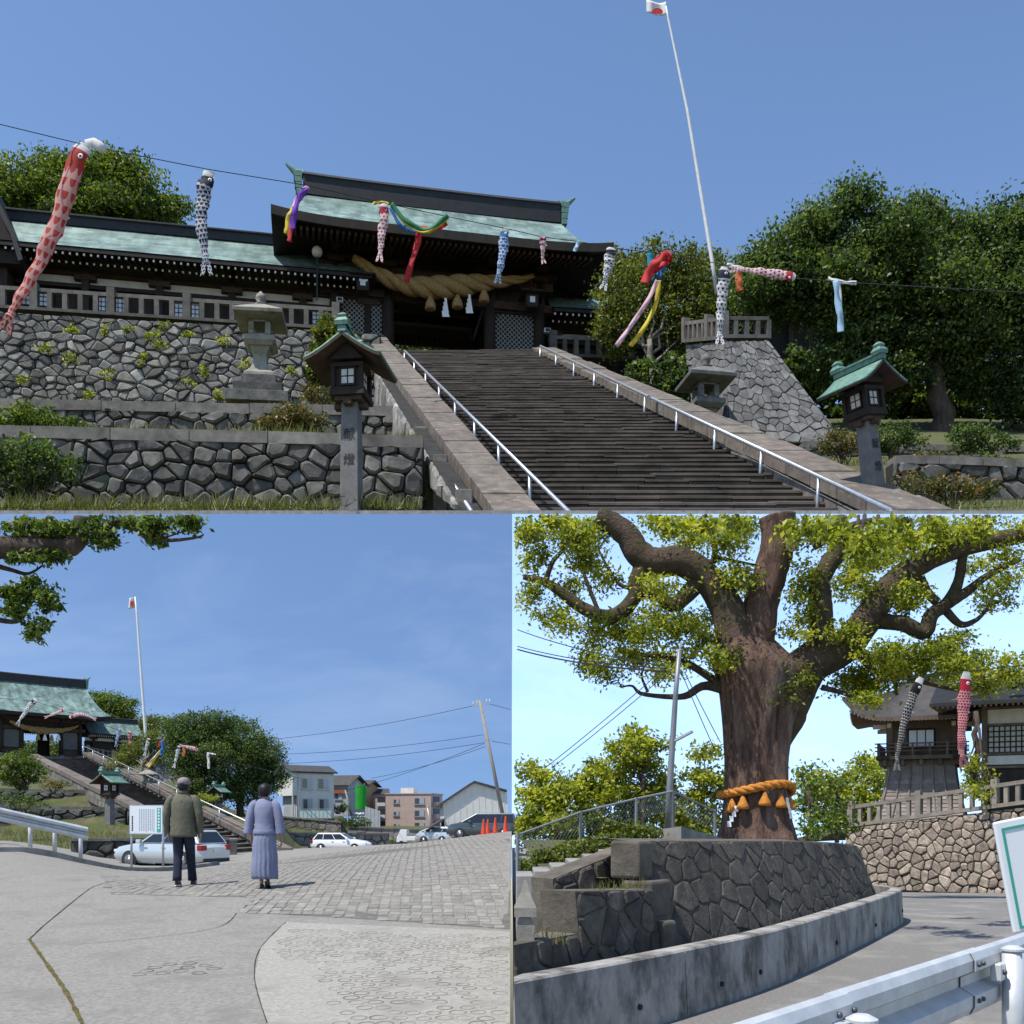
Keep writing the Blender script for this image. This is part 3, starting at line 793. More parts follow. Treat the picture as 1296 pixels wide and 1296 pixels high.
# ---------------------------------------------------------------- carp streamers
def carpmat(name, main, line=(0.8, 0.8, 0.8, 1), head=(0.78, 0.77, 0.75, 1), sc=(10, 26), thr=0.40, tail=None):
    """cloth printed with rows of scales; UV u round the body, v from mouth to tail"""
    if name in MATS: return MATS[name]
    m, n, l, b = newmat(name)
    uv = n.new('ShaderNodeUVMap'); mp = n.new('ShaderNodeMapping'); mp.inputs['Scale'].default_value = (sc[0], sc[1], 1); l.new(uv.outputs[0], mp.inputs['Vector'])
    sp = n.new('ShaderNodeSeparateXYZ'); l.new(mp.outputs[0], sp.inputs[0])
    def M(op, a, b_=None):
        q = n.new('ShaderNodeMath'); q.operation = op
        for i, x in enumerate((a, b_)):
            if x is None: continue
            if isinstance(x, (int, float)): q.inputs[i].default_value = x
            else: l.new(x, q.inputs[i])
        return q.outputs[0]
    row = M('FLOOR', sp.outputs['Y']); off = M('MULTIPLY', M('MODULO', row, 2.0), 0.5)
    fx = M('SUBTRACT', M('FRACT', M('ADD', sp.outputs['X'], off)), 0.5); fy = M('FRACT', sp.outputs['Y'])
    dist = M('SQRT', M('ADD', M('MULTIPLY', fx, fx), M('MULTIPLY', M('MULTIPLY', fy, fy), 0.32)))
    edge = M('GREATER_THAN', dist, thr)
    sv = n.new('ShaderNodeSeparateXYZ'); l.new(uv.outputs[0], sv.inputs[0])
    mx = n.new('ShaderNodeMix'); mx.data_type = 'RGBA'; l.new(edge, mx.inputs['Factor']); mx.inputs[6].default_value = main; mx.inputs[7].default_value = line
    rp = n.new('ShaderNodeValToRGB'); rp.color_ramp.interpolation = 'CONSTANT'; e = rp.color_ramp.elements
    e[0].position = 0; e[0].color = (1, 1, 1, 1); e[1].position = 0.09; e[1].color = (0, 0, 0, 1)
    l.new(sv.outputs['Y'], rp.inputs['Fac'])
    m2 = n.new('ShaderNodeMix'); m2.data_type = 'RGBA'; l.new(rp.outputs[0], m2.inputs['Factor']); l.new(mx.outputs[2], m2.inputs[6]); m2.inputs[7].default_value = head
    r2 = n.new('ShaderNodeValToRGB'); r2.color_ramp.interpolation = 'CONSTANT'; e = r2.color_ramp.elements
    e[0].position = 0; e[0].color = (0, 0, 0, 1); e[1].position = 0.09; e[1].color = (1, 1, 1, 1); k = e.new(0.2); k.color = (0, 0, 0, 1)
    l.new(sv.outputs['Y'], r2.inputs['Fac'])
    m3 = n.new('ShaderNodeMix'); m3.data_type = 'RGBA'; l.new(r2.outputs[0], m3.inputs['Factor']); l.new(m2.outputs[2], m3.inputs[6]); m3.inputs[7].default_value = main
    l.new(m3.outputs[2], b.inputs['Base Color']); b.inputs['Roughness'].default_value = 0.7
    tr = n.new('ShaderNodeBsdfTranslucent'); l.new(m3.outputs[2], tr.inputs['Color']); ms = n.new('ShaderNodeMixShader'); ms.inputs[0].default_value = 0.45
    l.new(b.outputs[0], ms.inputs[1]); l.new(tr.outputs[0], ms.inputs[2]); l.new(ms.outputs[0], n['Material Output'].inputs['Surface'])
    MATS[name] = m; return m

def smooth_path(pts, n):
    pts = [Vector(p) for p in pts]
    if len(pts) == 2: return [pts[0].lerp(pts[1], i / n) for i in range(n + 1)]
    out = []
    m = len(pts) - 1
    for i in range(n + 1):
        t = i / n * m; k = min(int(t), m - 1); f = t - k
        p0 = pts[max(k - 1, 0)]; p1 = pts[k]; p2 = pts[k + 1]; p3 = pts[min(k + 2, m)]
        out.append(0.5 * ((2 * p1) + (p2 - p0) * f + (2 * p0 - 5 * p1 + 4 * p2 - p3) * f * f + (3 * p1 - p0 - 3 * p2 + p3) * f ** 3))
    return out

eye_white = plain('eye_white', (0.8, 0.8, 0.8, 1), 0.6)

def build_carp(name, label, pts, w, mat, s=1.0, group='carp streamers', fin=None, tailmat=None, flat=0.34, seed=0):
    """cloth carp from mouth (first point) to tail along world points, w = body width"""
    rng = random.Random(seed)
    path = smooth_path(pts, 22)
    t = thing(name, label, 'carp streamer', path[0], 0, s, group)
    prof = [(0, .30), (.06, .42), (.18, .5), (.35, .48), (.6, .38), (.8, .26), (.9, .2), (1, .24)]
    rad = [pw(i / 22, prof) * w * (1 + rng.uniform(-.13, .13)) for i in range(23)]
    for i in range(2, 22): path[i] = path[i] + Vector((rng.uniform(-.06, .06) * w, rng.uniform(-.12, .12) * w, 0))
    vd = Vector((0, 1, 0))
    mb = MB(); side = (path[1] - path[0]).normalized().cross(vd)
    if side.length < .1: side = Vector((1, 0, 0))
    mb.tube(path, rad, 12, cap=False, flat=flat, uv=True, ref=side.normalized(), jit=0.13, rng=rng)
    mb.build('body', mat, t, world=True, smooth=True)
    # mouth ring
    d0 = (path[1] - path[0]).normalized(); x = side.normalized(); y = d0.cross(x)
    mb = MB(); ring = [path[0] + x * math.cos(a) * rad[0] + y * math.sin(a) * rad[0] * flat for a in np.linspace(0, 2 * math.pi, 13)]
    mb.tube(ring, w * .03, 5, cap=False); mb.build('mouth_ring', white_cloth, t, world=True)
    # forked tail
    dT = (path[-1] - path[-3]).normalized(); sT = dT.cross(vd)
    sT = sT.normalized() if sT.length > .1 else Vector((1, 0, 0))
    mb = MB(); q = path[-1]
    for sg in (-1, 1):
        mb.add([q, q + sT * sg * w * .26, q + dT * w * .95 + sT * sg * w * .42, q + dT * w * .8 + sT * sg * w * .12],
               [(0, 1, 2, 3)] if sg > 0 else [(3, 2, 1, 0)], [(0, .8), (.2, .8), (.2, .97), (0, .97)])
    mb.build('tail', tailmat or mat, t, world=True, solid=.01)
    k = 3
    for sg in (-1, 1):
        c = path[k] + x * rad[k] * .45 * 1.0 + vd * sg * rad[k] * flat * .92
        e = MB().ball(c, w * .14, 10, 6, (1, .25, 1)).build('eye', eye_white, t, world=True, smooth=True)
        MB().ball(c + vd * sg * w * .03, w * .075, 8, 5, (1, .3, 1)).build('pupil', ink, e, world=False) if False else None
        mb = MB(); mb.ball(c + vd * sg * w * .035, w * .07, 8, 5, (1, .3, 1)); mb.build('pupil', ink, t, world=True)
    mb = MB(); c = path[8]; dd = (path[9] - path[7]).normalized(); sd = dd.cross(vd); sd = sd.normalized() if sd.length > .1 else Vector((1, 0, 0))
    mb.add([c + sd * rad[8] * .8, c + sd * rad[8] * 1.3 + dd * w * .3, c + sd * rad[8] * .9 + dd * w * .45], [(0, 1, 2)]); mb.build('fin', fin or mat, t, world=True, solid=.01)
    return t

def ribbon(root, name, pts, w, mat, seed=0, amp=.25):
    rng = random.Random(seed); path = smooth_path(pts, 26); mb = MB(); vs_ = []
    ph = rng.uniform(0, 6)
    for i, p in enumerate(path):
        d = (path[min(i + 1, 26)] - path[max(i - 1, 0)]).normalized(); sd = d.cross(Vector((0, 1, 0))); sd = sd.normalized() if sd.length > .1 else Vector((1, 0, 0))
        a = math.sin(ph + i * .5) * 1.0 * amp * 2
        ax = sd * math.cos(a) + Vector((0, 1, 0)) * math.sin(a)
        vs_ += [p - ax * w / 2, p + ax * w / 2]
    mb.add(vs_, [(2 * i, 2 * i + 1, 2 * i + 3, 2 * i + 2) for i in range(26)])
    return mb.build(name, mat, root, world=True, smooth=True, solid=.008)

def cloth(name, c):
    if name in MATS: return MATS[name]
    m, n, l, b = newmat(name); b.inputs['Base Color'].default_value = c; b.inputs['Roughness'].default_value = .75
    tr = n.new('ShaderNodeBsdfTranslucent'); tr.inputs['Color'].default_value = c; ms = n.new('ShaderNodeMixShader'); ms.inputs[0].default_value = .35
    l.new(b.outputs[0], ms.inputs[1]); l.new(tr.outputs[0], ms.inputs[2]); l.new(ms.outputs[0], n['Material Output'].inputs['Surface'])
    MATS[name] = m; return m
C_RED = cloth('cloth_red', (0.55, 0.03, 0.035, 1)); C_YEL = cloth('cloth_yellow', (0.70, 0.55, 0.05, 1)); C_BLU = cloth('cloth_blue', (0.04, 0.22, 0.55, 1))
C_GRN = cloth('cloth_green', (0.03, 0.22, 0.10, 1)); C_PUR = cloth('cloth_purple', (0.22, 0.06, 0.50, 1)); C_PINK = cloth('cloth_pink', (0.75, 0.50, 0.58, 1))
C_SKY = cloth('cloth_sky', (0.45, 0.66, 0.82, 1)); C_ORG = cloth('cloth_orange', (0.72, 0.22, 0.08, 1)); C_WHT = cloth('cloth_white', (0.78, 0.77, 0.75, 1)); C_CYAN = cloth('cloth_cyan', (0.05, 0.40, 0.55, 1))
K_RED = carpmat('carp_red', (0.52, 0.05, 0.035, 1), (0.72, 0.42, 0.38, 1), sc=(6, 20), thr=.36)
K_BLK = carpmat('carp_black', (0.012, 0.014, 0.035, 1), (0.62, 0.64, 0.72, 1), sc=(8, 22), thr=.40)
K_BLU = carpmat('carp_blue', (0.03, 0.16, 0.42, 1), (0.65, 0.75, 0.85, 1), sc=(6, 18), thr=.40)
K_RW = carpmat('carp_red_white', (0.55, 0.03, 0.06, 1), (0.8, 0.74, 0.74, 1), sc=(6, 16), thr=.33)
K_BW = carpmat('carp_black_white', (0.03, 0.03, 0.06, 1), (0.8, 0.8, 0.8, 1), sc=(6, 18), thr=.30)
K_CRIM = carpmat('carp_crimson', (0.48, 0.012, 0.04, 1), (0.72, 0.5, 0.5, 1), sc=(12, 40), thr=.43)
K_BLK2 = carpmat('carp_black_fine', (0.015, 0.014, 0.016, 1), (0.55, 0.52, 0.48, 1), sc=(10, 36), thr=.46)

def wire(name, label, pts, r, cat='cable', sag=0.0, mat=None, group=None):
    """a hanging cable through world points"""
    mb = MB(); out = []
    for a, b in zip(pts[:-1], pts[1:]):
        a = Vector(a); b = Vector(b); L = (b - a).length
        for i in range(12):
            q = i / 12; p = a.lerp(b, q); p.z -= sag * L * 4 * q * (1 - q); out.append(p)
    out.append(Vector(pts[-1])); mb.tube(out, r, 5)
    return tag(mb.build(name, mat or black_paint), label, cat, group)
# ================================================================ UPPER VIEW: the shrine at the head of its stairs
def LW(x, y, z): return Vector((x * S, y * S, CZ + z * S))
def L1(x, y, z): return Vector((x, y, CZ + z))
rs_ = random.Random(5)
# --- terrain behind the terrace walls, stepped, and the planted slope right of the stairs
mb = MB()
def zz(v, d): return (HV - v) / F * d
D1, D2, D3 = 24.0, 33.0, 46.0
lv = [(19.6, zz(648, 19.6)), (D1 + .55, zz(642, D1)), (D1 + .8, zz(568, D1)), (D2 + .65, zz(566, D1) + .2), (D2 + .9, zz(526, D2)), (D3 + 1.3, zz(522, D3 + 1.3)), (D3 + 1.6, 22.4), (75, 22.5), (130, 26)]
xl = [-60, -40, -26, -18, -10, -4, .2]
rows = []
for d, z in lv: rows.append([LW(min(x * max(.6, d / 46), -.75 - .194 * (d - 20)) if x < 0 else -.7 - .194 * (min(d, 51) - 20), d, z) for x in xl])
vs_ = [p for r in rows for p in r]; n = len(xl)
mb.add(vs_, [(j * n + i, j * n + i + 1, (j + 1) * n + i + 1, (j + 1) * n + i) for j in range(len(rows) - 1) for i in range(n - 1)])
def rz_(x, d):
    return pw(d, [(19.6, zz(650, 19.6)), (24, zz(640, 24)), (27.2, zz(640, 27.2)), (28.2, zz(590, 28.2)), (36.9, zz(587, 36.9)), (37.8, zz(568, 37.8)), (44, zz(548, 44)), (52, 20.6), (60, 22.5), (130, 26)])
mb.grid(lambda a, b: (lambda d, x: LW(x, d, rz_(x, d) + rs_.uniform(-.06, .06)))(19.6 + (a ** 1.4) * 110, lerp(lerp(8.75, 2.0, min(1, a ** 1.4 * 110 / 30)), 60, b)), 40, 24)
terr = struct('terrain', mb, soil)
# the ground sheet of the slab edge that carries the hillside
mb = MB(); mb.box(-62 * S, 62 * S, 19.45 * S, 19.6 * S, CZ + zz(652.5, 19.45) * S, CZ + zz(649, 19.6) * S)
struct('kerb', mb, concrete)
# --- stairs
SL0 = Vector((.43, 20, 6.02)); SR0 = Vector((5.9, 20, 6.02)); NST = 52
def stair_pt(side, k):
    y = lerp(23.3, 49.9, k); z = lerp(7.08, 22.72, k)
    x = lerp(.51, -5.45, k) if side < .5 else lerp(6.85, 1.6, k)
    return Vector((x, y, z))
st = thing('stone_stairs', 'wide worn stone stairs climbing between parapets to the gate, top picture', 'stairs', LW(3, 20, 6), 0, S)
for i in range(-5, NST):
    k0 = i / NST; k1 = (i + 1) / NST; a = stair_pt(0, k0); b = stair_pt(1, k0); a1 = stair_pt(0, k1); b1 = stair_pt(1, k1)
    rise = a1.z - a.z; mb = MB(); t = -.05
    while t < 1.05:
        w = rs_.uniform(.14, .4); t2 = min(1.06, t + w); j = rs_.uniform(-.025, .025); jz = rs_.uniform(-.02, .02)
        p = a.lerp(b, t + .0015); q = a.lerp(b, t2 - .0015); p1 = a1.lerp(b1, t + .0015); q1 = a1.lerp(b1, t2 - .0015)
        dn = Vector((0, 0, -rise * .1)); up = Vector((0, 0, rise + jz)); f = Vector((0, j - .05, 0)); bk = Vector((0, .3, 0))
        pts = [p + dn + f, q + dn + f, q1 + bk + dn, p1 + bk + dn, p + up * .8 + f, q + up * .8 + f, q1 + bk + up * .98, p1 + bk + up * .98]
        # nosing: lip slightly forward
        mb.pts8([LW(*c) for c in pts])
        mb.pts8([LW(*c) for c in (p + up * .8 + f + Vector((0, -.05, 0)), q + up * .8 + f + Vector((0, -.05, 0)), q1 + bk + up * .8, p1 + bk + up * .8, p + up + f + Vector((0, -.05, 0)), q + up + f + Vector((0, -.05, 0)), q1 + bk + up, p1 + bk + up)])
        t = t2
    mb.build('step', stone_step, st, world=True)
MB().pts8([LW(*c) for c in ((-6.3, 50.05, 21), (1.9, 50.05, 21), (1.9, 51.5, 21), (-6.3, 51.5, 21), (-6.3, 50.05, 22.86), (1.9, 50.05, 22.86), (1.9, 51.5, 22.86), (-6.3, 51.5, 22.86))]).build('landing', stone_cut, st, world=True)
def splane(y): return lerp(7.08, 22.72, (y - 23.3) / 26.6)
# --- sloping parapets
def slope_par(name, label, lo, hi, width, hgt, nc, outer, s=S, LW=LW, k=1.0, courses=3):
    """lo, hi: inner top line (d-space points); coping slabs above courses of blocks"""
    t = thing(name, label, 'parapet', LW(*lo), 0, s)
    o = Vector((width * outer, 0, 0)); up = Vector((0, 0, 1))
    core = MB(); ins = Vector((.06 * outer, 0, 0)); L = (hi - lo).length
    core.pts8([LW(*c) for c in (lo + ins - up * hgt, lo + o - ins - up * (hgt + 2.4), hi + o - ins - up * (hgt + 2.4), hi + ins - up * hgt, lo + ins - up * .35, lo + o - ins - up * .35, hi + o - ins - up * .35, hi + ins - up * .35)])
    core.build('core', joint_dark, t, world=True)
    for i in range(nc):
        a = lo.lerp(hi, i / nc + .0008); b = lo.lerp(hi, (i + 1) / nc - .0008); j = up * rs_.uniform(-.03, .03); ov = Vector((-.12 * outer, 0, 0))
        mb = MB(); mb.pts8([LW(*c) for c in (a + ov - up * .34 + j, a + o - ov - up * .34 + j, b + o - ov - up * .34 + j, b + ov - up * .34 + j, a + ov + j, a + o - ov + j, b + o - ov + j, b + ov + j)])
        mb.build('coping_slab', coping, t, world=True)
    nb = nc * 2
    for course in range(courses):
        z0 = .36 + course * .52; z1 = z0 + .5
        for i in range(nb):
            a = lo.lerp(hi, (i + (.5 if course % 2 else 0)) / nb + .0008); b = lo.lerp(hi, min(1, (i + 1 + (.5 if course % 2 else 0)) / nb - .0008))
            if (b - a).length < .05: continue
            j = Vector((rs_.uniform(-.03, .03), 0, 0)); w = (o - ins * 0)
            mb = MB(); mb.pts8([LW(*c) for c in (a + j - up * z1, a + w - j - up * z1, b + w - j - up * z1, b + j - up * z1, a + j - up * z0, a + w - j - up * z0, b + w - j - up * z0, b + j - up * z0)])
            mb.build('block', stone_cut, t, world=True)
    return t
def dpt(u, v, d): return Vector(((u - 648) / F * d, d, (HV - v) / F * d))
slope_par('parapet', 'sloping stone parapet with brown coping along the left side of the wide stairs', dpt(678, 646, 20.2), dpt(482, 423, 50.3), .68, 1.2, 24, -1)
slope_par('parapet', 'sloping stone parapet with brown coping along the right side of the wide stairs', dpt(1145, 645, 20.2), dpt(677, 440, 49.6), .85, 2.0, 26, 1)
# sloping ledge at the foot of the parapet on the right
lg = thing('stone_ledge', 'pale sloping stone ledge between the wide stairs and the right parapet', 'ledge', LW(5.9, 20, 6), 0, S)
a = stair_pt(1, -.12) + Vector((-.02, 0, .42)); b = stair_pt(1, 1) + Vector((-.02, 0, .42)); ra = dpt(1145, 645, 20.2); ra = Vector((ra.x + .1, a.y, splane(a.y) + .42)); rb = dpt(677, 440, 49.6); rb = Vector((rb.x + .1, 49.9, splane(49.9) + .42))
for i in range(14):
    t0, t1 = i / 14 + .001, (i + 1) / 14 - .001; q = [a.lerp(b, t0), ra.lerp(rb, t0), ra.lerp(rb, t1), a.lerp(b, t1)]
    MB().pts8([LW(*(c - Vector((0, 0, 1.0)))) for c in q] + [LW(*c) for c in q]).build('slab', stone_cut, lg, world=True)
# --- handrails
def handrail(name, label, lo, hi, foot, npost, r=.05, s=S, W=LW, double=True):
    t = thing(name, label, 'handrail', W(*lo), 0, s)
    MB().tube([W(*lo), W(*hi)], r * s, 8).build('rail', steel, t, world=True, smooth=True)
    for i in range(npost):
        p = lo.lerp(hi, i / (npost - 1)); 
        MB().tube([W(*p), W(*(p + foot))], r * .8 * s, 8).build('post', steel, t, world=True, smooth=True)
    return t
lo = dpt(722, 650, 19.9); hi = dpt(512, 444, 45.5)
handrail('handrail', 'thin steel handrail on posts along the left edge of the wide stairs', lo, hi, Vector((0, 0, -.95)), 9)
lo = dpt(1128, 646, 20.0); hi = dpt(684, 438, 47)
handrail('handrail', 'bright steel handrail along the right parapet of the wide stairs', lo, hi, Vector((-.05, 0, -.95)), 11, .05)
# low rail on blocks outside the left parapet
t = thing('block_railing', 'low pipe railing threaded through stone blocks beside the left parapet', 'railing', PT(590, 640, 20), 0, S)
a, b = dpt(597, 648, 19.8), dpt(487, 480, 44)
MB().tube([LW(*a), LW(*b)], .05 * S, 8).build('rail', steel, t, world=True, smooth=True)
for k in (.04, .2, .38, .58, .8):
    p = a.lerp(b, k); M = Matrix.Translation(LW(*p)) @ Matrix.Scale(S, 4); MB().box(-.17, .17, -.2, .2, -1.6, .18, M).build('block', stone_cut, t, world=True, bevel=.02)
# --- terrace walls on the left
def terrace_wall(name, label, uvL, uvR, dL, dR, zbL, zbR, nx, ny, mat, joint, proud, batter, seed, jit=.36, cop=None, cat='wall', s=S, LW=LW, back=None):
    """stone face between two top corners (px) and base rows (px)"""
    rng = random.Random(seed)
    A = dpt(uvL[0], uvL[1], dL); B = dpt(uvR[0], uvR[1], dR); A0 = dpt(uvL[0], zbL, dL); B0 = dpt(uvR[0], zbR, dR)
    t = thing(name, label, cat, LW(*A0), 0, s)
    L = (B - A).length; hL = A.z - A0.z; hR = B.z - B0.z
    ux = Vector((B.x - A.x, B.y - A.y, 0)); Lx = ux.length; ux.normalize()
    nrm = ux.cross(Vector((0, 0, 1)))           # towards the viewer
    uz = (Vector((0, 0, 1)) - nrm * batter).normalized()
    base = A0 + nrm * batter * max(hL, hR); slope = (B.z - A.z) / Lx; slope0 = (B0.z - A0.z) / Lx
    Mi = ROOT[t.name].inverted()
    mp_ = lambda x, z, h: Mi @ LW(*(base + ux * x + uz * z + nrm * h))
    out = [(0, 0), (Lx, slope0 * Lx), (Lx, hL + slope * Lx), (0, hL)]
    wall_backing(t, out, mp_, back or joint_dark, .4)
    stones(t, cells(out, nx, ny, jit, rng), mp_, mat, joint, proud, rng)
    if cop:
        n = max(4, int(Lx / cop[2])); e0 = base + uz * hL + nrm * .12
        for i in range(n):
            p = e0 + ux * (Lx * i / n + .01) + Vector((0, 0, slope * Lx * i / n + rng.uniform(-.02, .02))); q = e0 + ux * (Lx * (i + 1) / n - .01) + Vector((0, 0, slope * Lx * (i + 1) / n + rng.uniform(-.02, .02)))
            dn = Vector((0, 0, -cop[0] * .2)); up = Vector((0, 0, cop[0] * .8)); bk = -nrm * cop[1]
            MB().pts8([LW(*c) for c in (p + dn, q + dn, q + bk + dn, p + bk + dn, p + up, q + up, q + bk + up, p + bk + up)]).build('coping_slab', stone_cut, t, world=True)
    return t
terrace_wall('terrace_wall', 'tall wall of rounded grey fieldstones under the balustrade in the top picture', (-60, 392), (482, 424), 45.3, 47.0, 512, 522, 42, 13, stone_grey, .02, .13, .08, 11, jit=.46)
terrace_wall('terrace_wall', 'low middle terrace wall of dark rubble between the two left terraces', (-60, 515), (500, 526), 32.6, 33.4, 556, 566, 34, 3, stone_dark, .02, .12, .05, 12, cop=(.32, .9, 2.2))
terrace_wall('terrace_wall', 'lowest terrace wall of big boulders coloured dark for shade behind the left lantern post', (-60, 550), (536, 566), 23.8, 24.3, 642, 650, 28, 5, stone_dark, .016, .14, .05, 13, jit=.46, cop=(.28, .8, 1.7))  # darker stone colour stands in for the shade on this wall
# rubble face below the left parapet
terrace_wall('rubble_face', 'rough stone footing below the left parapet of the wide stairs', (478, 470), (600, 646), 41, 20, 560, 652, 30, 5, stone_grey, .03, .1, .02, 14)
# right terrace walls
terrace_wall('terrace_wall', 'low stone edge of the terrace behind the right lantern post', (1015, 566), (1340, 573), 36.6, 37.4, 584, 592, 12, 2, stone_dark, .03, .1, .05, 15, cop=(.22, .5, 2.4))
terrace_wall('terrace_wall', 'rubble terrace wall at the right edge of the top picture', (1130, 586), (1350, 592), 27, 27.6, 650, 655, 10, 4, stone_dark, .03, .14, .05, 16, cop=(.22, .5, 1.8))
# --- balustrades
bal_dark = nm('baluster_dark', (.17, .155, .135, 1), (.085, .078, .068, 1), 2.5, .95, .5, 16, .03, rand=.2)
build_balustrade('balustrade', 'weathered stone balustrade along the top of the tall fieldstone wall', [PT(-55, 388, 46), PT(425, 419, 47.6)], 1.12, S, .3, .68, 5, bal_dark)
build_balustrade('balustrade', 'short stone balustrade right of the gate behind the parapet', [PT(700, 452, 52), PT(800, 456, 53)], 1.15, S, .3, .62, 6, bal_dark)
# --- gate
GZ = 22.72
gate = build_gate('shrine_gate', 'large dark timber gate with green copper roof heading the stairs, top picture', LW((556 - 648) / F * 52.0, 52.0, GZ), R(11), S, zr=9.75, ze=5.4)
build_corridor('shrine_corridor', 'long low shrine corridor with green roof left of the gate, above the balustrade', 19, LW((-45 - 648) / F * 48.2, 48.2, GZ - .1), R(10), S, ze=4.05, zr=6.55)
build_corridor('shrine_corridor', 'short dark shrine corridor with green roof just right of the gate', 7, LW((694 - 648) / F * 54, 54, GZ - .3), R(7), S, ze=3.9, zr=5.9, bay=3.4, glass=False)
# roof fragment at the left edge: the end of another hall
t = thing('shrine_hall', 'steep dark gable of a hall cut by the left edge of the top picture', 'building', PT(-30, 330, 47), R(9), S)
MB().prism([(-6, 0), (1.9, 0), (1.55, 1.2), (.95, 2.4), (.1, 4.4), (-6, 10)], 'y', 0, 8).build('gable', wood_dark, t)
MB().prism([(1.9, 0), (2.1, .1), (1.72, 1.3), (1.12, 2.55), (.2, 4.6), (-6, 10.3), (-6, 10), (.1, 4.4), (.95, 2.4), (1.55, 1.2)], 'y', -.3, 8.3).build('roof', black_tile, t)
MB().box(-5.5, 1.2, .4, 7.6, -4.2, 0).build('wall', wood_dark, t)
# hall behind the big tree
t = thing('shrine_hall', 'dark low hall half hidden behind the large tree on the right', 'building', PT(1000, 432, 56), R(4), S)
hip_roof(t, 3.0, 5.2, 2.2, -1.8, 6, 3.6, 1.4, .3, .25, .5, .4)
MB().box(-4.2, 4.2, 0, 4.6, -1.5, 1.7).build('wall', wood_dark, t)
for x in (-4, -2, 0, 2, 4): MB().box(x - .14, x + .14, -.2, .08, -1.5, 1.7).build('post', wood_brown, t)
# --- straw rope on the gate
GM = ROOT[gate.name]
t = thing('straw_rope', 'thick twisted straw rope hanging across the front of the gate in the top picture', 'rope', GM @ Vector((0, -.9, 4.2)), R(9), S)
def rope_strands(root, path, rad, turns, mat, name='strand', ns=3, k=.52):
    m = len(path)
    for st_ in range(ns):
        pts = []; rr = []
        for i, p in enumerate(path):
            d = (path[min(i + 1, m - 1)] - path[max(i - 1, 0)]).normalized(); x = d.cross(Vector((0, 0, 1))).normalized() if abs(d.z) < .95 else Vector((1, 0, 0)); y = d.cross(x)
            a = 2 * math.pi * (turns * i / (m - 1) + st_ / ns); r = rad[i]
            pts.append(p + (x * math.cos(a) + y * math.sin(a)) * r * k); rr.append(r * .60)
        MB().tube(pts, rr, 9).build(name, mat, root, world=True, smooth=True)
path = [GM @ Vector((lerp(-4.3, 4.7, i / 60), -.95, 5.0 - 1.05 * (1 - (2 * i / 60 - 1) ** 2) ** .8 - .25 * math.sin(i / 60 * math.pi * 2))) for i in range(61)]
rad = [S * pw(i / 60, [(0, .2), (.12, .3), (.45, .52), (.6, .5), (.85, .24), (1, .1)]) for i in range(61)]
rope_strands(t, path, rad, 3.2, straw)
for i, (q, kind) in enumerate([(.42, 's'), (.50, 'w'), (.57, 's'), (.64, 'w'), (.72, 's')]):
    c = path[int(q * 60)] + Vector((0, -.1 * S, -rad[int(q * 60)] - .02 * S)); M = Matrix.Translation(c) @ Matrix.Scale(S, 4)
    if kind == 's':
        mb = MB(); mb.lathe([(.03, .1), (.1, 0), (.14, -.1), (.24, -.3), (.28, -.58), (.2, -.62)], 12); mb.v = [tuple(M @ Vector(p)) for p in mb.v]; mb.build('straw_tassel', straw, t, world=True, smooth=True)
    else:
        mb = MB()
        for j in range(4): mb.prism([(-.06 - .04 * j, 0), (.06 + .02 * j, 0), (.09 + .04 * j, -.3), (-.03 - .04 * j, -.3)], 'y', -.02 - .01 * j, -.012 - .01 * j, M @ Matrix.Translation((0, 0, -.05 - .22 * j)))
        mb.build('paper_streamer', white_cloth, t, world=True)
# hanging lamps under the gate eaves
for i, (x, lab) in enumerate([(-3.9, 'small roofed lamp hanging under the gate eaves left of the straw rope'), (4.55, 'small roofed lamp hanging under the gate eaves right of the straw rope')]):
    q = thing('hanging_lamp', lab, 'lamp', GM @ Vector((x, -1.1, 3.2)), R(9), S, 'lamps hanging from the gate')
    MB().sqlathe([(.27, 0), (.3, .08), (.3, .6), (.27, .66)]).build('body', wood_dark, q)
    MB().sqlathe([(.62, .64), (.6, .72), (.12, .95), (.05, 1.1)]).build('roof', wood_dark, q)
    MB().box(-.13, .13, -.32, -.303, .2, .5).build('pane', window_white, q)
    MB().tube([(0, 0, 1.05), (0, 0, 1.5)], .025, 6).build('hook', black_paint, q)
q = thing('globe_lamp', 'round white globe lamp on a thin post at the left end of the gate', 'lamp', GM @ Vector((-6.1, -1.6, 2.4)), 0, S)
MB().ball((0, 0, 2.3), .26, 14, 10).build('globe', nm('globe_glass', (.55, .53, .48, 1), (.4, .38, .34, 1), 3, .3, 0), q, smooth=True); MB().tube([(0, 0, 0), (0, 0, 2.1)], .04, 8).build('post', black_paint, q)
for x, z, lab in ((-5.0, 2.9, 'small white floodlight on the left pillar of the gate'), (5.5, 2.35, 'small white floodlight on the right pillar of the gate')):
    q = thing('floodlight', lab, 'floodlight', GM @ Vector((x, -.55, z)), R(9), S, 'floodlights on the gate pillars'); MB().box(-.16, .16, -.1, .1, 0, .22).build('housing', white_tip, q, bevel=.02); MB().box(-.12, .12, -.115, -.104, .03, .19).build('lens', black_paint, q)
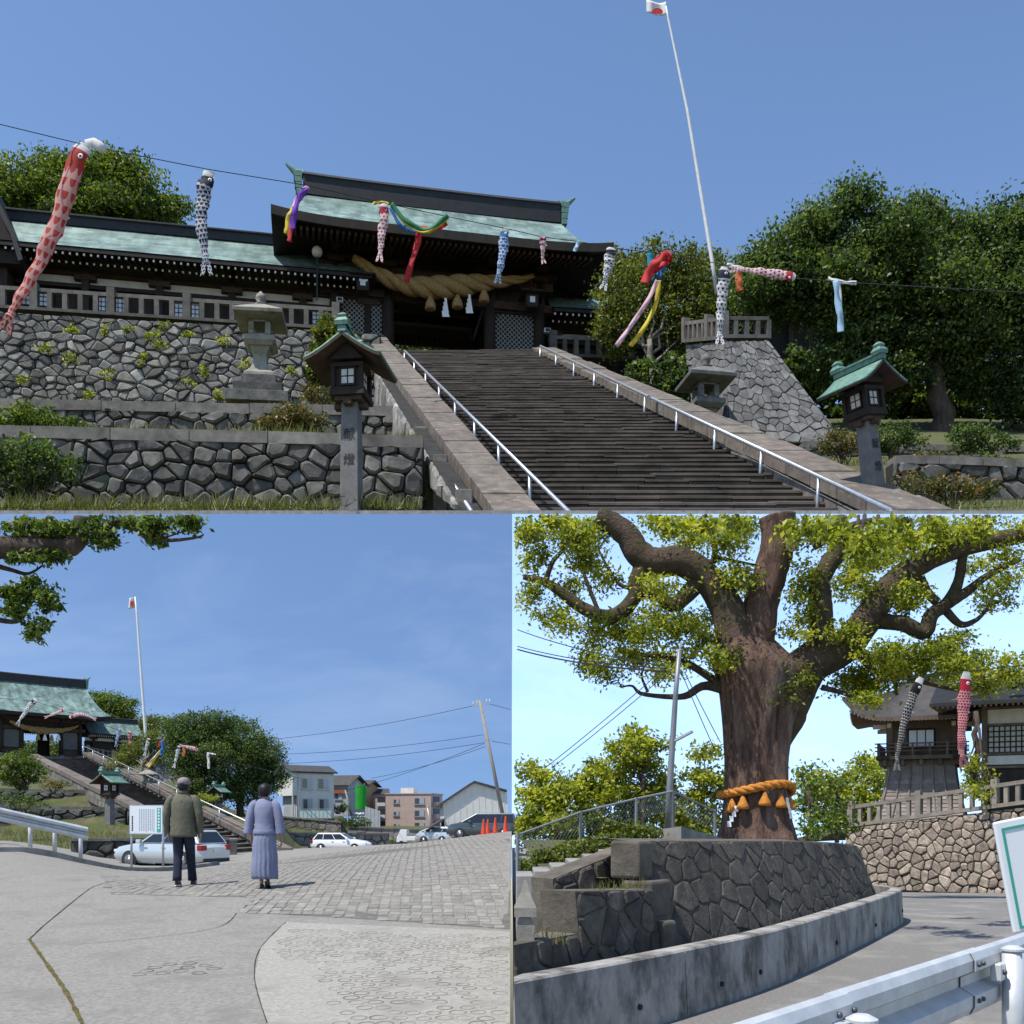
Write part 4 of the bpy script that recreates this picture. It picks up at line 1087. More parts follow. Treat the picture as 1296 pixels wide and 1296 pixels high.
# --- lantern posts and stone lanterns
p = PT(445, 650, 20.4); build_lantern_post('lantern_post', 'green roofed wooden lantern on inscribed post before the left terraces, top picture', p, R(-8), S * .79, post_h=2.74)
p = PT(1109, 640, 22.5); build_lantern_post('lantern_post', 'leaning green roofed wooden lantern on inscribed post right of the stairs, top picture', p, R(32), S * .76, tilt=(0, R(-11)), post_h=2.36)
build_stone_lantern('stone_lantern', 'large pale stone lantern on a stepped base in front of the fieldstone wall', PT(330, 522, 41), S, rz=R(6))
build_stone_lantern('stone_lantern', 'grey stone lantern beside the block masonry tower right of the stairs', PT(893, 560, 38), S * .92, tiers=0, rz=R(10), mat=nm('lantern_grey', (.2, .195, .18, 1), (.09, .088, .08, 1), 3, .95, .5, 25, .02))
# --- masonry tower on the right
tower_stone = nm('tower_stone', (.20, .197, .19, 1), (.09, .088, .085, 1), 2.4, .95, .9, 8, .08, rand=.3)
t = thing('masonry_tower', 'tapering grey tower of fitted cut blocks right of the stairs', 'tower', PT(980, 560, 40), 0, S)
Mi = ROOT[t.name].inverted(); rng = random.Random(31)
A = dpt(916, 432, 40); B = dpt(972, 432, 40.6); C0 = dpt(925, 566, 38.2); D0 = dpt(1066, 558, 38.6); E = dpt(868, 437, 43.5); E0 = dpt(880, 540, 42.5)
def quad_face(P00, P10, P11, P01, nx, ny, seed):
    nrm = (P10 - P00).cross(P01 - P00).normalized(); W = (P10 - P00).length; Hh = (P01 - P00).length
    f = lambda x, z, h: Mi @ LW(*(P00.lerp(P10, x / W).lerp(P01.lerp(P11, x / W), z / Hh) + nrm * h))
    out = [(0, 0), (W, 0), (W, Hh), (0, Hh)]
    wall_backing(t, out, f, joint_dark, .3)
    rr = random.Random(seed); sk = .55
    polys = [[(min(W, max(0, x)), min(Hh, max(0, z))) for x, z in pl] for pl in cells(out, nx, ny, .26, rr)]
    stones(t, polys, f, tower_stone, .012, .05, rr, 'block', rnd=False, flat=.88, tilt=.06)
quad_face(C0, D0, B, A, 13, 16, 3)
quad_face(E0, C0, A, E, 5, 12, 4)
build_balustrade('balustrade', 'stone balustrade on top of the masonry tower', [PT(868, 434, 43.5), PT(916, 430, 40.1), PT(972, 430, 40.7)], .95, S, .26, .5, 5, bal_dark)
# --- flagpole with flag
t = thing('flagpole', 'tall white flagpole rising behind the stairs in the top picture', 'flagpole', PT(902, 345, 48), 0, S)
MB().tube([PT(907, 372, 48), PT(902, 335, 48), PT(870, 140, 48), PT(845, 20, 48), PT(843, 8, 48)], [.095 * S, .095 * S, .07 * S, .045 * S, .03 * S], 10).build('pole', nm('white_pole', (.72, .72, .70, 1), (.6, .6, .58, 1), 3, .5, 0), t, world=True, smooth=True)
f = thing('flag', 'white flag with a red disc at the top edge of the picture', 'flag', PT(845, 14, 48), 0, S)
fl = lambda a, b: PT(lerp(843, 818, a), lerp(2, 18, b) + 2 * math.sin(a * 5), 48 + .2 * math.sin(a * 6))
MB().grid(fl, 10, 6).build('cloth', C_WHT, f, world=True, smooth=True, solid=.01)
mb = MB(); c = (832, 15); mb.add([PT(c[0] + 7 * math.cos(a), min(17.6, c[1] + 5 * math.sin(a)), 47.7) for a in np.linspace(0, 2 * math.pi, 17)[:-1]], [tuple(range(16))]); mb.build('disc', C_RED, f, world=True)
# --- carp streamers on the cable
DC = 30.0
wpts = [PT(-30, 150, 27), PT(110, 184, 28), PT(262, 214, 29), PT(385, 234, 30), PT(482, 256, 31), PT(566, 274, 31.5), PT(640, 289, 32), PT(687, 300, 32), PT(735, 306, 32), PT(774, 314, 32), PT(850, 322, 32), PT(915, 335, 32), PT(1005, 352, 31), PT(1085, 358, 30), PT(1330, 372, 27)]
wire('cable', 'thin cable sloping across the sky that carries the carp streamers, top picture', wpts, .012 * S)
px = lambda n_, d=30: n_ / F * d * S
def tc(label, uv, w, mat, d=30, **k): return build_carp('carp_streamer', label, [PT(u, v, d) for u, v in uv], px(w, d), mat, S, 'carp streamers over the wide stairs', **k)
tc('largest red carp streamer at the left edge over the corridor roof', [(108, 184), (98, 205), (82, 255), (62, 305), (42, 345), (22, 382), (12, 400)], 24, K_RED, 28, seed=1)
q = thing('carp_mouth_cloth', 'white mouth cloth blown sideways at the head of the largest red carp', 'cloth', PT(112, 180, 28), 0, S); MB().tube([PT(108, 181, 28), PT(118, 180, 28), PT(126, 185, 28), PT(132, 191, 28)], [px(4), px(5.5), px(6), px(5)], 10, flat=.5).build('cuff', C_WHT, q, world=True, smooth=True)
tc('black carp streamer hanging in front of the sky left of the gate roof', [(265, 218), (259, 240), (254, 268), (256, 300), (261, 332)], 19, K_BLK, 29, seed=2)
tc('small red and white carp streamer hanging at the left of the straw rope', [(487, 258), (485, 280), (482, 305), (481, 322)], 12, K_RW, 31, seed=3)
tc('blue carp streamer hanging at the right end of the straw rope', [(639, 289), (637, 310), (634, 335), (631, 348)], 12, K_BLU, 32, seed=4)
tc('tiny red carp streamer hanging under the right end of the gate eave', [(687, 300), (687, 312), (687, 328)], 8, K_RW, 32, seed=5)
tc('black and white carp streamer hanging at the right corner of the gate roof', [(774, 314), (771, 330), (768, 345), (766, 358)], 13, K_BW, 32, seed=6)
tc('long black and white carp streamer hanging in front of the masonry tower', [(917, 338), (915, 365), (912, 395), (911, 425)], 15, K_BW, 32, seed=7)
tc('red carp streamer blown flat left of the large tree', [(1006, 351), (985, 347), (955, 343), (933, 341)], 12, K_RW, 31, seed=8)
def rib(label, parts, d=31, w=6):
    q = thing('ribbon_streamer', label, 'streamer', PT(parts[0][0][0][0], parts[0][0][0][1], d), 0, S, 'ribbon streamers over the wide stairs')
    for i, (uv, m, ww) in enumerate(parts): ribbon(q, 'ribbon', [PT(u, v, d + .15 * i) for u, v in uv], px(ww, d), m, i)
rib('bunched purple, red and yellow streamer at the left end of the gate roof', [([(388, 238), (378, 252), (372, 272), (370, 290)], C_PUR, 8), ([(386, 240), (374, 262), (368, 292), (366, 306)], C_RED, 6), ([(390, 236), (380, 246), (371, 262)], C_PINK, 6), ([(372, 262), (365, 275), (362, 296)], C_YEL, 6), ([(373, 262), (368, 280), (366, 300)], C_CYAN, 5)], 30)
rib('looping green, yellow, blue and red streamer in front of the gate roof', [([(495, 258), (515, 280), (540, 290), (567, 273)], C_GRN, 6), ([(497, 262), (515, 284), (540, 294), (567, 277)], C_YEL, 4), ([(494, 262), (508, 286), (530, 293), (538, 290)], C_BLU, 5), ([(565, 281), (550, 290), (533, 290), (528, 310), (520, 335), (514, 357)], C_RED, 8), ([(472, 258), (480, 256), (492, 258)], C_YEL, 4)], 31)
rib('red and blue streamer with long pink and yellow tails above the small tree', [([(850, 322), (832, 330), (815, 358)], C_RED, 12), ([(848, 328), (830, 340), (818, 345)], C_RED, 9), ([(822, 320), (825, 340), (823, 355)], C_CYAN, 10), ([(840, 322), (838, 340), (832, 352)], C_BLU, 9), ([(832, 355), (820, 380), (800, 410), (780, 438)], C_PINK, 6), ([(834, 355), (830, 385), (815, 415), (798, 438)], C_YEL, 6)], 32)
rib('tiny pale blue streamer under the right eave of the gate', [([(733, 305), (730, 312), (727, 318)], C_SKY, 5)], 32)
rib('short orange and white pennant beside the long black and white carp', [([(935, 339), (935, 355), (937, 368)], C_ORG, 9), ([(920, 334), (928, 337), (940, 340)], C_WHT, 5)], 32)
rib('pale blue and white streamer hanging alone against the large tree', [([(1058, 355), (1060, 380), (1063, 400), (1064, 420)], C_SKY, 8), ([(1062, 357), (1064, 385), (1066, 412)], C_WHT, 4), ([(1048, 352), (1065, 357), (1084, 358)], C_WHT, 5)], 30)
# --- trees and shrubs
TK = dict(s=S)
def tb(L, d): return [px_blob(u, v, d + (r[4] if len(r) > 4 else 0), r[2], r[3], (r[2] + r[3]) * .5, S) for r in L for u, v in [(r[0], r[1])]]
kw = window_keep(-80, 1380, -50, 646)
tree('camphor_tree', 'light green round tree behind the corridor roof at upper left', 'tree', PT(130, 420, 62), 14 * S, .5 * S,
     tb([(60, 235, 60, 34), (130, 215, 42, 24), (165, 240, 50, 36), (100, 262, 70, 26), (205, 268, 34, 16), (30, 262, 40, 24), (150, 270, 60, 20), (-20, 250, 50, 40), (75, 205, 22, 12)], 62), (bark, leaf_camphor), .24 * S, 34 / S ** 2 * 1.6, 18, .33 * S, 41, kw, **TK)
big = [(u, v + (34 if v < 300 else 12 if v < 380 else 0), ru, rv) for u, v, ru, rv in [(1010, 290, 60, 38), (1080, 270, 70, 40), (1150, 262, 60, 36), (1170, 235, 26, 12), (1230, 290, 80, 50), (1290, 262, 70, 36), (990, 350, 60, 40), (1060, 350, 80, 50), (1140, 340, 90, 60), (1230, 370, 90, 60), (1320, 350, 70, 80), (1090, 420, 60, 40), (1180, 430, 80, 45), (1260, 450, 70, 50), (1060, 460, 40, 24), (1120, 480, 40, 26), (1300, 500, 50, 40), (960, 330, 30, 26), (1030, 246, 24, 10)]]
tree('large_tree', 'largest dense dark green tree filling the right side of the top picture', 'tree', PT(1195, 568, 45), 16 * S, .55 * S, tb(big, 45), (bark, leaf_dark), .19 * S, 34 / S ** 2 * 2.6, 22, .30 * S, 42, kw, limbs=14, trunk_top=PT(1180, 420, 45), **TK)
tree('slender_tree', 'yellow green tree with pale trunk between the gate and the masonry tower', 'tree', PT(830, 500, 49), 6 * S, .22 * S,
     tb([(790, 365, 40, 30), (830, 350, 40, 28), (880, 345, 40, 24), (900, 380, 40, 30), (860, 390, 46, 36), (810, 410, 34, 30), (780, 420, 26, 30), (870, 425, 40, 24), (770, 405, 18, 18)], 50), (pale_bark, leaf_yellow), .17 * S, 34 / S ** 2 * 2.2, 18, .25 * S, 43, kw, trunk_top=PT(822, 430, 49), **TK)
tree('background_tree', 'pale yellow green tree behind the right corner of the gate roof', 'tree', PT(755, 480, 78), 6 * S, .3 * S,
     tb([(725, 345, 24, 18), (760, 338, 34, 22), (790, 345, 26, 20), (750, 365, 50, 20), (895, 335, 30, 14)], 78), (bark, leaf_yellow), .3 * S, 34 / S ** 2 * 1.0, 14, .33 * S, 44, kw, **TK)
tree('background_tree', 'sunlit green tree seen through the open gateway', 'tree', PT(545, 560, 80), 6 * S, .3 * S,
     tb([(520, 425, 34, 26), (560, 430, 34, 26), (590, 440, 30, 26), (540, 455, 50, 26)], 80), (bark, leaf_camphor), .3 * S, 34 / S ** 2 * .8, 15, .33 * S, 45, kw, **TK)
tree('background_tree', 'dark evergreen behind the masonry tower and the hall', 'tree', PT(960, 520, 62), 6 * S, .3 * S,
     tb([(940, 370, 40, 26), (990, 385, 44, 24), (910, 400, 34, 30), (1030, 400, 40, 30)], 62), (bark, leaf_dark), .3 * S, 34 / S ** 2 * .8, 15, .3 * S, 46, kw, **TK)
def sh(name, label, u, vb, d, L, mat, seed, leaf=.14, den=1.0): return shrub(name, label, PT(u, vb, d), tb(L, d), mat, leaf * S, 34 / S ** 2 * den * 5, 18, .13 * S, seed, S, keep=kw)
sh('bush', 'leafy yellow green bush behind the left lantern roof', 425, 500, 42, [(425, 430, 24, 22), (410, 455, 20, 22), (440, 460, 24, 30), (400, 475, 14, 16)], leaf_yellow, 51, .17)
sh('bush', 'spreading bush in shade at the left edge below the terraces', 40, 640, 22.5, [(40, 590, 44, 24), (20, 570, 40, 20), (70, 600, 26, 18), (10, 610, 30, 24)], leaf_dark, 52, .1)
sh('bush', 'light bush above the middle terrace at the left edge', 60, 552, 30, [(45, 536, 46, 14), (90, 540, 26, 10), (15, 538, 26, 14)], leaf_camphor, 53, .11)
sh('azalea', 'reddish azalea beside the stepped base of the stone lantern', 400, 526, 38, [(400, 500, 24, 10), (415, 512, 14, 8)], leaf_azalea, 54, .1)
sh('azalea', 'green and red azalea on the lower left terrace', 368, 553, 30, [(370, 524, 30, 12), (352, 540, 28, 12), (392, 538, 20, 12), (365, 535, 34, 12)], leaf_azalea, 55, .1)
sh('azalea', 'broad orange tinted azalea at the lower right edge of the top picture', 1195, 645, 23.5, [(1165, 616, 34, 11), (1205, 618, 42, 13), (1238, 622, 22, 10)], leaf_azalea, 56, .085)
sh('azalea', 'small azalea between the masonry tower and the right lantern', 1070, 590, 31, [(1062, 558, 22, 12), (1050, 565, 14, 8), (1080, 566, 16, 10)], leaf_azalea, 57, .09)
sh('azalea', 'dark azalea right of the leaning lantern post', 1130, 585, 33, [(1125, 552, 28, 16), (1150, 556, 20, 12), (1110, 562, 16, 12)], leaf_dark, 58, .1)
sh('bush', 'ivy like bush at the foot of the large tree', 1250, 575, 36, [(1225, 552, 26, 16), (1260, 560, 30, 12)], leaf_dark, 59, .11)
sh('hedge', 'dark undergrowth in the shade below the large tree', 1180, 570, 52, [(1060, 500, 40, 40), (1120, 510, 50, 44), (1190, 510, 60, 50), (1260, 510, 60, 50), (1330, 500, 50, 60), (1090, 540, 50, 24), (1160, 548, 50, 22), (1240, 552, 50, 20), (1310, 550, 50, 24), (1000, 480, 30, 40), (1120, 565, 40, 16), (1200, 570, 50, 16), (1280, 572, 50, 16)], leaf_dark, 60, .24, .35)
sh('hedge', 'shrubbery behind the grey stone lantern right of the stairs', 880, 560, 47, [(870, 480, 30, 30), (850, 500, 30, 30), (895, 510, 30, 30), (880, 540, 40, 20), (820, 480, 30, 24), (940, 480, 40, 30)], leaf_dark, 62, .2, .4)
sh('azalea', 'rounded azalea low on the slope beside the right parapet', 1240, 600, 28, [(1230, 585, 24, 10), (1262, 588, 24, 10)], leaf_dark, 63, .09, .8)
sh('azalea', 'clipped azalea behind the leaning lantern post', 1165, 600, 30, [(1165, 582, 20, 9), (1185, 586, 16, 8)], leaf_azalea, 64, .09, .8)
# grass along the terraces
nr = np.random.default_rng(7)
def grow(u0, u1, v, d0, d1, n): 
    u = nr.uniform(u0, u1, n); d = nr.uniform(d0, d1, n); return np.array([LW((a - 648) / F * b, b, zz(v, d0) + (b - d0) * .04) for a, b in zip(u, d)])
ga = [grow(-60, 470, 516, D3 - 12.2, D3 - 12.1 + .0, 1), grow(-60, 530, 640, 20.2, 23, 12000), grow(180, 530, 553, D1 + .3, D1 + 1.5, 1800), grow(-60, 480, 519, D2 + .3, D2 + 2.0, 5200), grow(60, 400, 548, D1 + .4, D1 + 2, 2600)]
grass('grass', 'dry and green grass along the left terraces of the top picture', np.concatenate(ga), .24 * S, grass_mat, 8)
gb = [np.array([LW(x, d, rz_(x, d)) for x, d in zip(nr.uniform(9, 22, 7000), nr.uniform(20, 37, 7000))])]
grass('grass', 'tufts of grass on the slope right of the stairs in the top picture', np.concatenate(gb), .2 * S, grass_mat, 9)
# weeds in the fieldstone wall
mbw = [px_blob(u, v, 44.6, 7, 6, 3, S) for u, v in ((92, 417), (133, 415), (162, 413), (206, 415), (193, 425), (238, 424), (205, 437), (258, 470), (135, 472), (240, 484), (60, 440), (285, 430), (310, 462), (30, 480), (180, 455), (275, 500), (110, 500), (370, 470), (90, 455))]
C, tone = clump_points(mbw, 34 / S ** 2 * 4, 8, .08 * S, nr); w = thing('wall_weeds', 'yellowish weeds growing out of the tall fieldstone wall', 'weeds', PT(150, 480, 45), 0, S, kind='stuff'); leaf_obj('foliage', C, tone, .13 * S, leaf_bright, w, nr)
# ================================================================ LOWER LEFT VIEW: couple walking up the paved forecourt
rl = random.Random(77)
def zb(x, y):
    b = pw(y, [(3, -.35), (7.6, 0), (12, .27), (16.3, .46), (20, .40), (25, .22), (36, -.14), (60, -.55), (90, -.9), (150, -1.2)])
    r = x / max(y, 1)
    up = 1.12 * max(0, min(1.15, (r + .33) / .33)) * pw(y, [(0, 0), (13, 0), (28, 1), (45, .98), (67, .95), (78, .1), (150, 0)])
    lf = .75 * sstep(.36, .5, -r) * pw(y, [(0, 0), (18, 0), (27, 1), (40, 1.3), (60, 1.2), (150, 1)])
    return b + up + lf
def gp(u, v, dz=0.0):
    """where the ray of a picture point meets the ground"""
    d = 5.0
    while d < 130:
        if zb((u - 648) / F * d, d) >= CZ + (HV - v) / F * d: break
        d += .05
    return Vector(((u - 648) / F * d, d, zb((u - 648) / F * d, d) + dz))
def gz(u, d, dz=0): x = (u - 648) / F * d; return Vector((x, d, zb(x, d) + dz))
forecourt = nm('forecourt_concrete', (0.275, 0.262, 0.235, 1), (0.19, 0.18, 0.163, 1), 22, 0.95, 0.8, 60, 0.012, c3=(0.19, 0.181, 0.163, 1), s3=1.7, t3=0.57, contrast=.12)
mb = MB(); ys = list(np.concatenate([np.arange(3, 40, .5), np.arange(40, 140, 4)])); xs = [0 - (i / 60) ** 1.8 * 95 for i in range(61)][::-1]; xs[-1] = -.012
vs_ = [Vector((x, y, zb(x, y))) for y in ys for x in xs]; n = len(xs)
mb.add(vs_, [(j * n + i, j * n + i + 1, (j + 1) * n + i + 1, (j + 1) * n + i) for j in range(len(ys) - 1) for i in range(n - 1)])
court = struct('pavement', mb, forecourt, smooth=True)
def ground_poly(name, uvs, mat, dz, step=.25, kind='structure'):
    """a thin sheet draped on the ground inside a picture polygon"""
    pts = [gp(u, v) for u, v in uvs]; mb = MB(); out = []
    for a, b in zip(pts, pts[1:] + pts[:1]):
        m = max(1, int((b - a).length / step))
        for i in range(m): q = a.lerp(b, i / m); out.append(Vector((q.x, q.y, zb(q.x, q.y) + dz)))
    mb.add(out, [tuple(range(len(out)))]); o = mb.build(name, mat); o['kind'] = kind; return o
def in_poly(p, poly):
    c = False; j = len(poly) - 1
    for i in range(len(poly)):
        if (poly[i][1] > p[1]) != (poly[j][1] > p[1]) and p[0] < (poly[j][0] - poly[i][0]) * (p[1] - poly[i][1]) / (poly[j][1] - poly[i][1]) + poly[i][0]: c = not c
        j = i
    return c
# stone setts of the upper forecourt: each sett a raised stone; the nearest 300 as parts
sett_mat = nm('sett_stone', (0.27, 0.255, 0.225, 1), (0.17, 0.16, 0.143, 1), 5, 0.93, 0.4, 50, 0.006, rand=0.16)
zone = [gp(u, v) for u, v in ((140, 1131), (321, 1136), (302, 1155), (420, 1160), (645.5, 1176))] + [Vector((-.02, 31, 0)), gz(470, 33), gz(290, 30), gz(215, 26), gz(130, 22)]
zone2 = [(p.x, p.y) for p in zone]
floor_ = MB(); rest = MB(); sw, sl_ = .145, .24; cand = []
ca, sa = math.cos(R(12)), math.sin(R(12))
for j in range(-24, 110):
    for i in range(-100, 50):
        lx = (i + (.5 if j % 2 else 0)) * sw + rl.uniform(-.012, .012); ly = j * sl_ + rl.uniform(-.02, .02)
        x = lx * ca + ly * sa; y = 12 + ly * ca - lx * sa * .4
        if x < -.12 and in_poly((x, y), zone2): cand.append((y, x))
cand.sort()
sroot = court
for k, (y, x) in enumerate(cand):
    hw, hl = sw / 2 - .009, sl_ / 2 - .014; h = rl.uniform(.005, .012); mbx = MB() if k < 295 else rest
    base = [(x + a * hw * ca, y + b * hl - a * hw * sa * .4) for a, b in ((-1, -1), (1, -1), (1, 1), (-1, 1))]
    topq = [(x + a * hw * .8 * ca, y + b * hl * .86 - a * hw * .8 * sa * .4) for a, b in ((-1, -1), (1, -1), (1, 1), (-1, 1))]
    vv = [Vector((p[0], p[1], zb(*p) - .004)) for p in base] + [Vector((p[0], p[1], zb(*p) + h * .7)) for p in base] + [Vector((p[0], p[1], zb(*p) + h)) for p in topq]
    mbx.add(vv, [(8, 9, 10, 11)] + [(q, (q + 1) % 4, 4 + (q + 1) % 4, 4 + q) for q in range(4)] + [(4 + q, 4 + (q + 1) % 4, 8 + (q + 1) % 4, 8 + q) for q in range(4)])
    if k < 295: mbx.build('sett', sett_mat, court)
o = rest.build('sett_rest', sett_mat, court); o['kind'] = 'stuff'
ground_poly('joint_bed', [(140, 1131), (321, 1136), (302, 1155), (420, 1160), (645.5, 1176), (645.5, 1062), (560, 1067), (480, 1076), (400, 1087), (300, 1100), (215, 1108), (150, 1120)], nm('joint_sand', (.16, .15, .133, 1), (.10, .095, .085, 1), 4, 1, .3, 60), .003)
# lighter concrete pour with ring impressions
pour = nm('ring_concrete', (0.34, 0.325, 0.29, 1), (0.25, 0.24, 0.215, 1), 24, 0.95, 0.7, 60, 0.01, c3=(.22, .21, .19, 1), s3=1.5, t3=.58, contrast=.12)
ground_poly('concrete_pour', [(362, 1168), (330, 1200), (322, 1238), (338, 1300), (645.5, 1300), (645.5, 1180)], pour, .004)
ringm = nm('ring_groove', (.27, .255, .225, 1), (.12, .112, .1, 1), 3.5, 1, .3, 60, contrast=.1); rings = MB(); k = 0
def ring(x, y, r, mbx):
    vv = []; n_ = 14
    for rr, h in ((r, .0045), (r * .94, .0065), (r * .84, .0065), (r * .78, .0045)):
        for q in range(n_): a = 2 * math.pi * q / n_; px_, py_ = x + rr * math.cos(a), y + rr * math.sin(a); vv.append(Vector((px_, py_, zb(px_, py_) + h)))
    mbx.add(vv, [(L * n_ + q, L * n_ + (q + 1) % n_, (L + 1) * n_ + (q + 1) % n_, (L + 1) * n_ + q) for L in range(3) for q in range(n_)])
zr2 = [(p.x, p.y) for p in [gp(u, v) for u, v in ((366, 1176), (345, 1205), (400, 1230), (430, 1300), (645, 1300), (645, 1186))]]
for j in range(0, 44):
    for i in range(0, 30):
        x = -.1 - (i + (.5 if j % 2 else 0)) * .165 + rl.uniform(-.02, .02); y = 6.6 + j * .165 + rl.uniform(-.02, .02)
        if rl.random() < .14 or not in_poly((x, y), zr2): continue
        ring(x, y, rl.uniform(.062, .075), rings)
for u, v in ((195, 1225), (215, 1221), (237, 1225), (260, 1222), (185, 1230), (205, 1232), (228, 1230), (252, 1232), (176, 1234), (270, 1226), (240, 1220)):
    p = gp(u, v); ring(p.x, p.y, .07, rings)
o = rings.build('ring_impressions', ringm, court); o['kind'] = 'stuff'
def strip(name, uvs, w, mat, dz=.005):
    pts = smooth_path([gp(u, v) for u, v in uvs], 10 * len(uvs)); mb = MB(); vv = []
    for i, p in enumerate(pts):
        d = (pts[min(i + 1, len(pts) - 1)] - pts[max(i - 1, 0)]); d.z = 0; d.normalize(); sd = Vector((-d.y, d.x, 0)) * w * rl.uniform(.6, 1.3)
        for q in (p - sd, p + sd): vv.append(Vector((q.x, q.y, zb(q.x, q.y) + dz)))
    mb.add(vv, [(2 * i, 2 * i + 1, 2 * i + 3, 2 * i + 2) for i in range(len(pts) - 1)]); o = mb.build(name, mat, court); return o
crack = nm('crack_dark', (.06, .055, .04, 1), (.03, .028, .02, 1), 5, 1, .3, 40)
strip('joint_line', [(37, 1190), (60, 1222), (82, 1255), (104, 1296)], .02, nm('weedy_joint', (.14, .11, .03, 1), (.05, .045, .02, 1), 9, 1, .5, 40), .006)
strip('joint_line', [(37, 1190), (70, 1160), (110, 1128), (150, 1112)], .007, crack, .006)
strip('joint_line', [(100, 1196), (190, 1187), (276, 1174), (300, 1156)], .005, crack, .006)
strip('joint_line', [(302, 1155), (314, 1146), (326, 1137)], .012, crack, .006)
strip('joint_line', [(326, 1136), (240, 1133), (140, 1130)], .006, crack, .006)
strip('joint_line', [(302, 1155), (420, 1161), (645, 1177)], .007, crack, .006)
strip('joint_line', [(362, 1168), (330, 1200), (322, 1238), (338, 1296)], .004, crack, .0065)
# kerb round the planted corner
kp = smooth_path([gz(-60, 24), gz(40, 25.2), gz(110, 26), gz(155, 27), gz(205, 29.5), gz(250, 31), gz(275, 33)], 28); mb = MB()
for a, b in zip(kp[:-1], kp[1:]): mb.beam(a + Vector((0, 0, .04)), b + Vector((0, 0, .04)), .16, .16)
struct('kerb', mb, concrete)
# --- far terrain behind: verge and bank under the houses
mb = MB()
def bank(u, d):
    a = pw(d, [(85, -1.5), (88, -1.3), (92.5, .15), (98.2, .35), (99.8, 1.85), (112, 2.0), (135, 2.6)]); b = pw(d, [(85, -1.5), (103.3, -1.35), (105, .75), (135, 1.2)]); c_ = pw(d, [(85, -1.5), (110, -1.2), (135, -.6)])
    return lerp(lerp(a, b, sstep(428, 446, u)), c_, sstep(555, 575, u))
mb.grid(lambda a, b: (lambda u, d: Vector(((u - 648) / F * d, d, bank(u, d))))(lerp(325, 647, a), lerp(85, 135, b)), 60, 50)
struct('terrain', mb, soil)
mb = MB()
def hill(u, d):
    a = pw(d, [(42, -1.2), (50, -.3), (62, .5), (70.5, .95), (72, 2.35), (82.5, 2.75), (84, 3.9), (100, 6.4), (110, 8.0), (135, 8.6)]); b = pw(d, [(42, -1.4), (57, -1.2), (64, .0), (80, 2.5), (95, 4.9), (106, 6.9), (112, 8.2), (135, 8.6)])
    c_ = pw(d, [(42, -1.4), (60, -1.2), (70, .2), (76, 1.6), (90, 2.2), (135, 3)])
    return lerp(lerp(a, b, sstep(130, 165, u)), c_, sstep(225, 300, u)) - 2.5 * sstep(340, 385, u)
mb.grid(lambda a, b: (lambda u, d: Vector(((u - 648) / F * d, d, hill(u, d))))(lerp(-140, 390, a), lerp(42, 135, b)), 60, 60)
struct('terrain', mb, soil)
# --- shrine seen from below
GY = R(46); gs = .8
gl = Vector((-51.0, 111, 8.6))
g2 = build_gate('shrine_gate', 'shrine gate with green roof cut by the left edge of the lower left picture', gl, GY, gs, zr=10.3, ze=5.5)
GM2 = ROOT[g2.name]
build_corridor('shrine_corridor', 'low green roofed wing right of the gate in the lower left picture', 8, GM2 @ Vector((6.3, .8, 0)), GY, gs, ze=3.5, zr=5.7, glass=False)
t = thing('straw_rope', 'thick straw rope on the gate in the lower left picture', 'rope', GM2 @ Vector((0, -.9, 4.2)), GY, gs)
path = [GM2 @ Vector((lerp(-4.3, 4.7, i / 40), -.75, 4.45 - 1.05 * (1 - (2 * i / 40 - 1) ** 2) ** .8)) for i in range(41)]
rope_strands(t, path, [gs * pw(i / 40, [(0, .2), (.45, .5), (.85, .24), (1, .1)]) for i in range(41)], 3, straw)
for q in (.42, .52, .62, .72):
    c = path[int(q * 40)] + Vector((0, -.1, -.45)); mb = MB(); mb.lathe([(.03, .1), (.1, 0), (.2, -.3), (.24, -.6)], 10, c); mb.build('tassel', straw if q in (.42, .62) else white_cloth, t, world=True)
def d1(u, v, d): return dpt(u, v, d)
TL, TR, BL_, BR_ = d1(46, 962, 105), d1(107, 960, 111), d1(292, 1092, 57), d1(352, 1088, 61)
st2 = thing('stone_stairs', 'stone stairs climbing to the gate behind the couple, lower left picture', 'stairs', L1(*BL_), 0, 1)
NS2 = 40
for i in range(NS2):
    a, b = BL_.lerp(TL, i / NS2), BR_.lerp(TR, i / NS2); a1, b1 = BL_.lerp(TL, (i + 1) / NS2), BR_.lerp(TR, (i + 1) / NS2); rise = Vector((0, 0, a1.z - a.z))
    MB().pts8([L1(*c) for c in (a - rise, b - rise, b1 - rise * 2, a1 - rise * 2, a + rise, b + rise, b1 + rise * .02, a1 + rise * .02)]).build('step', stone_step, st2, world=True)
slope_par('parapet', 'left parapet of the stairs behind the silver car, lower left picture', BL_ + Vector((0, 0, .9)), TL + Vector((0, 0, .6)), .8, 1.6, 14, -1, s=1, LW=L1, courses=2)
slope_par('parapet', 'right parapet of the stairs behind the couple, lower left picture', BR_ + Vector((0, 0, .7)), TR + Vector((0, 0, .7)), .8, 1.6, 14, 1, s=1, LW=L1, courses=2)
handrail('handrail', 'steel handrail on the right parapet of the stairs, lower left picture', BR_ + Vector((-.2, 0, 1.5)), TR + Vector((-.2, 0, 1.4)), Vector((0, 0, -1.2)), 12, .05, 1, L1)
t = thing('stair_newel', 'square stone newel block at the foot of the stairs behind the silver car', 'post', L1(*d1(288, 1096, 55)), R(20), 1); MB().box(-.45, .45, -.5, .5, 0, 1.35).build('block', stone_cut, t, bevel=.04); MB().box(-.52, .52, -.57, .57, 1.352, 1.5).build('cap', stone_cut, t, bevel=.03)
tw = dict(s=1, LW=L1)
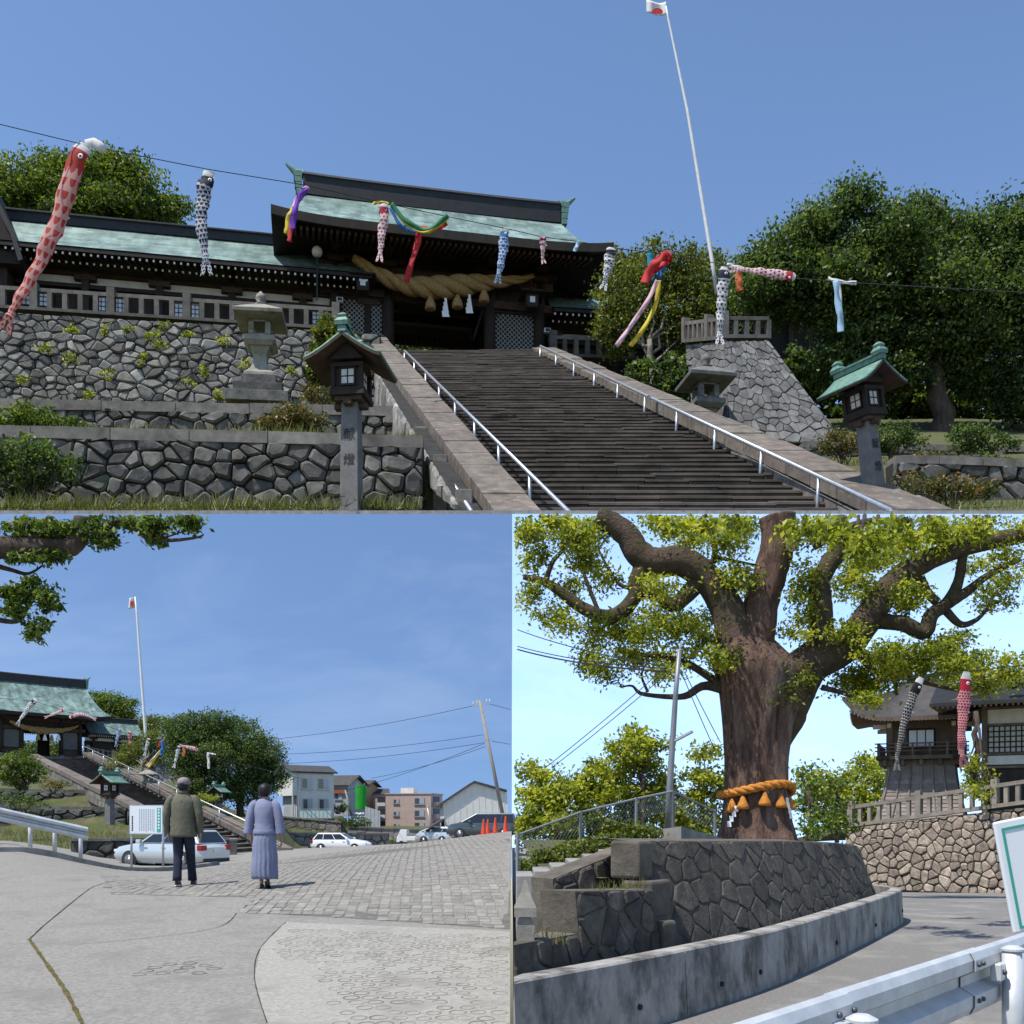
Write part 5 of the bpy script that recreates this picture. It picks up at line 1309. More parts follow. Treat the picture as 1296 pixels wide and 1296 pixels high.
terrace_wall('terrace_wall', 'fieldstone bank beside the stairs in the lower left picture', (58, 978), (292, 1084), 101, 58, 1045, 1100, 24, 6, stone_grey, .05, .2, .02, 61, **tw)
terrace_wall('terrace_wall', 'upper terrace wall at the left edge of the lower left picture', (-60, 1000), (128, 1003), 82, 84, 1018, 1022, 12, 3, stone_dark, .05, .15, .05, 62, cop=(.25, .6, 2.5), **tw)
terrace_wall('terrace_wall', 'lower terrace wall behind the roofed lantern, lower left picture', (-60, 1020), (160, 1026), 70, 72, 1050, 1056, 14, 4, stone_dark, .05, .15, .05, 63, cop=(.25, .6, 2.5), **tw)
terrace_wall('roadside_wall', 'dark low roadside wall behind the notice board', (90, 1064), (290, 1062), 44, 46, 1106, 1108, 10, 3, stone_dark, .03, .08, .03, 64, cop=(.12, .4, 2.0), **tw)
terrace_wall('roadside_wall', 'rubble roadside wall behind the white estate car', (330, 1056), (492, 1057), 84, 92, 1088, 1084, 16, 3, stone_cut, .03, .12, .04, 65, cop=(.2, .5, 2.5), **tw)
build_lantern_post('lantern_post', 'green roofed lantern post beside the notice board, lower left picture', L1(*d1(139, 1044, 64)), R(-22), .95, post_h=1.85, txt=False)
build_lantern_post('lantern_post', 'smaller green roofed lantern post between the couple, lower left picture', L1(*d1(277, 1034, 78)), R(-22), .78, post_h=1.5, txt=False)
build_stone_lantern('stone_lantern', 'dark stone lantern above the stairs in the lower left picture', L1(*d1(188, 1006, 88)), .72, tiers=0)
t = thing('masonry_tower', 'grey block masonry tower beside the stairs, lower left picture', 'tower', L1(*d1(200, 1010, 96)), 0, 1); Mi = ROOT[t.name].inverted(); LWs = LW; LW = L1
quad_face(d1(192, 1020, 95), d1(245, 1016, 97), d1(213, 966, 98), d1(196, 966, 97), 5, 8, 8); quad_face(d1(172, 1010, 100), d1(192, 1020, 95), d1(196, 966, 97), d1(184, 968, 101), 3, 8, 9); LW = LWs
build_balustrade('balustrade', 'pale stone balustrade right of the gate, lower left picture', [P(112, 956, 113), P(168, 966, 114)], 1.0, 1, .25, .5, 5)
# flagpole
t = thing('flagpole', 'white flagpole rising above the trees in the lower left picture', 'flagpole', P(185, 930, 100), 0, 1)
MB().tube([P(187, 960, 100), P(184, 925, 100), P(173, 775, 100), P(171, 757, 100)], [.16, .16, .1, .06], 8).build('pole', MATS['white_pole'], t, world=True, smooth=True)
t = thing('flag', 'small drooping white and red flag on the lower left flagpole', 'flag', P(169, 762, 100), 0, 1)
MB().grid(lambda a, b: P(lerp(172, 164, a) - b * 1.5, lerp(755, 769, b) + a * 2, 100 + .3 * math.sin(a * 6)), 6, 6).build('cloth', C_WHT, t, world=True, smooth=True, solid=.02)
mb = MB(); mb.add([P(167 + 2.5 * math.cos(a), 764 + 3.5 * math.sin(a), 99.4) for a in np.linspace(0, 2 * math.pi, 11)[:-1]], [tuple(range(10))]); mb.build('disc', C_RED, t, world=True)
# carps
wire('cable', 'thin cable with carp streamers below the flagpole, lower left picture', [P(-40, 880, 68), P(45, 888, 70), P(98, 905, 70), P(152, 925, 70), P(190, 940, 70), P(222, 950, 70), P(268, 958, 70), P(380, 985, 68)], .015)
pl = lambda n_, d=70: n_ / F * d
def lc(label, uv, w, mat, d=70, seed=0): return build_carp('carp_streamer', label, [P(u, v, d) for u, v in uv], pl(w, d), mat, 1, 'carp streamers over the distant stairs', seed=seed)
lc('grey and white carp streamer under the eave at the left edge, lower left picture', [(46, 886), (38, 893), (30, 904), (24, 913)], 7, K_BW, 70, 1)
lc('pink and violet carp streamer in front of the distant straw rope', [(82, 898), (72, 902), (60, 907)], 4.5, K_RW, 70, 2)
lc('red carp streamer blown flat right of the distant straw rope', [(88, 908), (102, 904), (118, 909)], 5, K_RW, 70, 3)
lc('light blue carp streamer in front of the distant green wing', [(151, 922), (149, 932), (147, 941)], 5, K_BLU, 70, 4)
lc('small orange carp streamer right of the light blue one, lower left picture', [(165, 926), (164, 933), (164, 938)], 4, K_RED, 70, 5)
lc('grey carp streamer above the small tree, lower left picture', [(189, 935), (186, 943), (184, 953)], 5, K_BW, 70, 6)
lc('long black and white carp streamer above the distant tower', [(227, 944), (224, 955), (221, 968)], 5, K_BW, 70, 7)
lc('red carp streamer blown flat above the man with the cap', [(250, 949), (240, 946), (231, 944)], 5, K_RW, 70, 8)
def lrib(label, parts, d=70):
    q = thing('ribbon_streamer', label, 'streamer', P(parts[0][0][0][0], parts[0][0][0][1], d), 0, 1, 'ribbon streamers over the distant stairs')
    for i, (uv, m, ww) in enumerate(parts): ribbon(q, 'ribbon', [P(u, v, d + .15 * i) for u, v in uv], pl(ww, d), m, i)
lrib('blue and yellow streamer with long tail above the distant stone lantern', [([(206, 937), (205, 947), (203, 956)], C_BLU, 4), ([(208, 937), (203, 940), (201, 946)], C_RED, 3), ([(203, 950), (195, 962), (188, 971)], C_YEL, 3), ([(201, 952), (192, 962), (185, 970)], C_PINK, 2.5)])
lrib('short orange pennant left of the red carp, lower left picture', [([(233, 945), (233, 952), (232, 957)], C_ORG, 4)])
lrib('white streamer hanging alone against the distant dark tree', [([(263, 954), (264, 964), (264, 973)], C_WHT, 3.5), ([(262, 953), (268, 954), (273, 955)], C_WHT, 2)], 70)
# trees of the lower left view
def lb(L, d): return [px_blob(u, v, d, ru, rv, (ru + rv) * .5) for u, v, ru, rv in L]
kl = window_keep(-120, 645.5, 653, 1300)
tree('large_tree', 'broad dark green tree behind the man in the lower left picture', 'tree', P(306, 1046, 84), 8, .4, lb([(240, 925, 34, 22), (275, 915, 30, 16), (265, 945, 40, 30), (310, 935, 36, 26), (335, 955, 26, 22), (300, 970, 44, 28), (240, 965, 30, 26), (340, 985, 22, 16), (260, 1000, 34, 20), (310, 1005, 34, 16), (222, 925, 18, 14)], 84), (bark, leaf_dark), .19, 75, 18, .3, 71, kl, limbs=10, trunk_top=P(304, 985, 84))
tree('camphor_tree', 'light green tree behind the gate roof in the lower left picture', 'tree', P(140, 960, 128), 8, .4, lb([(120, 890, 18, 14), (140, 888, 18, 14), (158, 895, 16, 12), (135, 905, 30, 14), (160, 908, 18, 8)], 128), (bark, leaf_camphor), .3, 30, 16, .4, 72, kl)
tree('background_tree', 'dark trees behind the open bays of the lower left gate', 'tree', P(45, 990, 128), 6, .3, lb([(20, 950, 22, 16), (50, 952, 22, 16), (75, 955, 20, 14), (0, 955, 20, 16)], 128), (bark, leaf_dark), .3, 40, 16, .4, 70, kl)
tree('slender_tree', 'yellow green tree beside the green wing in the lower left picture', 'tree', P(180, 1000, 96), 5, .2, lb([(165, 955, 18, 16), (185, 942, 18, 14), (200, 935, 18, 12), (195, 962, 18, 16), (152, 968, 12, 14), (210, 950, 14, 14)], 98), (pale_bark, leaf_yellow), .2, 50, 15, .3, 73, kl)
tree('background_tree', 'pale tree at the foot of the flagpole in the lower left picture', 'tree', P(190, 960, 126), 6, .3, lb([(190, 917, 14, 10), (205, 915, 12, 8), (178, 925, 14, 8)], 126), (bark, leaf_yellow), .3, 30, 14, .4, 74, kl)
def lsh(name, label, u, vb, d, L, mat, seed, leaf=.12): return shrub(name, label, P(u, vb, d), lb(L, d), mat, leaf, 70, 14, .14, seed, 1, keep=kl)
lsh('bush', 'round green bush at the left edge of the lower left picture', 30, 1000, 74, [(28, 966, 24, 18), (45, 975, 16, 14), (10, 975, 18, 16), (20, 985, 30, 10)], leaf_camphor, 75, .16)
lsh('bush', 'dark shrub above the guardrail in the lower left picture', 25, 1035, 60, [(20, 1012, 22, 10), (45, 1018, 16, 8)], leaf_dark, 76)
lsh('azalea', 'reddish azalea left of the lantern post, lower left picture', 68, 1005, 72, [(65, 996, 16, 7), (80, 992, 10, 5)], leaf_azalea, 77)
lsh('bush', 'bright bush under the dark tree behind the man', 268, 1030, 76, [(262, 1012, 14, 8), (250, 1016, 10, 7)], leaf_bright, 78)
nr2 = np.random.default_rng(17)
ll = []
for u, d in zip(nr2.uniform(-80, 190, 5000), nr2.uniform(46, 68, 5000)):
    if u < 170: ll.append(Vector(((u - 648) / F * d, d, hill(u, d))))
for u, d in zip(nr2.uniform(350, 440, 3000), nr2.uniform(86, 96, 3000)):
    ll.append(Vector(((u - 648) / F * d, d, bank(u, d))))
grass('grass', 'dry grass on the verges of the lower left picture', np.array(ll), .35, grass_mat, 18)
# overhanging camphor bough at the upper left corner
t = thing('overhanging_bough', 'dark mossy camphor bough with leaves overhanging the upper left of the lower left picture', 'tree bough', P(-150, 1040, 30), 0, 1)
def limb(root, uv, w, d, mat, name='branch', n=24, jit=.05):
    pts = smooth_path([P(u, v, d + (0 if len(q) < 1 else q[0])) for (u, v, *q) in uv], n); k = d / F
    rr = [pw(i / n, [(j / (len(w) - 1), x) for j, x in enumerate(w)]) * k / 2 for i in range(n + 1)]
    return MB().tube(pts, rr, 9, jit=jit, rng=rl).build(name, mat, root, world=True, smooth=True)
limb(t, [(-155, 1075), (-150, 900), (-100, 760), (-40, 705), (10, 692), (60, 694), (90, 692), (102, 676), (104, 655)], [60, 50, 40, 30, 28, 26, 22, 20], 30, bark)
limb(t, [(20, 690), (70, 668), (60, 655)], [14, 10, 8], 30, bark); limb(t, [(100, 668), (130, 668), (155, 658), (170, 668), (185, 680), (215, 684), (250, 680), (258, 676)], [10, 8, 7, 7, 6, 5, 3, 1.5], 30, bark)
limb(t, [(-40, 706), (10, 720), (35, 726), (55, 715)], [10, 6, 4, 2], 30.5, bark); limb(t, [(-60, 770), (15, 787), (35, 770), (50, 745)], [10, 6, 4, 2], 30.8, bark)
limb(t, [(200, 683), (225, 675), (245, 668)], [3, 2, 1], 30, bark)
C, tone = clump_points(lb([(35, 668, 26, 14), (70, 672, 30, 14), (120, 670, 20, 16), (128, 686, 14, 8), (195, 665, 22, 10), (198, 680, 8, 6), (240, 664, 16, 7), (60, 705, 26, 8), (20, 705, 14, 8), (35, 745, 14, 14), (60, 760, 12, 22), (22, 770, 12, 16), (48, 795, 14, 12), (15, 750, 12, 10), (230, 660, 24, 6), (160, 660, 20, 6)], 30), 170, 12, .13, nr2)
leaf_obj('foliage', C, tone, .19, leaf_camphor, t, nr2, .5, .4, kl)
# --- guardrail
def guardrail(name, label, pts, h, wd=.33, post_every=None, posts=(), s=1):
    """W-section beam along world points (top edge) with posts"""
    t = thing(name, label, 'guardrail', pts[0], 0, 1)
    prof = [(.0, 0), (.035, -.05), (.035, -.11), (-.035, -.15), (-.035, -.19), (.035, -.23), (.035, -.29), (0, -.34)]
    mb = MB(); vv = []
    for i, p in enumerate(pts):
        d = (pts[min(i + 1, len(pts) - 1)] - pts[max(i - 1, 0)]); d.z = 0; d.normalize(); nrm = Vector((d.y, -d.x, 0))
        for a, z in prof: vv.append(p + nrm * a * 1.6 + Vector((0, 0, z * wd / .34)))
    m = len(prof); mb.add(vv, [(i * m + k, i * m + k + 1, (i + 1) * m + k + 1, (i + 1) * m + k) for i in range(len(pts) - 1) for k in range(m - 1)])
    mb.build('beam', galv, t, world=True, solid=.006)
    for q, zg in posts: MB().tube([Vector((q.x, q.y, zg)), Vector((q.x, q.y, q.z - .02))], .055, 12).build('post', galv, t, world=True, smooth=True)
    return t
gpts = [P(lerp(-40, 111, i / 8), lerp(1013, 1047, i / 8), lerp(26.5, 28.5, i / 8)) for i in range(9)]
guardrail('guardrail', 'grey steel guardrail at the left edge of the lower left picture', gpts, .7, .36, posts=[(P(37, 1032, 27.9) + Vector((0, .06, 0)), zb(-13, 27.9) - .1), (P(68, 1039, 28.2) + Vector((0, .06, 0)), zb(-12.6, 28) - .1), (P(101, 1047, 28.6) + Vector((0, .06, 0)), zb(-12, 28.5) - .1)])
# --- notice board
t = thing('notice_board', 'white notice board with green heading on two steel posts', 'notice board', gz(185, 30), R(-6), 1)
Mi = ROOT[t.name]
for x in (-.47, .5): MB().tube([(x, .04, -.15), (x, .04, 1.75)], .032, 10).build('post', steel, t, smooth=True)
bz = 1.5 + (HV - 1037) / F * 30 - gz(185, 30).z
MB().box(-.52, .52, 0, .03, bz - .44, bz + .42).build('frame', steel, t); MB().box(-.495, .495, -.006, -.002, bz - .415, bz + .395).build('panel', plain('panel_white', (.70, .73, .76, 1), .35), t)
teal = plain('teal_print', (.05, .36, .34, 1), .5); greyp = plain('grey_print', (.30, .34, .40, 1), .5)
MB().box(.33, .45, -.012, -.008, bz - .37, bz + .34).build('heading', teal, t, bevel=.02)
for i in range(7): MB().box(.365, .415, -.016, -.013, bz + .26 - i * .09, bz + .31 - i * .09).build('heading_character', plain('print_white', (.8, .8, .8, 1), .5), t)
mb = MB()
for j in range(9):
    x = .24 - j * .055; z = bz + .3
    while z > bz - .33: h = rl.uniform(.02, .05); mb.box(x - .012, x + .012, -.01, -.0065, z - h, z); z -= h + .018
o = mb.build('printed_text', greyp, t); o['kind'] = 'stuff'
mb = MB(); z = bz + .1
while z > bz - .33: mb.box(-.44, -.40, -.01, -.0065, z - .05, z); z -= .065
o = mb.build('signature_text', ink, t); o['kind'] = 'stuff'
# --- cars
glass_dark = plain('car_glass', (.012, .016, .018, 1), .06, 0, .8); tyre_m = plain('tyre', (.015, .015, .015, 1), .85); rim_m = plain('rim', (.42, .43, .45, 1), .3, .9); chrome = plain('chrome', (.6, .6, .6, 1), .15, 1)
tail_red = plain('tail_red', (.32, .008, .012, 1), .15); lamp_clear = plain('lamp_clear', (.62, .65, .68, 1), .1); trim_black = plain('trim_black', (.02, .02, .022, 1), .6)
def car(name, label, loc, rz, paint, L=4.6, W=1.78, H=1.47, kind='wagon', tilt=(0, 0), plate=True):
    t = thing(name, label, 'car', loc, rz, 1, tilt=tilt); h = L / 2
    if kind == 'wagon':
        belt = .96; tops = [(-h, .80), (-h + .05, .93), (-h + .5, belt), (.75, belt), (1.0, .98), (h - .35, .84), (h - .08, .70), (h, .60)]; gb = (-h + .14, .98); gr = (-h + .55, .10)
    else:
        belt = 1.02; tops = [(-h, .85), (-h + .04, 1.0), (-h + .4, belt), (1.0, belt), (1.25, 1.05), (h - .25, .92), (h - .06, .76), (h, .62)]; gb = (-h + .06, 1.5); gr = (-h + .28, .35)
    xs_ = sorted(set([round(lerp(-h, h, i / 26), 3) for i in range(27)])); rings_ = []
    fwx, rwx = h - .92, -h + .88
    mb = MB(); vv = []
    for x in xs_:
        e = max(0, (abs(x) - (h - .5)) / .5); w = W / 2 * (1 - .16 * e ** 2); zt = pw(x, tops); zb_ = .19 + .1 * e
        half = [(0, zb_), (w * .82, zb_), (w * .96, zb_ + .12), (w, .5), (w * .985, zt - .12), (w * .94, zt - .03), (w * .8, zt), (0, zt + .02)]
        vv += [(x, y, z) for y, z in half] + [(x, -y, z) for y, z in half[-2:0:-1]]
    m = 14; n_ = len(xs_)
    mb.add(vv, [(i * m + k, i * m + (k + 1) % m, (i + 1) * m + (k + 1) % m, (i + 1) * m + k) for i in range(n_ - 1) for k in range(m)] + [tuple(range(m)), tuple((n_ - 1) * m + k for k in range(m))[::-1]])
    body = mb.build('body', paint, t, smooth=True); md = body.modifiers.new('edge', 'EDGE_SPLIT'); md.split_angle = R(38)
    wb, wr = W / 2 * .93, W / 2 * .72
    b = [Vector(c) for c in ((gb[0], -wb, belt - .02), (gb[1], -wb, belt - .02), (gb[1], wb, belt - .02), (gb[0], wb, belt - .02), (gr[0], -wr, H), (gr[1], -wr, H), (gr[1], wr, H), (gr[0], wr, H))]
    MB().pts8(b).build('roof', paint, t, bevel=.06)
    def panel(nm_, q, a0, a1, b0, b1, off, mat):
        f = lambda a, c: q[0].lerp(q[1], a).lerp(q[3].lerp(q[2], a), c); nn = (q[1] - q[0]).cross(q[3] - q[0]).normalized()
        p = [f(a0, b0) + nn * off, f(a1, b0) + nn * off, f(a1, b1) + nn * off, f(a0, b1) + nn * off]
        return MB().pts8([c - nn * .012 for c in p] + p).build(nm_, mat, t)
    for q in ([b[0], b[1], b[5], b[4]], [b[2], b[3], b[7], b[6]]):
        fl_ = q[0].x > q[1].x
        for a0, a1 in ((.04, .27), (.29, .60), (.62, .94)):
            if fl_: a0, a1 = 1 - a1, 1 - a0
            panel('side_window', q, a0, a1, .1, .86, .012, glass_dark)
    panel('windscreen', [b[1], b[2], b[6], b[5]], .06, .94, .08, .92, .012, glass_dark); panel('rear_window', [b[3], b[0], b[4], b[7]], .08, .92, .1, .86, .012, glass_dark)
    for x in (fwx, rwx):
        for sg in (-1, 1):
            y = sg * (W / 2 - .09); M = Matrix.Translation((x, y, .31)) @ Matrix.Rotation(math.pi / 2, 4, 'X')
            def lt(prof, nm_, mat, par):
                q = MB(); q.lathe(prof, 20); q.v = [tuple(M @ Vector(c)) for c in q.v]; return q.build(nm_, mat, par, smooth=True)
            MB().prism([(x + .37 * math.cos(a), .31 + .37 * math.sin(a)) for a in np.linspace(0, 2 * math.pi, 19)[:-1]], 'y', sg * (W / 2 - .05) - .005, sg * (W / 2 + .003)).build('wheel_arch', trim_black, t)
            wh = lt([(.2, -.1), (.29, -.11), (.315, -.07), (.315, .07), (.29, .11), (.2, .1)], 'wheel', tyre_m, t)
            lt([(.205, -.115), (.19, -.1), (.04, -.105), (.04, .105), (.19, .1), (.205, .115)], 'rim', rim_m, wh)
    for sg in (-1, 1):
        MB().box(-h - .01, -h + .22, min(sg * W * .30, sg * W * .475), max(sg * W * .30, sg * W * .475), .70, .90).build('tail_light', tail_red, t, bevel=.02)
        MB().box(h - .34, h - .03, min(sg * W * .26, sg * W * .445), max(sg * W * .26, sg * W * .445), .60, .72).build('headlight', lamp_clear, t, bevel=.03)
        MB().box(.62, .84, min(sg * W * .5, sg * W * .58), max(sg * W * .5, sg * W * .58), belt, belt + .15).build('mirror', paint, t, bevel=.03)
        MB().box(-.52, -.34, sg * W * .5 - .01, sg * W * .5 + .012, .78, .81).build('door_handle', chrome, t); MB().box(.38, .56, sg * W * .5 - .01, sg * W * .5 + .012, .78, .81).build('door_handle', chrome, t)
    MB().box(-h - .02, -h + .04, -W * .4, W * .4, .26, .40).build('bumper', trim_black, t); MB().box(h - .06, h + .012, -W * .33, W * .33, .26, .42).build('grille', trim_black, t)
    if plate: MB().box(-h - .028, -h + .01, -.17, .17, .62, .78).build('number_plate', plain('plate_white', (.7, .72, .7, 1), .4), t)
    return t
silver = plain('silver_paint', (.55, .60, .62, 1), .28, .35, .5, coat=.6); white_p = plain('white_paint', (.78, .78, .78, 1), .3, 0, .5, coat=.6); grey_p = plain('graphite_paint', (.07, .085, .095, 1), .25, .4, .5, coat=.7)
p = P(217, 1098, 40); car('estate_car', 'silver estate car parked behind the notice board and the man', p, R(155), silver, 4.5)
p = P(432, 1078, 80); car('estate_car', 'white estate car parked along the rubble roadside wall', p, R(-8), white_p, 4.5)
p = P(612, 1061, 66); car('people_carrier', 'dark grey people carrier behind the orange cones', p, R(172), grey_p, 4.6, 1.78, 1.62, 'van')
p = P(551, 1067, 96); car('small_car', 'small pale car in front of the white gabled shed', p, R(165), silver, 3.6, 1.6, 1.5, 'van')
# small truck: bed with cab
t = thing('small_truck', 'little white pickup truck below the pink apartment block', 'truck', P(523, 1071, 98), R(175), 1)
MB().box(-1.3, .5, -.7, .7, .55, .95).build('bed', white_p, t, bevel=.03); MB().prism([(.5, .4), (1.5, .4), (1.45, .9), (1.1, 1.6), (.5, 1.6)], 'y', -.7, .7).build('cab', white_p, t, bevel=.03); MB().prism([(1.48, .95), (1.15, 1.52), (1.17, 1.53), (1.5, .96)], 'y', -.6, .6).build('windscreen', glass_dark, t)
for x in (-.8, 1.0):
    for y in (-.62, .62): MB().prism([(x + .27 * math.cos(a), .27 + .27 * math.sin(a)) for a in np.linspace(0, 2 * math.pi, 15)[:-1]], 'y', y - .09, y + .09).build('wheel', tyre_m, t)
# cones
cone_m = nm('cone_orange', (.62, .075, .03, 1), (.48, .05, .02, 1), 3, .5, 0)
for i, (u, vb, d, lab) in enumerate([(612, 1057, 45, 'orange traffic cone, leftmost of the row before the people carrier'), (617.5, 1056.5, 46, 'orange traffic cone close behind the leftmost cone'), (627, 1055, 45, 'orange traffic cone standing alone right of the first two'), (640, 1053.5, 44, 'orange traffic cone nearest the right edge of the lower left picture')]):
    t = thing('traffic_cone', lab, 'cone', P(u, vb, d), rl.uniform(0, 1), 1, 'cones by the people carrier'); MB().lathe([(.13, .03), (.12, .06), (.035, .68), (.03, .7)], 14).build('body', cone_m, t, smooth=True); MB().sqlathe([(.19, 0), (.185, .035)]).build('base', cone_m, t)
# --- houses
def hs(name, label, u, v, d, rz, cat='house', tilt=(0, 0)): return thing(name, label, cat, P(u, v, d), rz, 1, tilt=tilt)
alum = plain('aluminium', (.42, .43, .45, 1), .4, .6); pane_m = plain('house_glass', (.06, .08, .10, 1), .08, 0, .7); pane_p = plain('house_glass_pale', (.32, .37, .42, 1), .15, 0, .6)
def window(root, x, z, w, h, y, side='front', sill=True, pm=None):
    """window on the front (y) or a side wall (x given as y)"""
    if side == 'front': f = MB().box(x, x + w, y - .06, y - .01, z, z + h).build('window', alum, root); bx = lambda a, b, c, e, o0, o1: MB().box(a, b, y + o0, y + o1, c, e)
    else: f = MB().box(y + .01, y + .06, x, x + w, z, z + h).build('window', alum, root); bx = lambda a, b, c, e, o0, o1: MB().box(y - o1, y - o0, a, b, c, e)
    m_ = w / 2; bx(x + .06, x + m_ - .03, z + .06, z + h - .06, -.075, -.061).build('pane', pm or pane_m, f); bx(x + m_ + .03, x + w - .06, z + .06, z + h - .06, -.07, -.056).build('pane', pm or pane_p, f)
    if sill: bx(x - .05, x + w + .05, z - .08, z, -.12, -.01).build('sill', alum, f)
stucco = nm('stucco_white', (.66, .65, .61, 1), (.55, .54, .50, 1), 1.2, .9, .1, 60, .004); roof_dark = nm('roof_slate', (.075, .07, .068, 1), (.04, .038, .036, 1), 3, .7, .3, 20, .02); stucco_g = nm('stucco_grey', (.36, .38, .40, 1), (.28, .29, .31, 1), 1.2, .9, .1, 60, .004)
k = 104 / F
h1 = hs('white_house', 'white two storey house with dark roof right of the woman', 376, 1033, 104, R(36))
MB().box(0, 4.1, 0, 3.6, -.6, 4.4).build('wall', stucco, h1); MB().box(-.5, 0, -.02, 3.62, 2.1, 4.45).build('upper_wall', stucco, h1); MB().box(-.06, -.004, .3, 3.3, -.6, 2.1).build('porch_shade_panel', stucco_g, h1); MB().box(-.5, -.38, 0, .12, -.6, 2.1).build('porch_post', stucco, h1)  # grey porch panel colours in the shade under the upper floor
MB().prism([(-.3, 4.42), (1.8, 5.15), (3.9, 4.42), (3.9, 4.56), (1.8, 5.3), (-.3, 4.56)], 'x', -.8, 4.4).build('roof', roof_dark, h1); MB().prism([(0, 4.4), (3.6, 4.4), (1.8, 5.1)], 'x', -.48, 4.08).build('gable', stucco, h1)
for x in (.5, 2.3): window(h1, x, 2.8, 1.2, 1.1, 0); window(h1, x + .1, .6, 1.1, 1.2, 0)
MB().tube([(.12, -.06, -.6), (.12, -.06, 4.3)], .05, 8).build('drainpipe', alum, h1)
fence = thing('balcony_fence', 'pale green balcony fence in front of the white house', 'fence', P(400, 1037, 100), R(-14), 1)
for i in range(9): MB().box(-1.8 + i * .42, -1.74 + i * .42, 0, .05, 0, 1.0).build('post', alum, fence)
MB().box(-1.8, 1.6, .012, .03, .1, .85).build('panel', plain('fence_green', (.35, .48, .46, 1), .3), fence); MB().box(-1.85, 1.7, -.01, .06, .98, 1.04).build('rail', alum, fence)
terrace_wall('retaining_wall', 'concrete block retaining wall under the white house', (345, 1033), (432, 1041), 99, 98, 1058, 1058, 9, 3, stone_cut, .02, .04, .02, 66, cop=(.15, .4, 2.5), **tw)
def small_house(name, label, u, v, d, rz, w, dp, h, rise, wm, rm, wins=2, accent=None):
    q = hs(name, label, u, v, d, rz)
    MB().box(-w / 2, w / 2, 0, dp, -1, h).build('wall', wm, q); o_ = .45
    MB().prism([(-o_, h - .05), (dp / 2, h + rise), (dp + o_, h - .05), (dp / 2, h + rise - .25)], 'x', -w / 2 - o_, w / 2 + o_).build('roof', rm, q)
    MB().prism([(0, h - .02), (dp, h - .02), (dp / 2, h + rise - .3)], 'x', -w / 2 + .02, w / 2 - .02).build('gable', wm, q)
    for i in range(wins): window(q, -w / 2 + .4 + i * (w - 1.2) / max(1, wins - .3), h * .35, 1.0, 1.0, 0)
    if accent: MB().box(-w / 2 + .2, w / 2 - .2, -.25, -.08, h * .62, h * .82).build('balcony', accent, q)
    return q
small_house('dark_house', 'small dark house with reddish balcony behind the white house', 424, 1022, 118, R(-20), 3.4, 4, 2.6, 1.2, stucco_g, roof_dark, 2, nm('red_brown', (.30, .09, .05, 1), (.2, .06, .03, 1), 2, .8, 0))
small_house('brown_house', 'ochre house beside the green sheeted scaffold', 447, 1020, 124, R(-14), 3.2, 4, 2.4, .8, nm('ochre_wall', (.30, .22, .12, 1), (.22, .16, .09, 1), 2, .9, 0), roof_dark, 2)
small_house('grey_house', 'small grey roofed house at the left of the pink apartment block', 472, 1024, 126, R(8), 3.2, 4, 1.9, .7, stucco_g, roof_dark, 1)
t = thing('scaffold_tower', 'narrow tower wrapped in bright green netting', 'scaffold', P(457, 1022, 116), R(10), 1)
net = nm('green_net', (.02, .36, .03, 1), (.012, .24, .02, 1), 3, .7, .5, 8, .1); MB().grid(lambda a, b: Vector((.62 * math.cos(a * 6.283) * (1 + .06 * math.sin(b * 9 + a * 14)), .5 * math.sin(a * 6.283), b * 2.7 - .2)), 16, 10).build('netting', net, t, smooth=True)
for x, y in ((-.4, -.4), (.4, -.4), (-.4, .4), (.4, .4)): MB().tube([(x * .9, y * .8, -.3), (x * .9, y * .8, 2.75)], .03, 6).build('pole', alum, t)
MB().box(-.45, .45, -.38, .38, 2.42, 2.5).build('deck', wood_brown, t)
bag_m = nm('bag_white', (.58, .57, .56, 1), (.42, .41, .42, 1), 2, .6, .3, 8, .05)
for i in range(9):
    q = P(447 + (i % 5) * 3.3 + rl.uniform(-.6, .6) + (i // 5) * 2, 1034 - (i // 5) * 3.5, 108 - (i % 2) * .2); mb = MB(); mb.ball(q, .24, 8, 6, (1, .8, .72)); mb.v = [tuple(Vector(c) + Vector((rl.uniform(-.03, .03),) * 3)) for c in mb.v]
    tag(mb.build('rubbish_bag', bag_m, smooth=True), ['leftmost white sack at the bottom of the pile beside the sheet fence', 'second white sack from the left in the bottom row of the pile', 'middle white sack in the bottom row of the pile', 'fourth white sack from the left in the bottom row of the pile', 'rightmost white sack at the bottom, nearest the sheet fence', 'leftmost white sack in the top row of the pile', 'second white sack from the left in the top row of the pile', 'third white sack from the left in the top row of the pile', 'rightmost white sack in the top row of the pile'][i], 'sack', 'pile of white sacks')
t = thing('sheet_fence', 'pale grey corrugated sheet fence left of the pink apartment block', 'fence', P(471, 1047, 106), R(-30), 1)
for i in range(8): MB().prism([(-.9 + i * .24, 0), (-.9 + i * .24 + .23, 0), (-.9 + i * .24 + .23, 2.1 - i * .06), (-.9 + i * .24, 2.16 - i * .06)], 'y', (i % 2) * .03, .03 + (i % 2) * .03).build('panel', stucco_g, t)
terrace_wall('retaining_wall', 'long plain retaining wall below the pink apartment block', (440, 1047), (560, 1052), 104, 104, 1076, 1076, 10, 2, concrete, .01, .03, .02, 67, cop=(.15, .4, 3), **tw)
ap = hs('apartment_block', 'pink three storey apartment block with roof tank', 488, 1052, 122, R(-12), 'building')
pink = nm('pink_render', (.47, .35, .30, 1), (.40, .29, .25, 1), 1, .9, .08, 60, .004)
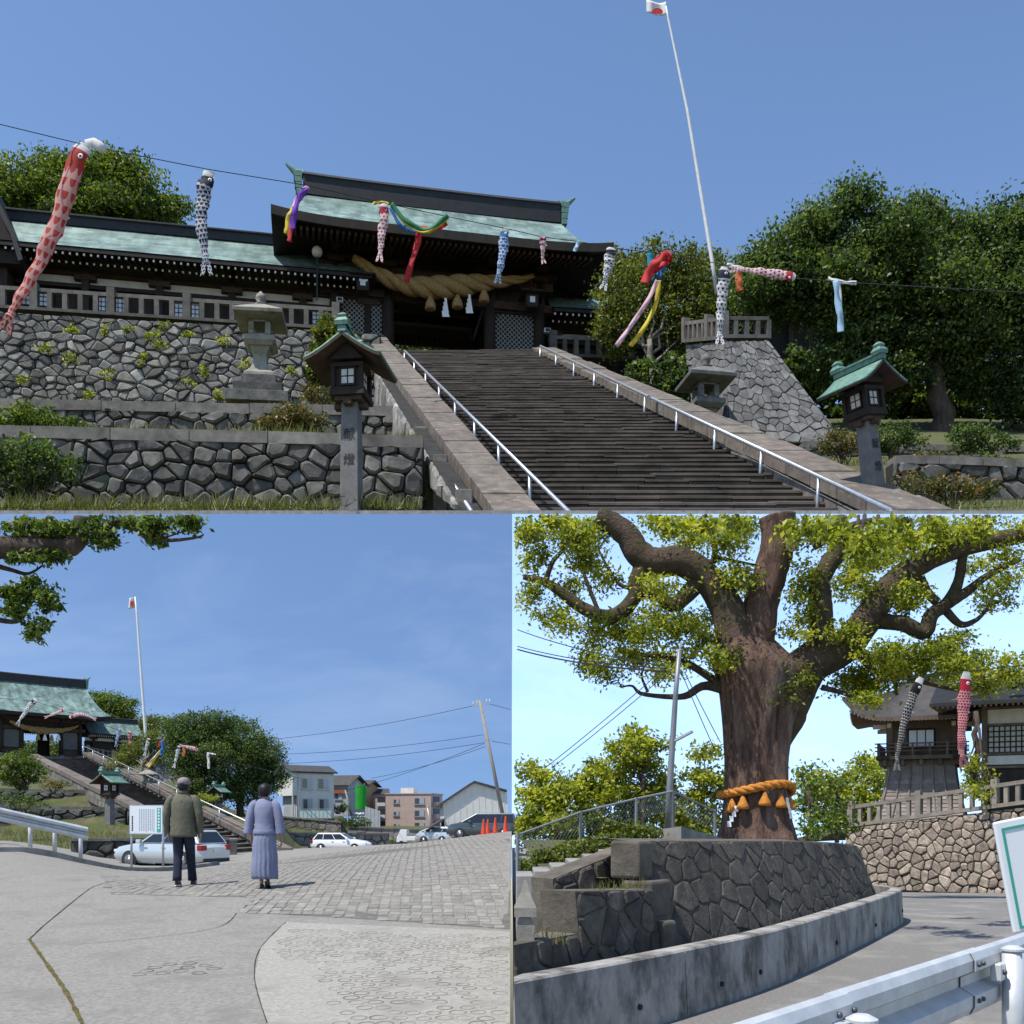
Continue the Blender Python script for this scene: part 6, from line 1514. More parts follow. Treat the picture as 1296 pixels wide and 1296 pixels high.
MB().box(.0, 5.6, 0, 5, -2, 4.4).build('wall', pink, ap); MB().box(-1.5, 0, .6, 5, -2, 3.9).build('stair_wing', pink, ap); MB().box(-.1, 5.75, -.08, 5.1, 4.4, 4.52).build('parapet', pink, ap)
MB().box(1.4, 3.0, 1.5, 3, 4.52, 5.2).build('roof_tank', stucco, ap)
for fz in (.3, 1.75, 3.2):
    window(ap, 3.6, fz, 1.25, .75, 0); window(ap, 1.0, fz + .1, .7, .5, 0); MB().box(-1.2, -.25, .5, .58, fz - .1, fz + .9).build('balcony_opening', trim_black, ap); MB().box(-1.25, -.2, .38, .5, fz - .2, fz + .22).build('balcony_rail', plain('rail_pale', (.5, .5, .5, 1), .5), ap)
    MB().box(5.6, 6.1, .6, 4, fz - .25, fz + .3).build('balcony', pink, ap); MB().box(5.6, 5.66, 1, 3.6, fz + .3, fz + .95).build('balcony_opening', trim_black, ap)
MB().tube([(2.2, 2.2, 5.2), (2.2, 2.2, 6.3)], .025, 5).build('aerial', alum, ap)
sh_ = hs('gabled_shed', 'large white gabled shed behind the people carrier', 604, 1063, 96, R(6), 'building', tilt=(0, R(-3)))
wm = nm('shed_cladding', (.66, .65, .60, 1), (.58, .57, .53, 1), 1, .7, 0)
MB().prism([(-3.0, -1), (-3.0, 3.6), (0, 5.35), (3.02, 4.3), (3.02, -1)], 'y', 0, 10).build('wall', wm, sh_)
for i in range(10): x = -2.7 + i * .6; MB().box(x, x + .05, -.03, -.002, -1, pw(x, [(-3, 3.5), (0, 5.2), (3, 4.2)])).build('batten', wm, sh_)
MB().prism([(-3.35, 3.35), (-3.35, 3.55), (0, 5.55), (3.02, 4.55), (3.02, 4.36), (0, 5.36)], 'y', -.3, 10.3).build('roof', roof_dark, sh_)
MB().box(-4.4, -3.0, -.2, 8, -1, 1.2).build('lean_to', wm, sh_); MB().prism([(-4.7, 1.1), (-4.7, 1.25), (-2.95, 2.2), (-2.95, 2.02)], 'y', -.5, 8.3).build('lean_to_roof', roof_dark, sh_)
MB().box(-2.8, -1.4, -.04, -.002, -.5, 1.0).build('doorway', trim_black, sh_)
lsh('hedge', 'clipped dark hedge below the dark house', 428, 1030, 110, [(415, 1022, 10, 5), (432, 1024, 12, 5)], leaf_dark, 79, .18)
lsh('hedge', 'ivy covered bank beside the white sacks', 448, 1046, 102, [(435, 1040, 10, 7), (452, 1040, 12, 7), (464, 1042, 6, 6)], leaf_dark, 80, .16)
lsh('bush', 'small shrubs at the foot of the wall below the apartment block', 505, 1070, 100, [(495, 1066, 8, 4), (508, 1066, 8, 4)], leaf_camphor, 81, .14)
lsh('bush', 'conifers on the skyline behind the green scaffold', 470, 1010, 130, [(462, 998, 6, 8), (472, 1003, 5, 6), (455, 1000, 4, 6)], leaf_dark, 82, .2)
lsh('hedge', 'wooded slope between the apartment block and the shed', 570, 1040, 130, [(566, 1025, 7, 8), (572, 1034, 6, 8)], leaf_dark, 83, .2)
# --- utility pole and wires
t = thing('utility_pole', 'leaning concrete utility pole with crossarm beside the white shed', 'utility pole', P(639, 1045, 84), 0, 1)
MB().tube([P(640, 1050, 84), P(607, 886, 84)], [.17, .11], 10).build('pole', nm('pole_concrete', (.30, .27, .23, 1), (.22, .2, .17, 1), 2, .9, .1, 40, .005), t, world=True, smooth=True)
MB().beam(P(598, 894, 84), P(620, 891, 84), .09, .09).build('crossarm', alum, t, world=True); MB().beam(P(609, 938, 84), P(626, 935, 84), .07, .07).build('crossarm', alum, t, world=True)
for u, v in ((599, 892), (604, 891), (616, 889), (620, 889)): MB().lathe([(.05, 0), (.07, .08), (.04, .16), (.06, .22), (.02, .28)], 8, P(u, v, 84)).build('insulator', plain('porcelain', (.5, .5, .5, 1), .3), t, world=True)
MB().tube([P(606, 886, 84), P(603, 873, 84)], .02, 5).build('spike', alum, t, world=True)
WL = [((600, 893), (340, 936), 'uppermost power line from the utility pole to the dark tree'), ((612, 930), (340, 955), 'second power line from the utility pole to the dark tree'), ((613, 940), (345, 967), 'third power line from the utility pole to the dark tree'), ((614, 945), (470, 985), 'telephone line from the utility pole to the green scaffold'), ((613, 941), (440, 1000), 'low telephone line crossing toward the ochre house'), ((620, 891), (646, 898), 'upper power line leaving the lower left picture on the right'), ((623, 938), (646, 942), 'lower power line leaving the lower left picture on the right')]
for i, (a, b, lab) in enumerate(WL): wire('power_line', lab, [P(a[0], a[1], 84), P(b[0], b[1], 84 if b[0] > 600 else 100)], .02, 'power line', .012 if b[0] < 600 else 0, group='power lines of the utility pole')
q = thing('utility_pole', 'thin distant utility pole beside the green scaffold', 'utility pole', P(446, 1035, 112), 0, 1); MB().tube([P(446, 1036, 112), P(437, 1000, 112)], [.12, .09], 8).build('pole', MATS['pole_concrete'], q, world=True, smooth=True); MB().beam(P(434, 1004, 112), P(442, 1003, 112), .06, .06).build('crossarm', alum, q, world=True)
q = thing('utility_pole', 'thin grey lamp pole in front of the pink apartment block', 'utility pole', P(548, 1062, 100), 0, 1); MB().tube([P(548, 1064, 100), P(541, 1022, 100)], [.07, .05], 8).build('pole', alum, q, world=True, smooth=True); MB().tube([P(541, 1022, 100), P(543, 1020, 100)], .08, 6).build('lamp_head', alum, q, world=True)
# --- people
skin = nm('skin', (.42, .24, .17, 1), (.36, .20, .14, 1), 6, .55, 0); hair_m = nm('hair_black', (.012, .011, .012, 1), (.006, .006, .007, 1), 40, .5, .6, 120, .004)
def skin_body(verts, edges, radii, root_i, mat, name, parent):
    me = bpy.data.meshes.new(name); me.from_pydata(verts, edges, []); o = bpy.data.objects.new(name, me); COL.objects.link(o)
    md = o.modifiers.new('skin', 'SKIN'); md.branch_smoothing = .6
    for i, r in enumerate(radii): me.skin_vertices[0].data[i].radius = (r, r) if not hasattr(r, '__len__') else r; 
    me.skin_vertices[0].data[root_i].use_root = True
    s2 = o.modifiers.new('sub', 'SUBSURF'); s2.levels = 2; s2.render_levels = 2
    dg = bpy.context.evaluated_depsgraph_get(); m2 = bpy.data.meshes.new_from_object(o.evaluated_get(dg)); bpy.data.objects.remove(o)
    m2.materials.clear(); m2.materials.append(mat); m2.polygons.foreach_set('use_smooth', [True] * len(m2.polygons))
    ob = bpy.data.objects.new(name, m2); COL.objects.link(ob); ob.parent = parent; return ob
def loft(mb, rings, n=20, cap=True, fold=0, nf=9, ph=0):
    vv = []
    for (x, y, z, rx, ry, *rest) in rings:
        fa = rest[0] if rest else 0
        for k in range(n):
            a = 2 * math.pi * k / n; f = 1 + fa * math.sin(nf * a + ph)
            vv.append((x + rx * f * math.cos(a), y + ry * f * math.sin(a), z))
    m = len(rings); mb.add(vv, [(i * n + k, i * n + (k + 1) % n, (i + 1) * n + (k + 1) % n, (i + 1) * n + k) for i in range(m - 1) for k in range(n)])
    if cap: mb.f.append(tuple(range(n))[::-1]); mb.f.append(tuple((m - 1) * n + k for k in range(n))); mb.mi += [0, 0]; mb.uv += [[(0, 0)] * n] * 2
    return mb
def person_body(parent, H, arms, legs, sw, head):
    """arms / legs: joint lists for left and right; returns one continuous figure"""
    s_ = H / 1.72; V = [(0, 0, .93 * s_), (0, 0, 1.12 * s_), (0, -.01, 1.34 * s_), (0, 0, 1.47 * s_), (0, .015, 1.53 * s_)]; Rr = [.13, .12, .14, .055, .05]; E = [(0, 1), (1, 2), (2, 3), (3, 4)]
    def chain(start, pts):
        p = start
        for q, r in pts: V.append(q); Rr.append(r); E.append((p, len(V) - 1)); p = len(V) - 1
        return p
    for leg in legs: chain(0, leg)
    for arm, sg in arms:
        w = chain(2, arm); wr = Vector(V[w]); up = (Vector(V[w]) - Vector(V[w - 1])).normalized()
        pm = chain(w, [(tuple(wr + up * .05), .030), (tuple(wr + up * .085), .030)])
        base = Vector(V[pm]); sd = Vector((0, 1, 0)); fw = Vector((sg * -.25, .0, 0))
        for k_, L_ in zip((-1.5, -.5, .5, 1.5), (.062, .075, .08, .07)):
            b0 = base + sd * k_ * .017 + up * .012; chain(pm, [(tuple(b0), .010), (tuple(b0 + up * L_ * .5), .0095), (tuple(b0 + up * L_ + fw * .08), .008)])
        chain(w + 1, [(tuple(wr + up * .05 + sd * .038), .011), (tuple(wr + up * .09 + sd * .05), .009)])
    hz = head[2]; nxt = len(V)
    V.extend([(head[0], head[1] - .005, hz - .06), (head[0], head[1], hz + .02), (head[0], head[1] - .008, hz + .085)]); Rr += [.068, .088, .062]; E += [(4, nxt), (nxt, nxt + 1), (nxt + 1, nxt + 2)]
    # nose, ears
    V.append((head[0], head[1] + .105, hz - .02)); Rr.append(.014); E.append((nxt + 1, len(V) - 1))
    for sg in (-1, 1): V.append((head[0] + sg * .088, head[1] - .01, hz)); Rr.append(.02); E.append((nxt + 1, len(V) - 1))
    return skin_body(V, E, Rr, 0, skin, 'body', parent)
def face(parent, hx, hy, hz):
    for sg in (-1, 1): MB().ball((hx + sg * .032, hy + .078, hz + .012), .012, 8, 6).build('eye', eye_white, parent); MB().box(hx + sg * .032 - .018, hx + sg * .032 + .018, hy + .082, hy + .088, hz + .036, hz + .042).build('eyebrow', hair_m, parent)
    MB().box(hx - .022, hx + .022, hy + .074, hy + .083, hz - .062, hz - .054).build('mouth', plain('lip', (.3, .1, .09, 1), .5), parent)
# the man
mz = gz(232, 16.4)
man = thing('person', 'man in olive jacket, dark jeans and grey cap walking away', 'person', mz, R(4), 1)
jeans = nm('denim', (.018, .024, .045, 1), (.009, .012, .024, 1), 9, .9, .4, 60, .006, c3=(.03, .04, .07, 1), s3=4, t3=.6); olive = nm('olive_cloth', (.125, .12, .085, 1), (.098, .094, .067, 1), 4, .9, .6, 7, .035)
la = [((-.235, -.01, 1.36), .052), ((-.30, -.03, 1.10), .045), ((-.29, .05, .86), .032)]; ra_ = [((.235, -.01, 1.36), .052), ((.30, -.02, 1.10), .045), ((.29, .06, .86), .032)]
ll_ = [((-.09, 0, .88), .085), ((-.105, .03, .50), .058), ((-.07, -.16, .12), .042), ((-.07, -.14, .065), .04), ((-.08, .0, .045), .03)]; rl_ = [((.09, 0, .88), .085), ((.10, .12, .50), .058), ((.11, .22, .10), .042), ((.11, .23, .05), .04), ((.12, .35, .035), .03)]
person_body(man, 1.72, [(la, -1), (ra_, 1)], [ll_, rl_], .2, (0, .03, 1.60)); face(man, 0, .03, 1.60)
mb = MB(); loft(mb, [(-.005, .0, 1.0, .185, .135), (0, 0, .90, .195, .14), (-.002, 0, .82, .185, .135)], 20)
mb.build('waist', jeans, man, smooth=True)
for nm2, leg in (('trouser_leg', ll_), ('trouser_leg', rl_)):
    hip, kn, an = leg[0][0], leg[1][0], leg[2][0]; mb = MB(); rg = []
    for i in range(13):
        t_ = i / 12; c = Vector(hip).lerp(Vector(kn), t_ * 2) if t_ < .5 else Vector(kn).lerp(Vector(an), t_ * 2 - 1); r = pw(t_, [(0, .112), (.25, .1), (.5, .084), (.8, .075), (1, .082)]); rg.append((c.x, c.y, c.z - (.02 if i == 12 else 0), r, r * 1.02, .03 if 0 < i < 12 else .02))
    loft(mb, rg, 20, True, nf=5, ph=rl.uniform(0, 6)); mb.build(nm2, jeans, man, smooth=True)
    mb = MB(); a = Vector(leg[3][0]); f_ = Vector(leg[4][0])
    loft(mb, [(a.x, a.y - .05, .0 + a.z - .045, .045, .05), (lerp(a.x, f_.x, .5), lerp(a.y, f_.y, .5), a.z - .045, .052, .15), (lerp(a.x, f_.x, .5), lerp(a.y, f_.y, .48), a.z - .02, .05, .145), (lerp(a.x, f_.x, .4), lerp(a.y, f_.y, .3), a.z + .03, .045, .09), (a.x, a.y, a.z + .06, .045, .055)], 16); mb.build('shoe', plain('shoe_dark', (.035, .012, .014, 1), .5), man, smooth=True)
    mb = MB(); loft(mb, [(lerp(a.x, f_.x, .5), lerp(a.y, f_.y, .5), a.z - .052, .055, .155), (lerp(a.x, f_.x, .5), lerp(a.y, f_.y, .5), a.z - .03, .055, .155)], 16); mb.build('shoe_sole', white_tip, man)
mb = MB(); loft(mb, [(0, 0, .79, .235, .165, .035), (0, 0, .83, .238, .168, .03), (0, 0, .95, .228, .16, .02), (0, 0, 1.08, .215, .15, .015), (0, -.005, 1.22, .222, .148, .012), (0, -.01, 1.34, .228, .14, .008), (0, -.005, 1.41, .2, .115), (0, 0, 1.45, .14, .09), (0, .0, 1.49, .075, .07), (0, .005, 1.52, .072, .068)], 28, False, nf=7); o = mb.build('jacket', olive, man, smooth=True, solid=.012)
MB().box(-.004, .004, -.158, -.15, .84, 1.38).build('jacket_seam', olive, o); mb = MB(); loft(mb, [(0, 0, 1.49, .078, .075), (0, .004, 1.53, .074, .072), (0, .0, 1.535, .08, .078), (0, -.004, 1.485, .09, .084)], 20, False); mb.build('collar', olive, o, smooth=True, solid=.006)
for arm in (la, ra_):
    sg = -1 if arm[0][0][0] < 0 else 1
    pts = smooth_path([(sg * .165, -.01, 1.415), (sg * .235, -.012, 1.36), (sg * .285, -.025, 1.2), arm[1][0], (sg * .305, .01, .97), (sg * .295, .045, .875)], 14); rr = [pw(i / 14, [(0, .06), (.15, .085), (.5, .075), (.75, .066), (1, .062)]) * (1 + .05 * math.sin(i * 2.1)) for i in range(15)]
    MB().tube(pts, rr, 14, jit=.04, rng=rl).build('sleeve', olive, man, smooth=True)
cap_m = nm('cap_grey', (.27, .22, .225, 1), (.2, .165, .17, 1), 8, .9, .3, 60, .003)
mb = MB(); loft(mb, [(0, .03, 1.632, .116, .126), (0, .03, 1.665, .118, .13), (0, .03, 1.705, .106, .118), (0, .03, 1.735, .074, .086), (0, .03, 1.75, .02, .025)], 24); cp = mb.build('cap', cap_m, man, smooth=True)
mb = MB(); mb.grid(lambda a, b: Vector(((a - .5) * .17 * (1 - b * .25), .12 + b * .08, 1.632 - .02 * b - .03 * (2 * a - 1) ** 2)), 8, 4); mb.build('visor', cap_m, cp, smooth=True, solid=.006); MB().box(-.04, .04, -.112, -.098, 1.634, 1.65).build('cap_strap', ink, cp)
mb = MB(); loft(mb, [(0, .0, 1.54, .075, .07), (0, .0, 1.56, .1, .1), (0, .01, 1.60, .108, .112), (0, .02, 1.64, .108, .115)], 20, False); mb.build('hair', hair_m, man, smooth=True)
man.scale = (.86, .95, 1)
# the woman
wz = gz(335, 15.6)
wom = thing('person', 'woman in a long lavender pleated dress with short black hair, walking away', 'person', wz, R(0), 1)
lav = nm('lavender_cloth', (.215, .23, .335, 1), (.175, .187, .28, 1), 4, .9, .5, 10, .025)
la = [((-.19, -.01, 1.26), .045), ((-.25, -.02, 1.02), .036), ((-.25, .04, .80), .026)]; ra_ = [((.19, -.01, 1.26), .045), ((.26, -.02, 1.02), .036), ((.27, .05, .80), .026)]
ll_ = [((-.08, 0, .82), .08), ((-.08, .06, .46), .052), ((-.05, -.02, .09), .034), ((-.05, -.01, .04), .034), ((-.06, .12, .025), .026)]; rl_ = [((.08, 0, .82), .08), ((.08, .04, .46), .052), ((.085, -.12, .16), .034), ((.085, -.13, .11), .034), ((.09, -.02, .05), .026)]
person_body(wom, 1.60, [(la, -1), (ra_, 1)], [ll_, rl_], .18, (0, .02, 1.485)); face(wom, 0, .02, 1.485)
mb = MB(); rg = []
for i in range(15):
    t_ = i / 14; z = lerp(.90, .15, t_); rx = pw(t_, [(0, .155), (.15, .195), (.5, .212), (.85, .225), (1, .215)]); rg.append((.005 * math.sin(i), 0, z + 0, rx, rx * .82, .012 + .045 * t_))
loft(mb, rg, 72, False, nf=17); mb.build('skirt', lav, wom, smooth=True, solid=.006)
mb = MB(); loft(mb, [(0, 0, .83, .205, .165, .03), (0, 0, .87, .195, .155, .025), (0, 0, .96, .175, .135, .02), (0, 0, 1.0, .172, .132), (0, 0, 1.10, .18, .135), (0, -.005, 1.22, .195, .13), (0, -.005, 1.30, .175, .11), (0, 0, 1.345, .12, .085), (0, .0, 1.365, .082, .075)], 36, False, nf=15); bl = mb.build('blouse', lav, wom, smooth=True, solid=.006)
mb = MB(); loft(mb, [(0, 0, .835, .206, .168), (0, 0, .85, .212, .172), (0, 0, .885, .206, .168), (0, 0, .90, .2, .162)], 36, False); mb.build('sash', lav, bl, smooth=True)
for sg in (-1, 1):
    pts = smooth_path([(sg * .13, -.005, 1.30), (sg * .20, -.01, 1.25), (sg * .25, -.02, 1.08), (sg * .275, -.01, .93), (sg * .285, 0, .84)], 12); rr = [pw(i / 12, [(0, .055), (.2, .078), (.6, .078), (1, .092)]) for i in range(13)]
    MB().tube(pts, rr, 14, cap=False, jit=.04, rng=rl).build('sleeve', lav, wom, smooth=True, solid=.005)
mb = MB(); loft(mb, [(0, -.01, 1.40, .05, .045), (0, -.01, 1.43, .09, .09), (0, .0, 1.48, .114, .118), (0, .01, 1.53, .116, .122), (0, .015, 1.575, .098, .106), (0, .015, 1.60, .045, .05), (0, .015, 1.61, .01, .012)], 24, nf=11); mb.v = [(x, y, z) if not (y > .06 and z < 1.53) else (x, .05 + (y - .05) * .2, z) for x, y, z in mb.v]; mb.build('hair', hair_m, wom, smooth=True)
for leg, lift in ((ll_, 0), (rl_, 1)):
    a = Vector(leg[3][0]); f_ = Vector(leg[4][0]); q = [(0, -.055, -.042, .036, .03), (0, .05, -.048, .044, .125), (0, .05, -.02, .042, .12), (0, .03, .012, .036, .075), (0, -.01, .03, .034, .042)]
    mb = MB(); loft(mb, q, 16); M = Matrix.Translation(a) @ Matrix.Rotation(R(-38) if lift else 0, 4, 'X'); mb.v = [tuple(M @ Vector(c)) for c in mb.v]; mb.build('shoe', plain('shoe_black', (.012, .012, .012, 1), .45), wom, smooth=True)
wom.scale = (.86, .95, 1)
# ================================================================ LOWER RIGHT VIEW: sacred camphor in its walled bed
rr_ = random.Random(91); nr3 = np.random.default_rng(92)
def zg(x, y): return pw(y, [(0, 0), (15, 0), (24, -.35), (40, -1.25), (60, -1.6), (150, -2)])
asph = nm('asphalt', (.21, .20, .185, 1), (.13, .125, .117, 1), 30, .95, .6, 120, .01, c3=(.25, .24, .22, 1), s3=.8, t3=.55)
mb = MB(); ys = list(np.concatenate([np.arange(2.5, 24, 1), np.arange(24, 140, 4)])); xs = [.012] + [(i / 30) ** 1.6 * 95 for i in range(1, 31)]; n = len(xs)
mb.add([Vector((x, y, zg(x, y))) for y in ys for x in xs], [(j * n + i, j * n + i + 1, (j + 1) * n + i + 1, (j + 1) * n + i) for j in range(len(ys) - 1) for i in range(n - 1)])
struct('road', mb, asph, smooth=True)
# --- curved concrete kerb wall in cast panels with weep holes
cpath = smooth_path([(.03, 6.25, 0), (1.36, 7.9, 0), (2.63, 9.7, 0), (4.53, 12.9, 0), (5.84, 15.3, 0), (6.25, 16.8, 0), (6.0, 18.6, 0), (4.9, 22, 0)], 70)
def nrm2(path, i):
    d = path[min(i + 1, len(path) - 1)] - path[max(i - 1, 0)]; d.normalize(); return Vector((d.y, -d.x, 0))
cw = thing('concrete_kerb_wall', 'low curved wall of pale cast concrete panels round the tree bed', 'wall', cpath[0], 0, 1)
cmat = nm('cast_concrete', (.38, .365, .34, 1), (.20, .19, .175, 1), 4.5, .93, .4, 50, .006, c3=(.10, .095, .088, 1), s3=2.6, t3=.54, stretch=(1, 1, .6))
cuts = [0, 10, 22, 35, 46, 56, 70]
for a, b in zip(cuts[:-1], cuts[1:]):
    mb = MB(); vv = []; m_ = b - a
    for i in range(a, b + 1):
        p = cpath[i]; nn = nrm2(cpath, i); e = .006 if i in (a, b) else 0; t_ = (cpath[min(i + 1, 70)] - cpath[max(i - 1, 0)]).normalized() * (e if i == a else -e if i == b else 0)
        z0 = zg(p.x, p.y) - .1; zt = .52 - .06 * i / 70 + zg(p.x, p.y) * .5
        for q in ((nn * 0, z0), (nn * -.03, zt - .015), (nn * -.045, zt), (nn * -.2, zt), (nn * -.22, z0)): c_ = Vector((p.x, p.y, 0)) + t_ + q[0] + Vector((0, 0, q[1])); c_.x = max(c_.x, .012); vv.append(c_)
    mb.add(vv, [(i * 5 + k, i * 5 + k + 1, (i + 1) * 5 + k + 1, (i + 1) * 5 + k) for i in range(m_) for k in range(4)] + [(0, 4, 3, 2, 1), tuple(m_ * 5 + k for k in range(5))]); mb.build('panel', cmat, cw, world=True)
for i in (3, 7, 13, 17, 25, 31, 40):
    p = cpath[i]; nn = nrm2(cpath, i); MB().tube([p + nn * .004 + Vector((0, 0, .17)), p + nn * -.05 + Vector((0, 0, .17))], .022, 12).build('weep_hole', joint_dark, cw, world=True)
# --- stone wall of the tree bed
def curve_mp(path, batter):
    L = [0]
    for a, b in zip(path[:-1], path[1:]): L.append(L[-1] + (b - a).length)
    def mp(x, z, h):
        x = min(max(x, 0), L[-1] - 1e-6); i = int(np.searchsorted(L, x, 'right') - 1); i = min(i, len(path) - 2); t_ = (x - L[i]) / (L[i + 1] - L[i]); p = path[i].lerp(path[i + 1], t_); nn = nrm2(path, i).lerp(nrm2(path, i + 1), t_)
        return p + nn * (h - batter * z) + Vector((0, 0, z))
    return mp, L[-1]
bed = thing('tree_bed_wall', 'dark mortared stone wall holding the bed of the giant camphor', 'wall', (0, 0, 0), 0, 1)
wpath = smooth_path([(1.24, 8.35, .35), (2.35, 9.95, .35), (4.2, 13.2, .35), (5.45, 15.45, .35), (5.82, 16.8, .3), (5.55, 18.6, .2), (4.5, 22, .1)], 44)
mpb, LB = curve_mp(wpath, .34)
mort = nm('mortar_dark', (.145, .125, .10, 1), (.06, .052, .043, 1), 4, .98, .7, 22, .02, c3=(.17, .15, .125, 1), s3=1.6, t3=.6); bedstone = nm('bed_stone', (.13, .112, .092, 1), (.05, .045, .04, 1), 9, .95, .9, 24, .03, rand=.25, c3=(.19, .17, .14, 1), s3=2.5, t3=.63)
mb = MB(); ht = lambda x: pw(x / LB, [(0, .99), (.3, .92), (.55, .80), (.62, .70), (.68, .6), (1, .7)])
mb.grid(lambda a, b: mpb(a * LB, b * ht(a * LB), 0), 44, 8); mb.grid(lambda a, b: mpb(a * LB, ht(a * LB), -b * .4) + Vector((0, 0, .02 * math.sin(b * 3))), 44, 2); mb.build('mortar', mort, bed, smooth=True)
out = [(0, 0), (LB, 0), (LB, 1.0), (0, 1.0)]
polys = [p for p in cells(out, 46, 5, .42, rr_) if sum(q[0] for q in p) / len(p) < LB * .66]
def fit(pl):
    return [(x, min(z, .999) * ht(x)) for x, z in pl]
stones(bed, [fit(p) for p in polys], lambda x, z, h: mpb(x, z, h), bedstone, .006, .014, rr_, flat=.88, tilt=.1)
# corner quoins
for i in range(3):
    z_ = i * .33; n0 = nrm2(wpath, 0); q_ = wpath[0] - n0 * .34 * (z_ + .1); M = Matrix.Translation((q_.x, q_.y, .36 + z_)) @ Matrix.Rotation(R(55), 4, 'Z'); MB().box(-.02, .34 if i % 2 else .22, -.045, .24, .005, .322, M).build('quoin', mort, bed, world=True, bevel=.025)
# soil on top of the bed
mb = MB(); top = [wpath[i] - nrm2(wpath, i) * .6 for i in range(45)]; pts = [Vector((p.x, p.y, 1.02 - .1 * i / 44)) for i, p in enumerate(top)] + [Vector((3.5, 34, .9)), Vector((.3, 34, .9)), Vector((.3, 11, 1.0))]
mb.add(pts, [tuple(range(len(pts)))]); struct('tree_bed_ground', mb, soil)
# stepped wing walls to the left
def wing(name, label, a, b, zt_a, zt_b, nx, ny, seed, bat=.1, z0=.3):
    t = thing(name, label, 'wall', a, 0, 1); a = Vector(a); b = Vector(b); d = Vector((b.x - a.x, b.y - a.y, 0)); W = d.length; d.normalize(); nn = Vector((d.y, -d.x, 0)); rg = random.Random(seed)
    def f(x, z, h):
        q = Vector((a.x, a.y, z0)) + d * x + nn * (h - bat * z) + Vector((0, 0, z)); q.x = max(q.x, .012); return q - Vector(t.location)
    out = [(0, 0), (W, 0), (W, zt_b - z0), (0, zt_a - z0)]; wall_backing(t, out, f, mort, .3); stones(t, cells(out, nx, ny, .35, rg), f, bedstone, .008, .018, rg, flat=.86, tilt=.1); return t
wing('wing_wall', 'lowest step of the stone wall at the left edge of the lower right picture', (.03, 6.62, .3), (.50, 7.3, .3), .70, .70, 4, 2, 5)
wing('wing_wall', 'middle step of the stone wall, with a grassy ledge, left of the bed corner', (.51, 7.32, .3), (1.2, 8.3, .3), 1.0, .95, 6, 4, 6)
wing('stair_side_wall', 'sloping rubble side wall of the small stairs behind the bed corner', (.36, 8.6, .3), (1.32, 9.3, .3), 1.02, 1.34, 8, 5, 7, .04)
t = thing('small_stairs', 'small concrete stairs climbing behind the wing walls', 'stairs', (.1, 9.6, .5), 0, 1)
for i in range(6): MB().box(.04 + i * .17, .04 + (i + 1) * .17 - .004, 9.7, 10.6, .4, .99 + i * .045).build('step', concrete, t, world=True, bevel=.01)
t = thing('stone_post', 'weathered carved stone post at the left edge of the lower right picture', 'post', (.09, 6.95, .3), 0, 1); MB().sqlathe([(.045, 0), (.045, .35), (.06, .4), (.06, .5), (.035, .56)]).build('shaft', nm('post_worn', (.30, .28, .24, 1), (.15, .14, .12, 1), 6, .95, .5, 30, .01), t); MB().sqlathe([(.075, .56), (.075, .62), (.03, .72), (.01, .8)]).build('cap', MATS['post_worn'], t)
t = thing('fence_plinth', 'low concrete plinth at the fence corner beside the camphor trunk', 'plinth', P(850, 1062, 13), 0, 1); MB().pts8([P(u, v, d) for u, v, d in ((838, 1066, 13), (862, 1066, 12.4), (920, 1075, 14.5), (880, 1070, 15), (838, 1049, 13), (862, 1046, 12.4), (920, 1063, 14.5), (880, 1060, 15))]).build('block', concrete, t, world=True)
gl_ = [Vector((rr_.uniform(.75, 1.12), 0, 0)) for _ in range(170)]; gl_ = np.array([(.55 + .62 * (q := rr_.random()), 7.55 + .95 * q + rr_.uniform(.05, .3), .93) for _ in range(170)] + [(.08 + rr_.uniform(0, .3), 6.95 + rr_.uniform(0, .3), .66) for _ in range(60)])
grass('grass', 'dry grass tufts on the ledges of the wing walls', gl_, .10, grass_mat, 93)
# --- the giant camphor
DT = 27.0; kT = DT / F
camph_bark = nm('camphor_bark', (.225, .135, .10, 1), (.045, .028, .022, 1), 7, .95, 1.0, 11, .16, stretch=(1, 1, .2), c3=(.27, .215, .19, 1), s3=1.2, t3=.6); mossy = nm('mossy_bark', (.10, .088, .04, 1), (.032, .026, .019, 1), 4, .95, 1.0, 10, .12, c3=(.115, .08, .06, 1), s3=1.1, t3=.5)
cam_t = thing('giant_camphor', 'giant camphor tree with thick twisting mossy limbs, lower right picture', 'tree', P(958, 1064, DT), 0, 1)
def tlimb(name, uv, w, mat, n=26, nn=14, jit=.045):
    pts = smooth_path([P(q[0], q[1], DT + (q[2] if len(q) > 2 else 0)) for q in uv], n); rd = [pw(i / n, [(j / (len(w) - 1), x) for j, x in enumerate(w)]) * kT / 2 for i in range(n + 1)]
    return MB().tube(pts, rd, nn, jit=jit, rng=rr_).build(name, mat, cam_t, world=True, smooth=True)
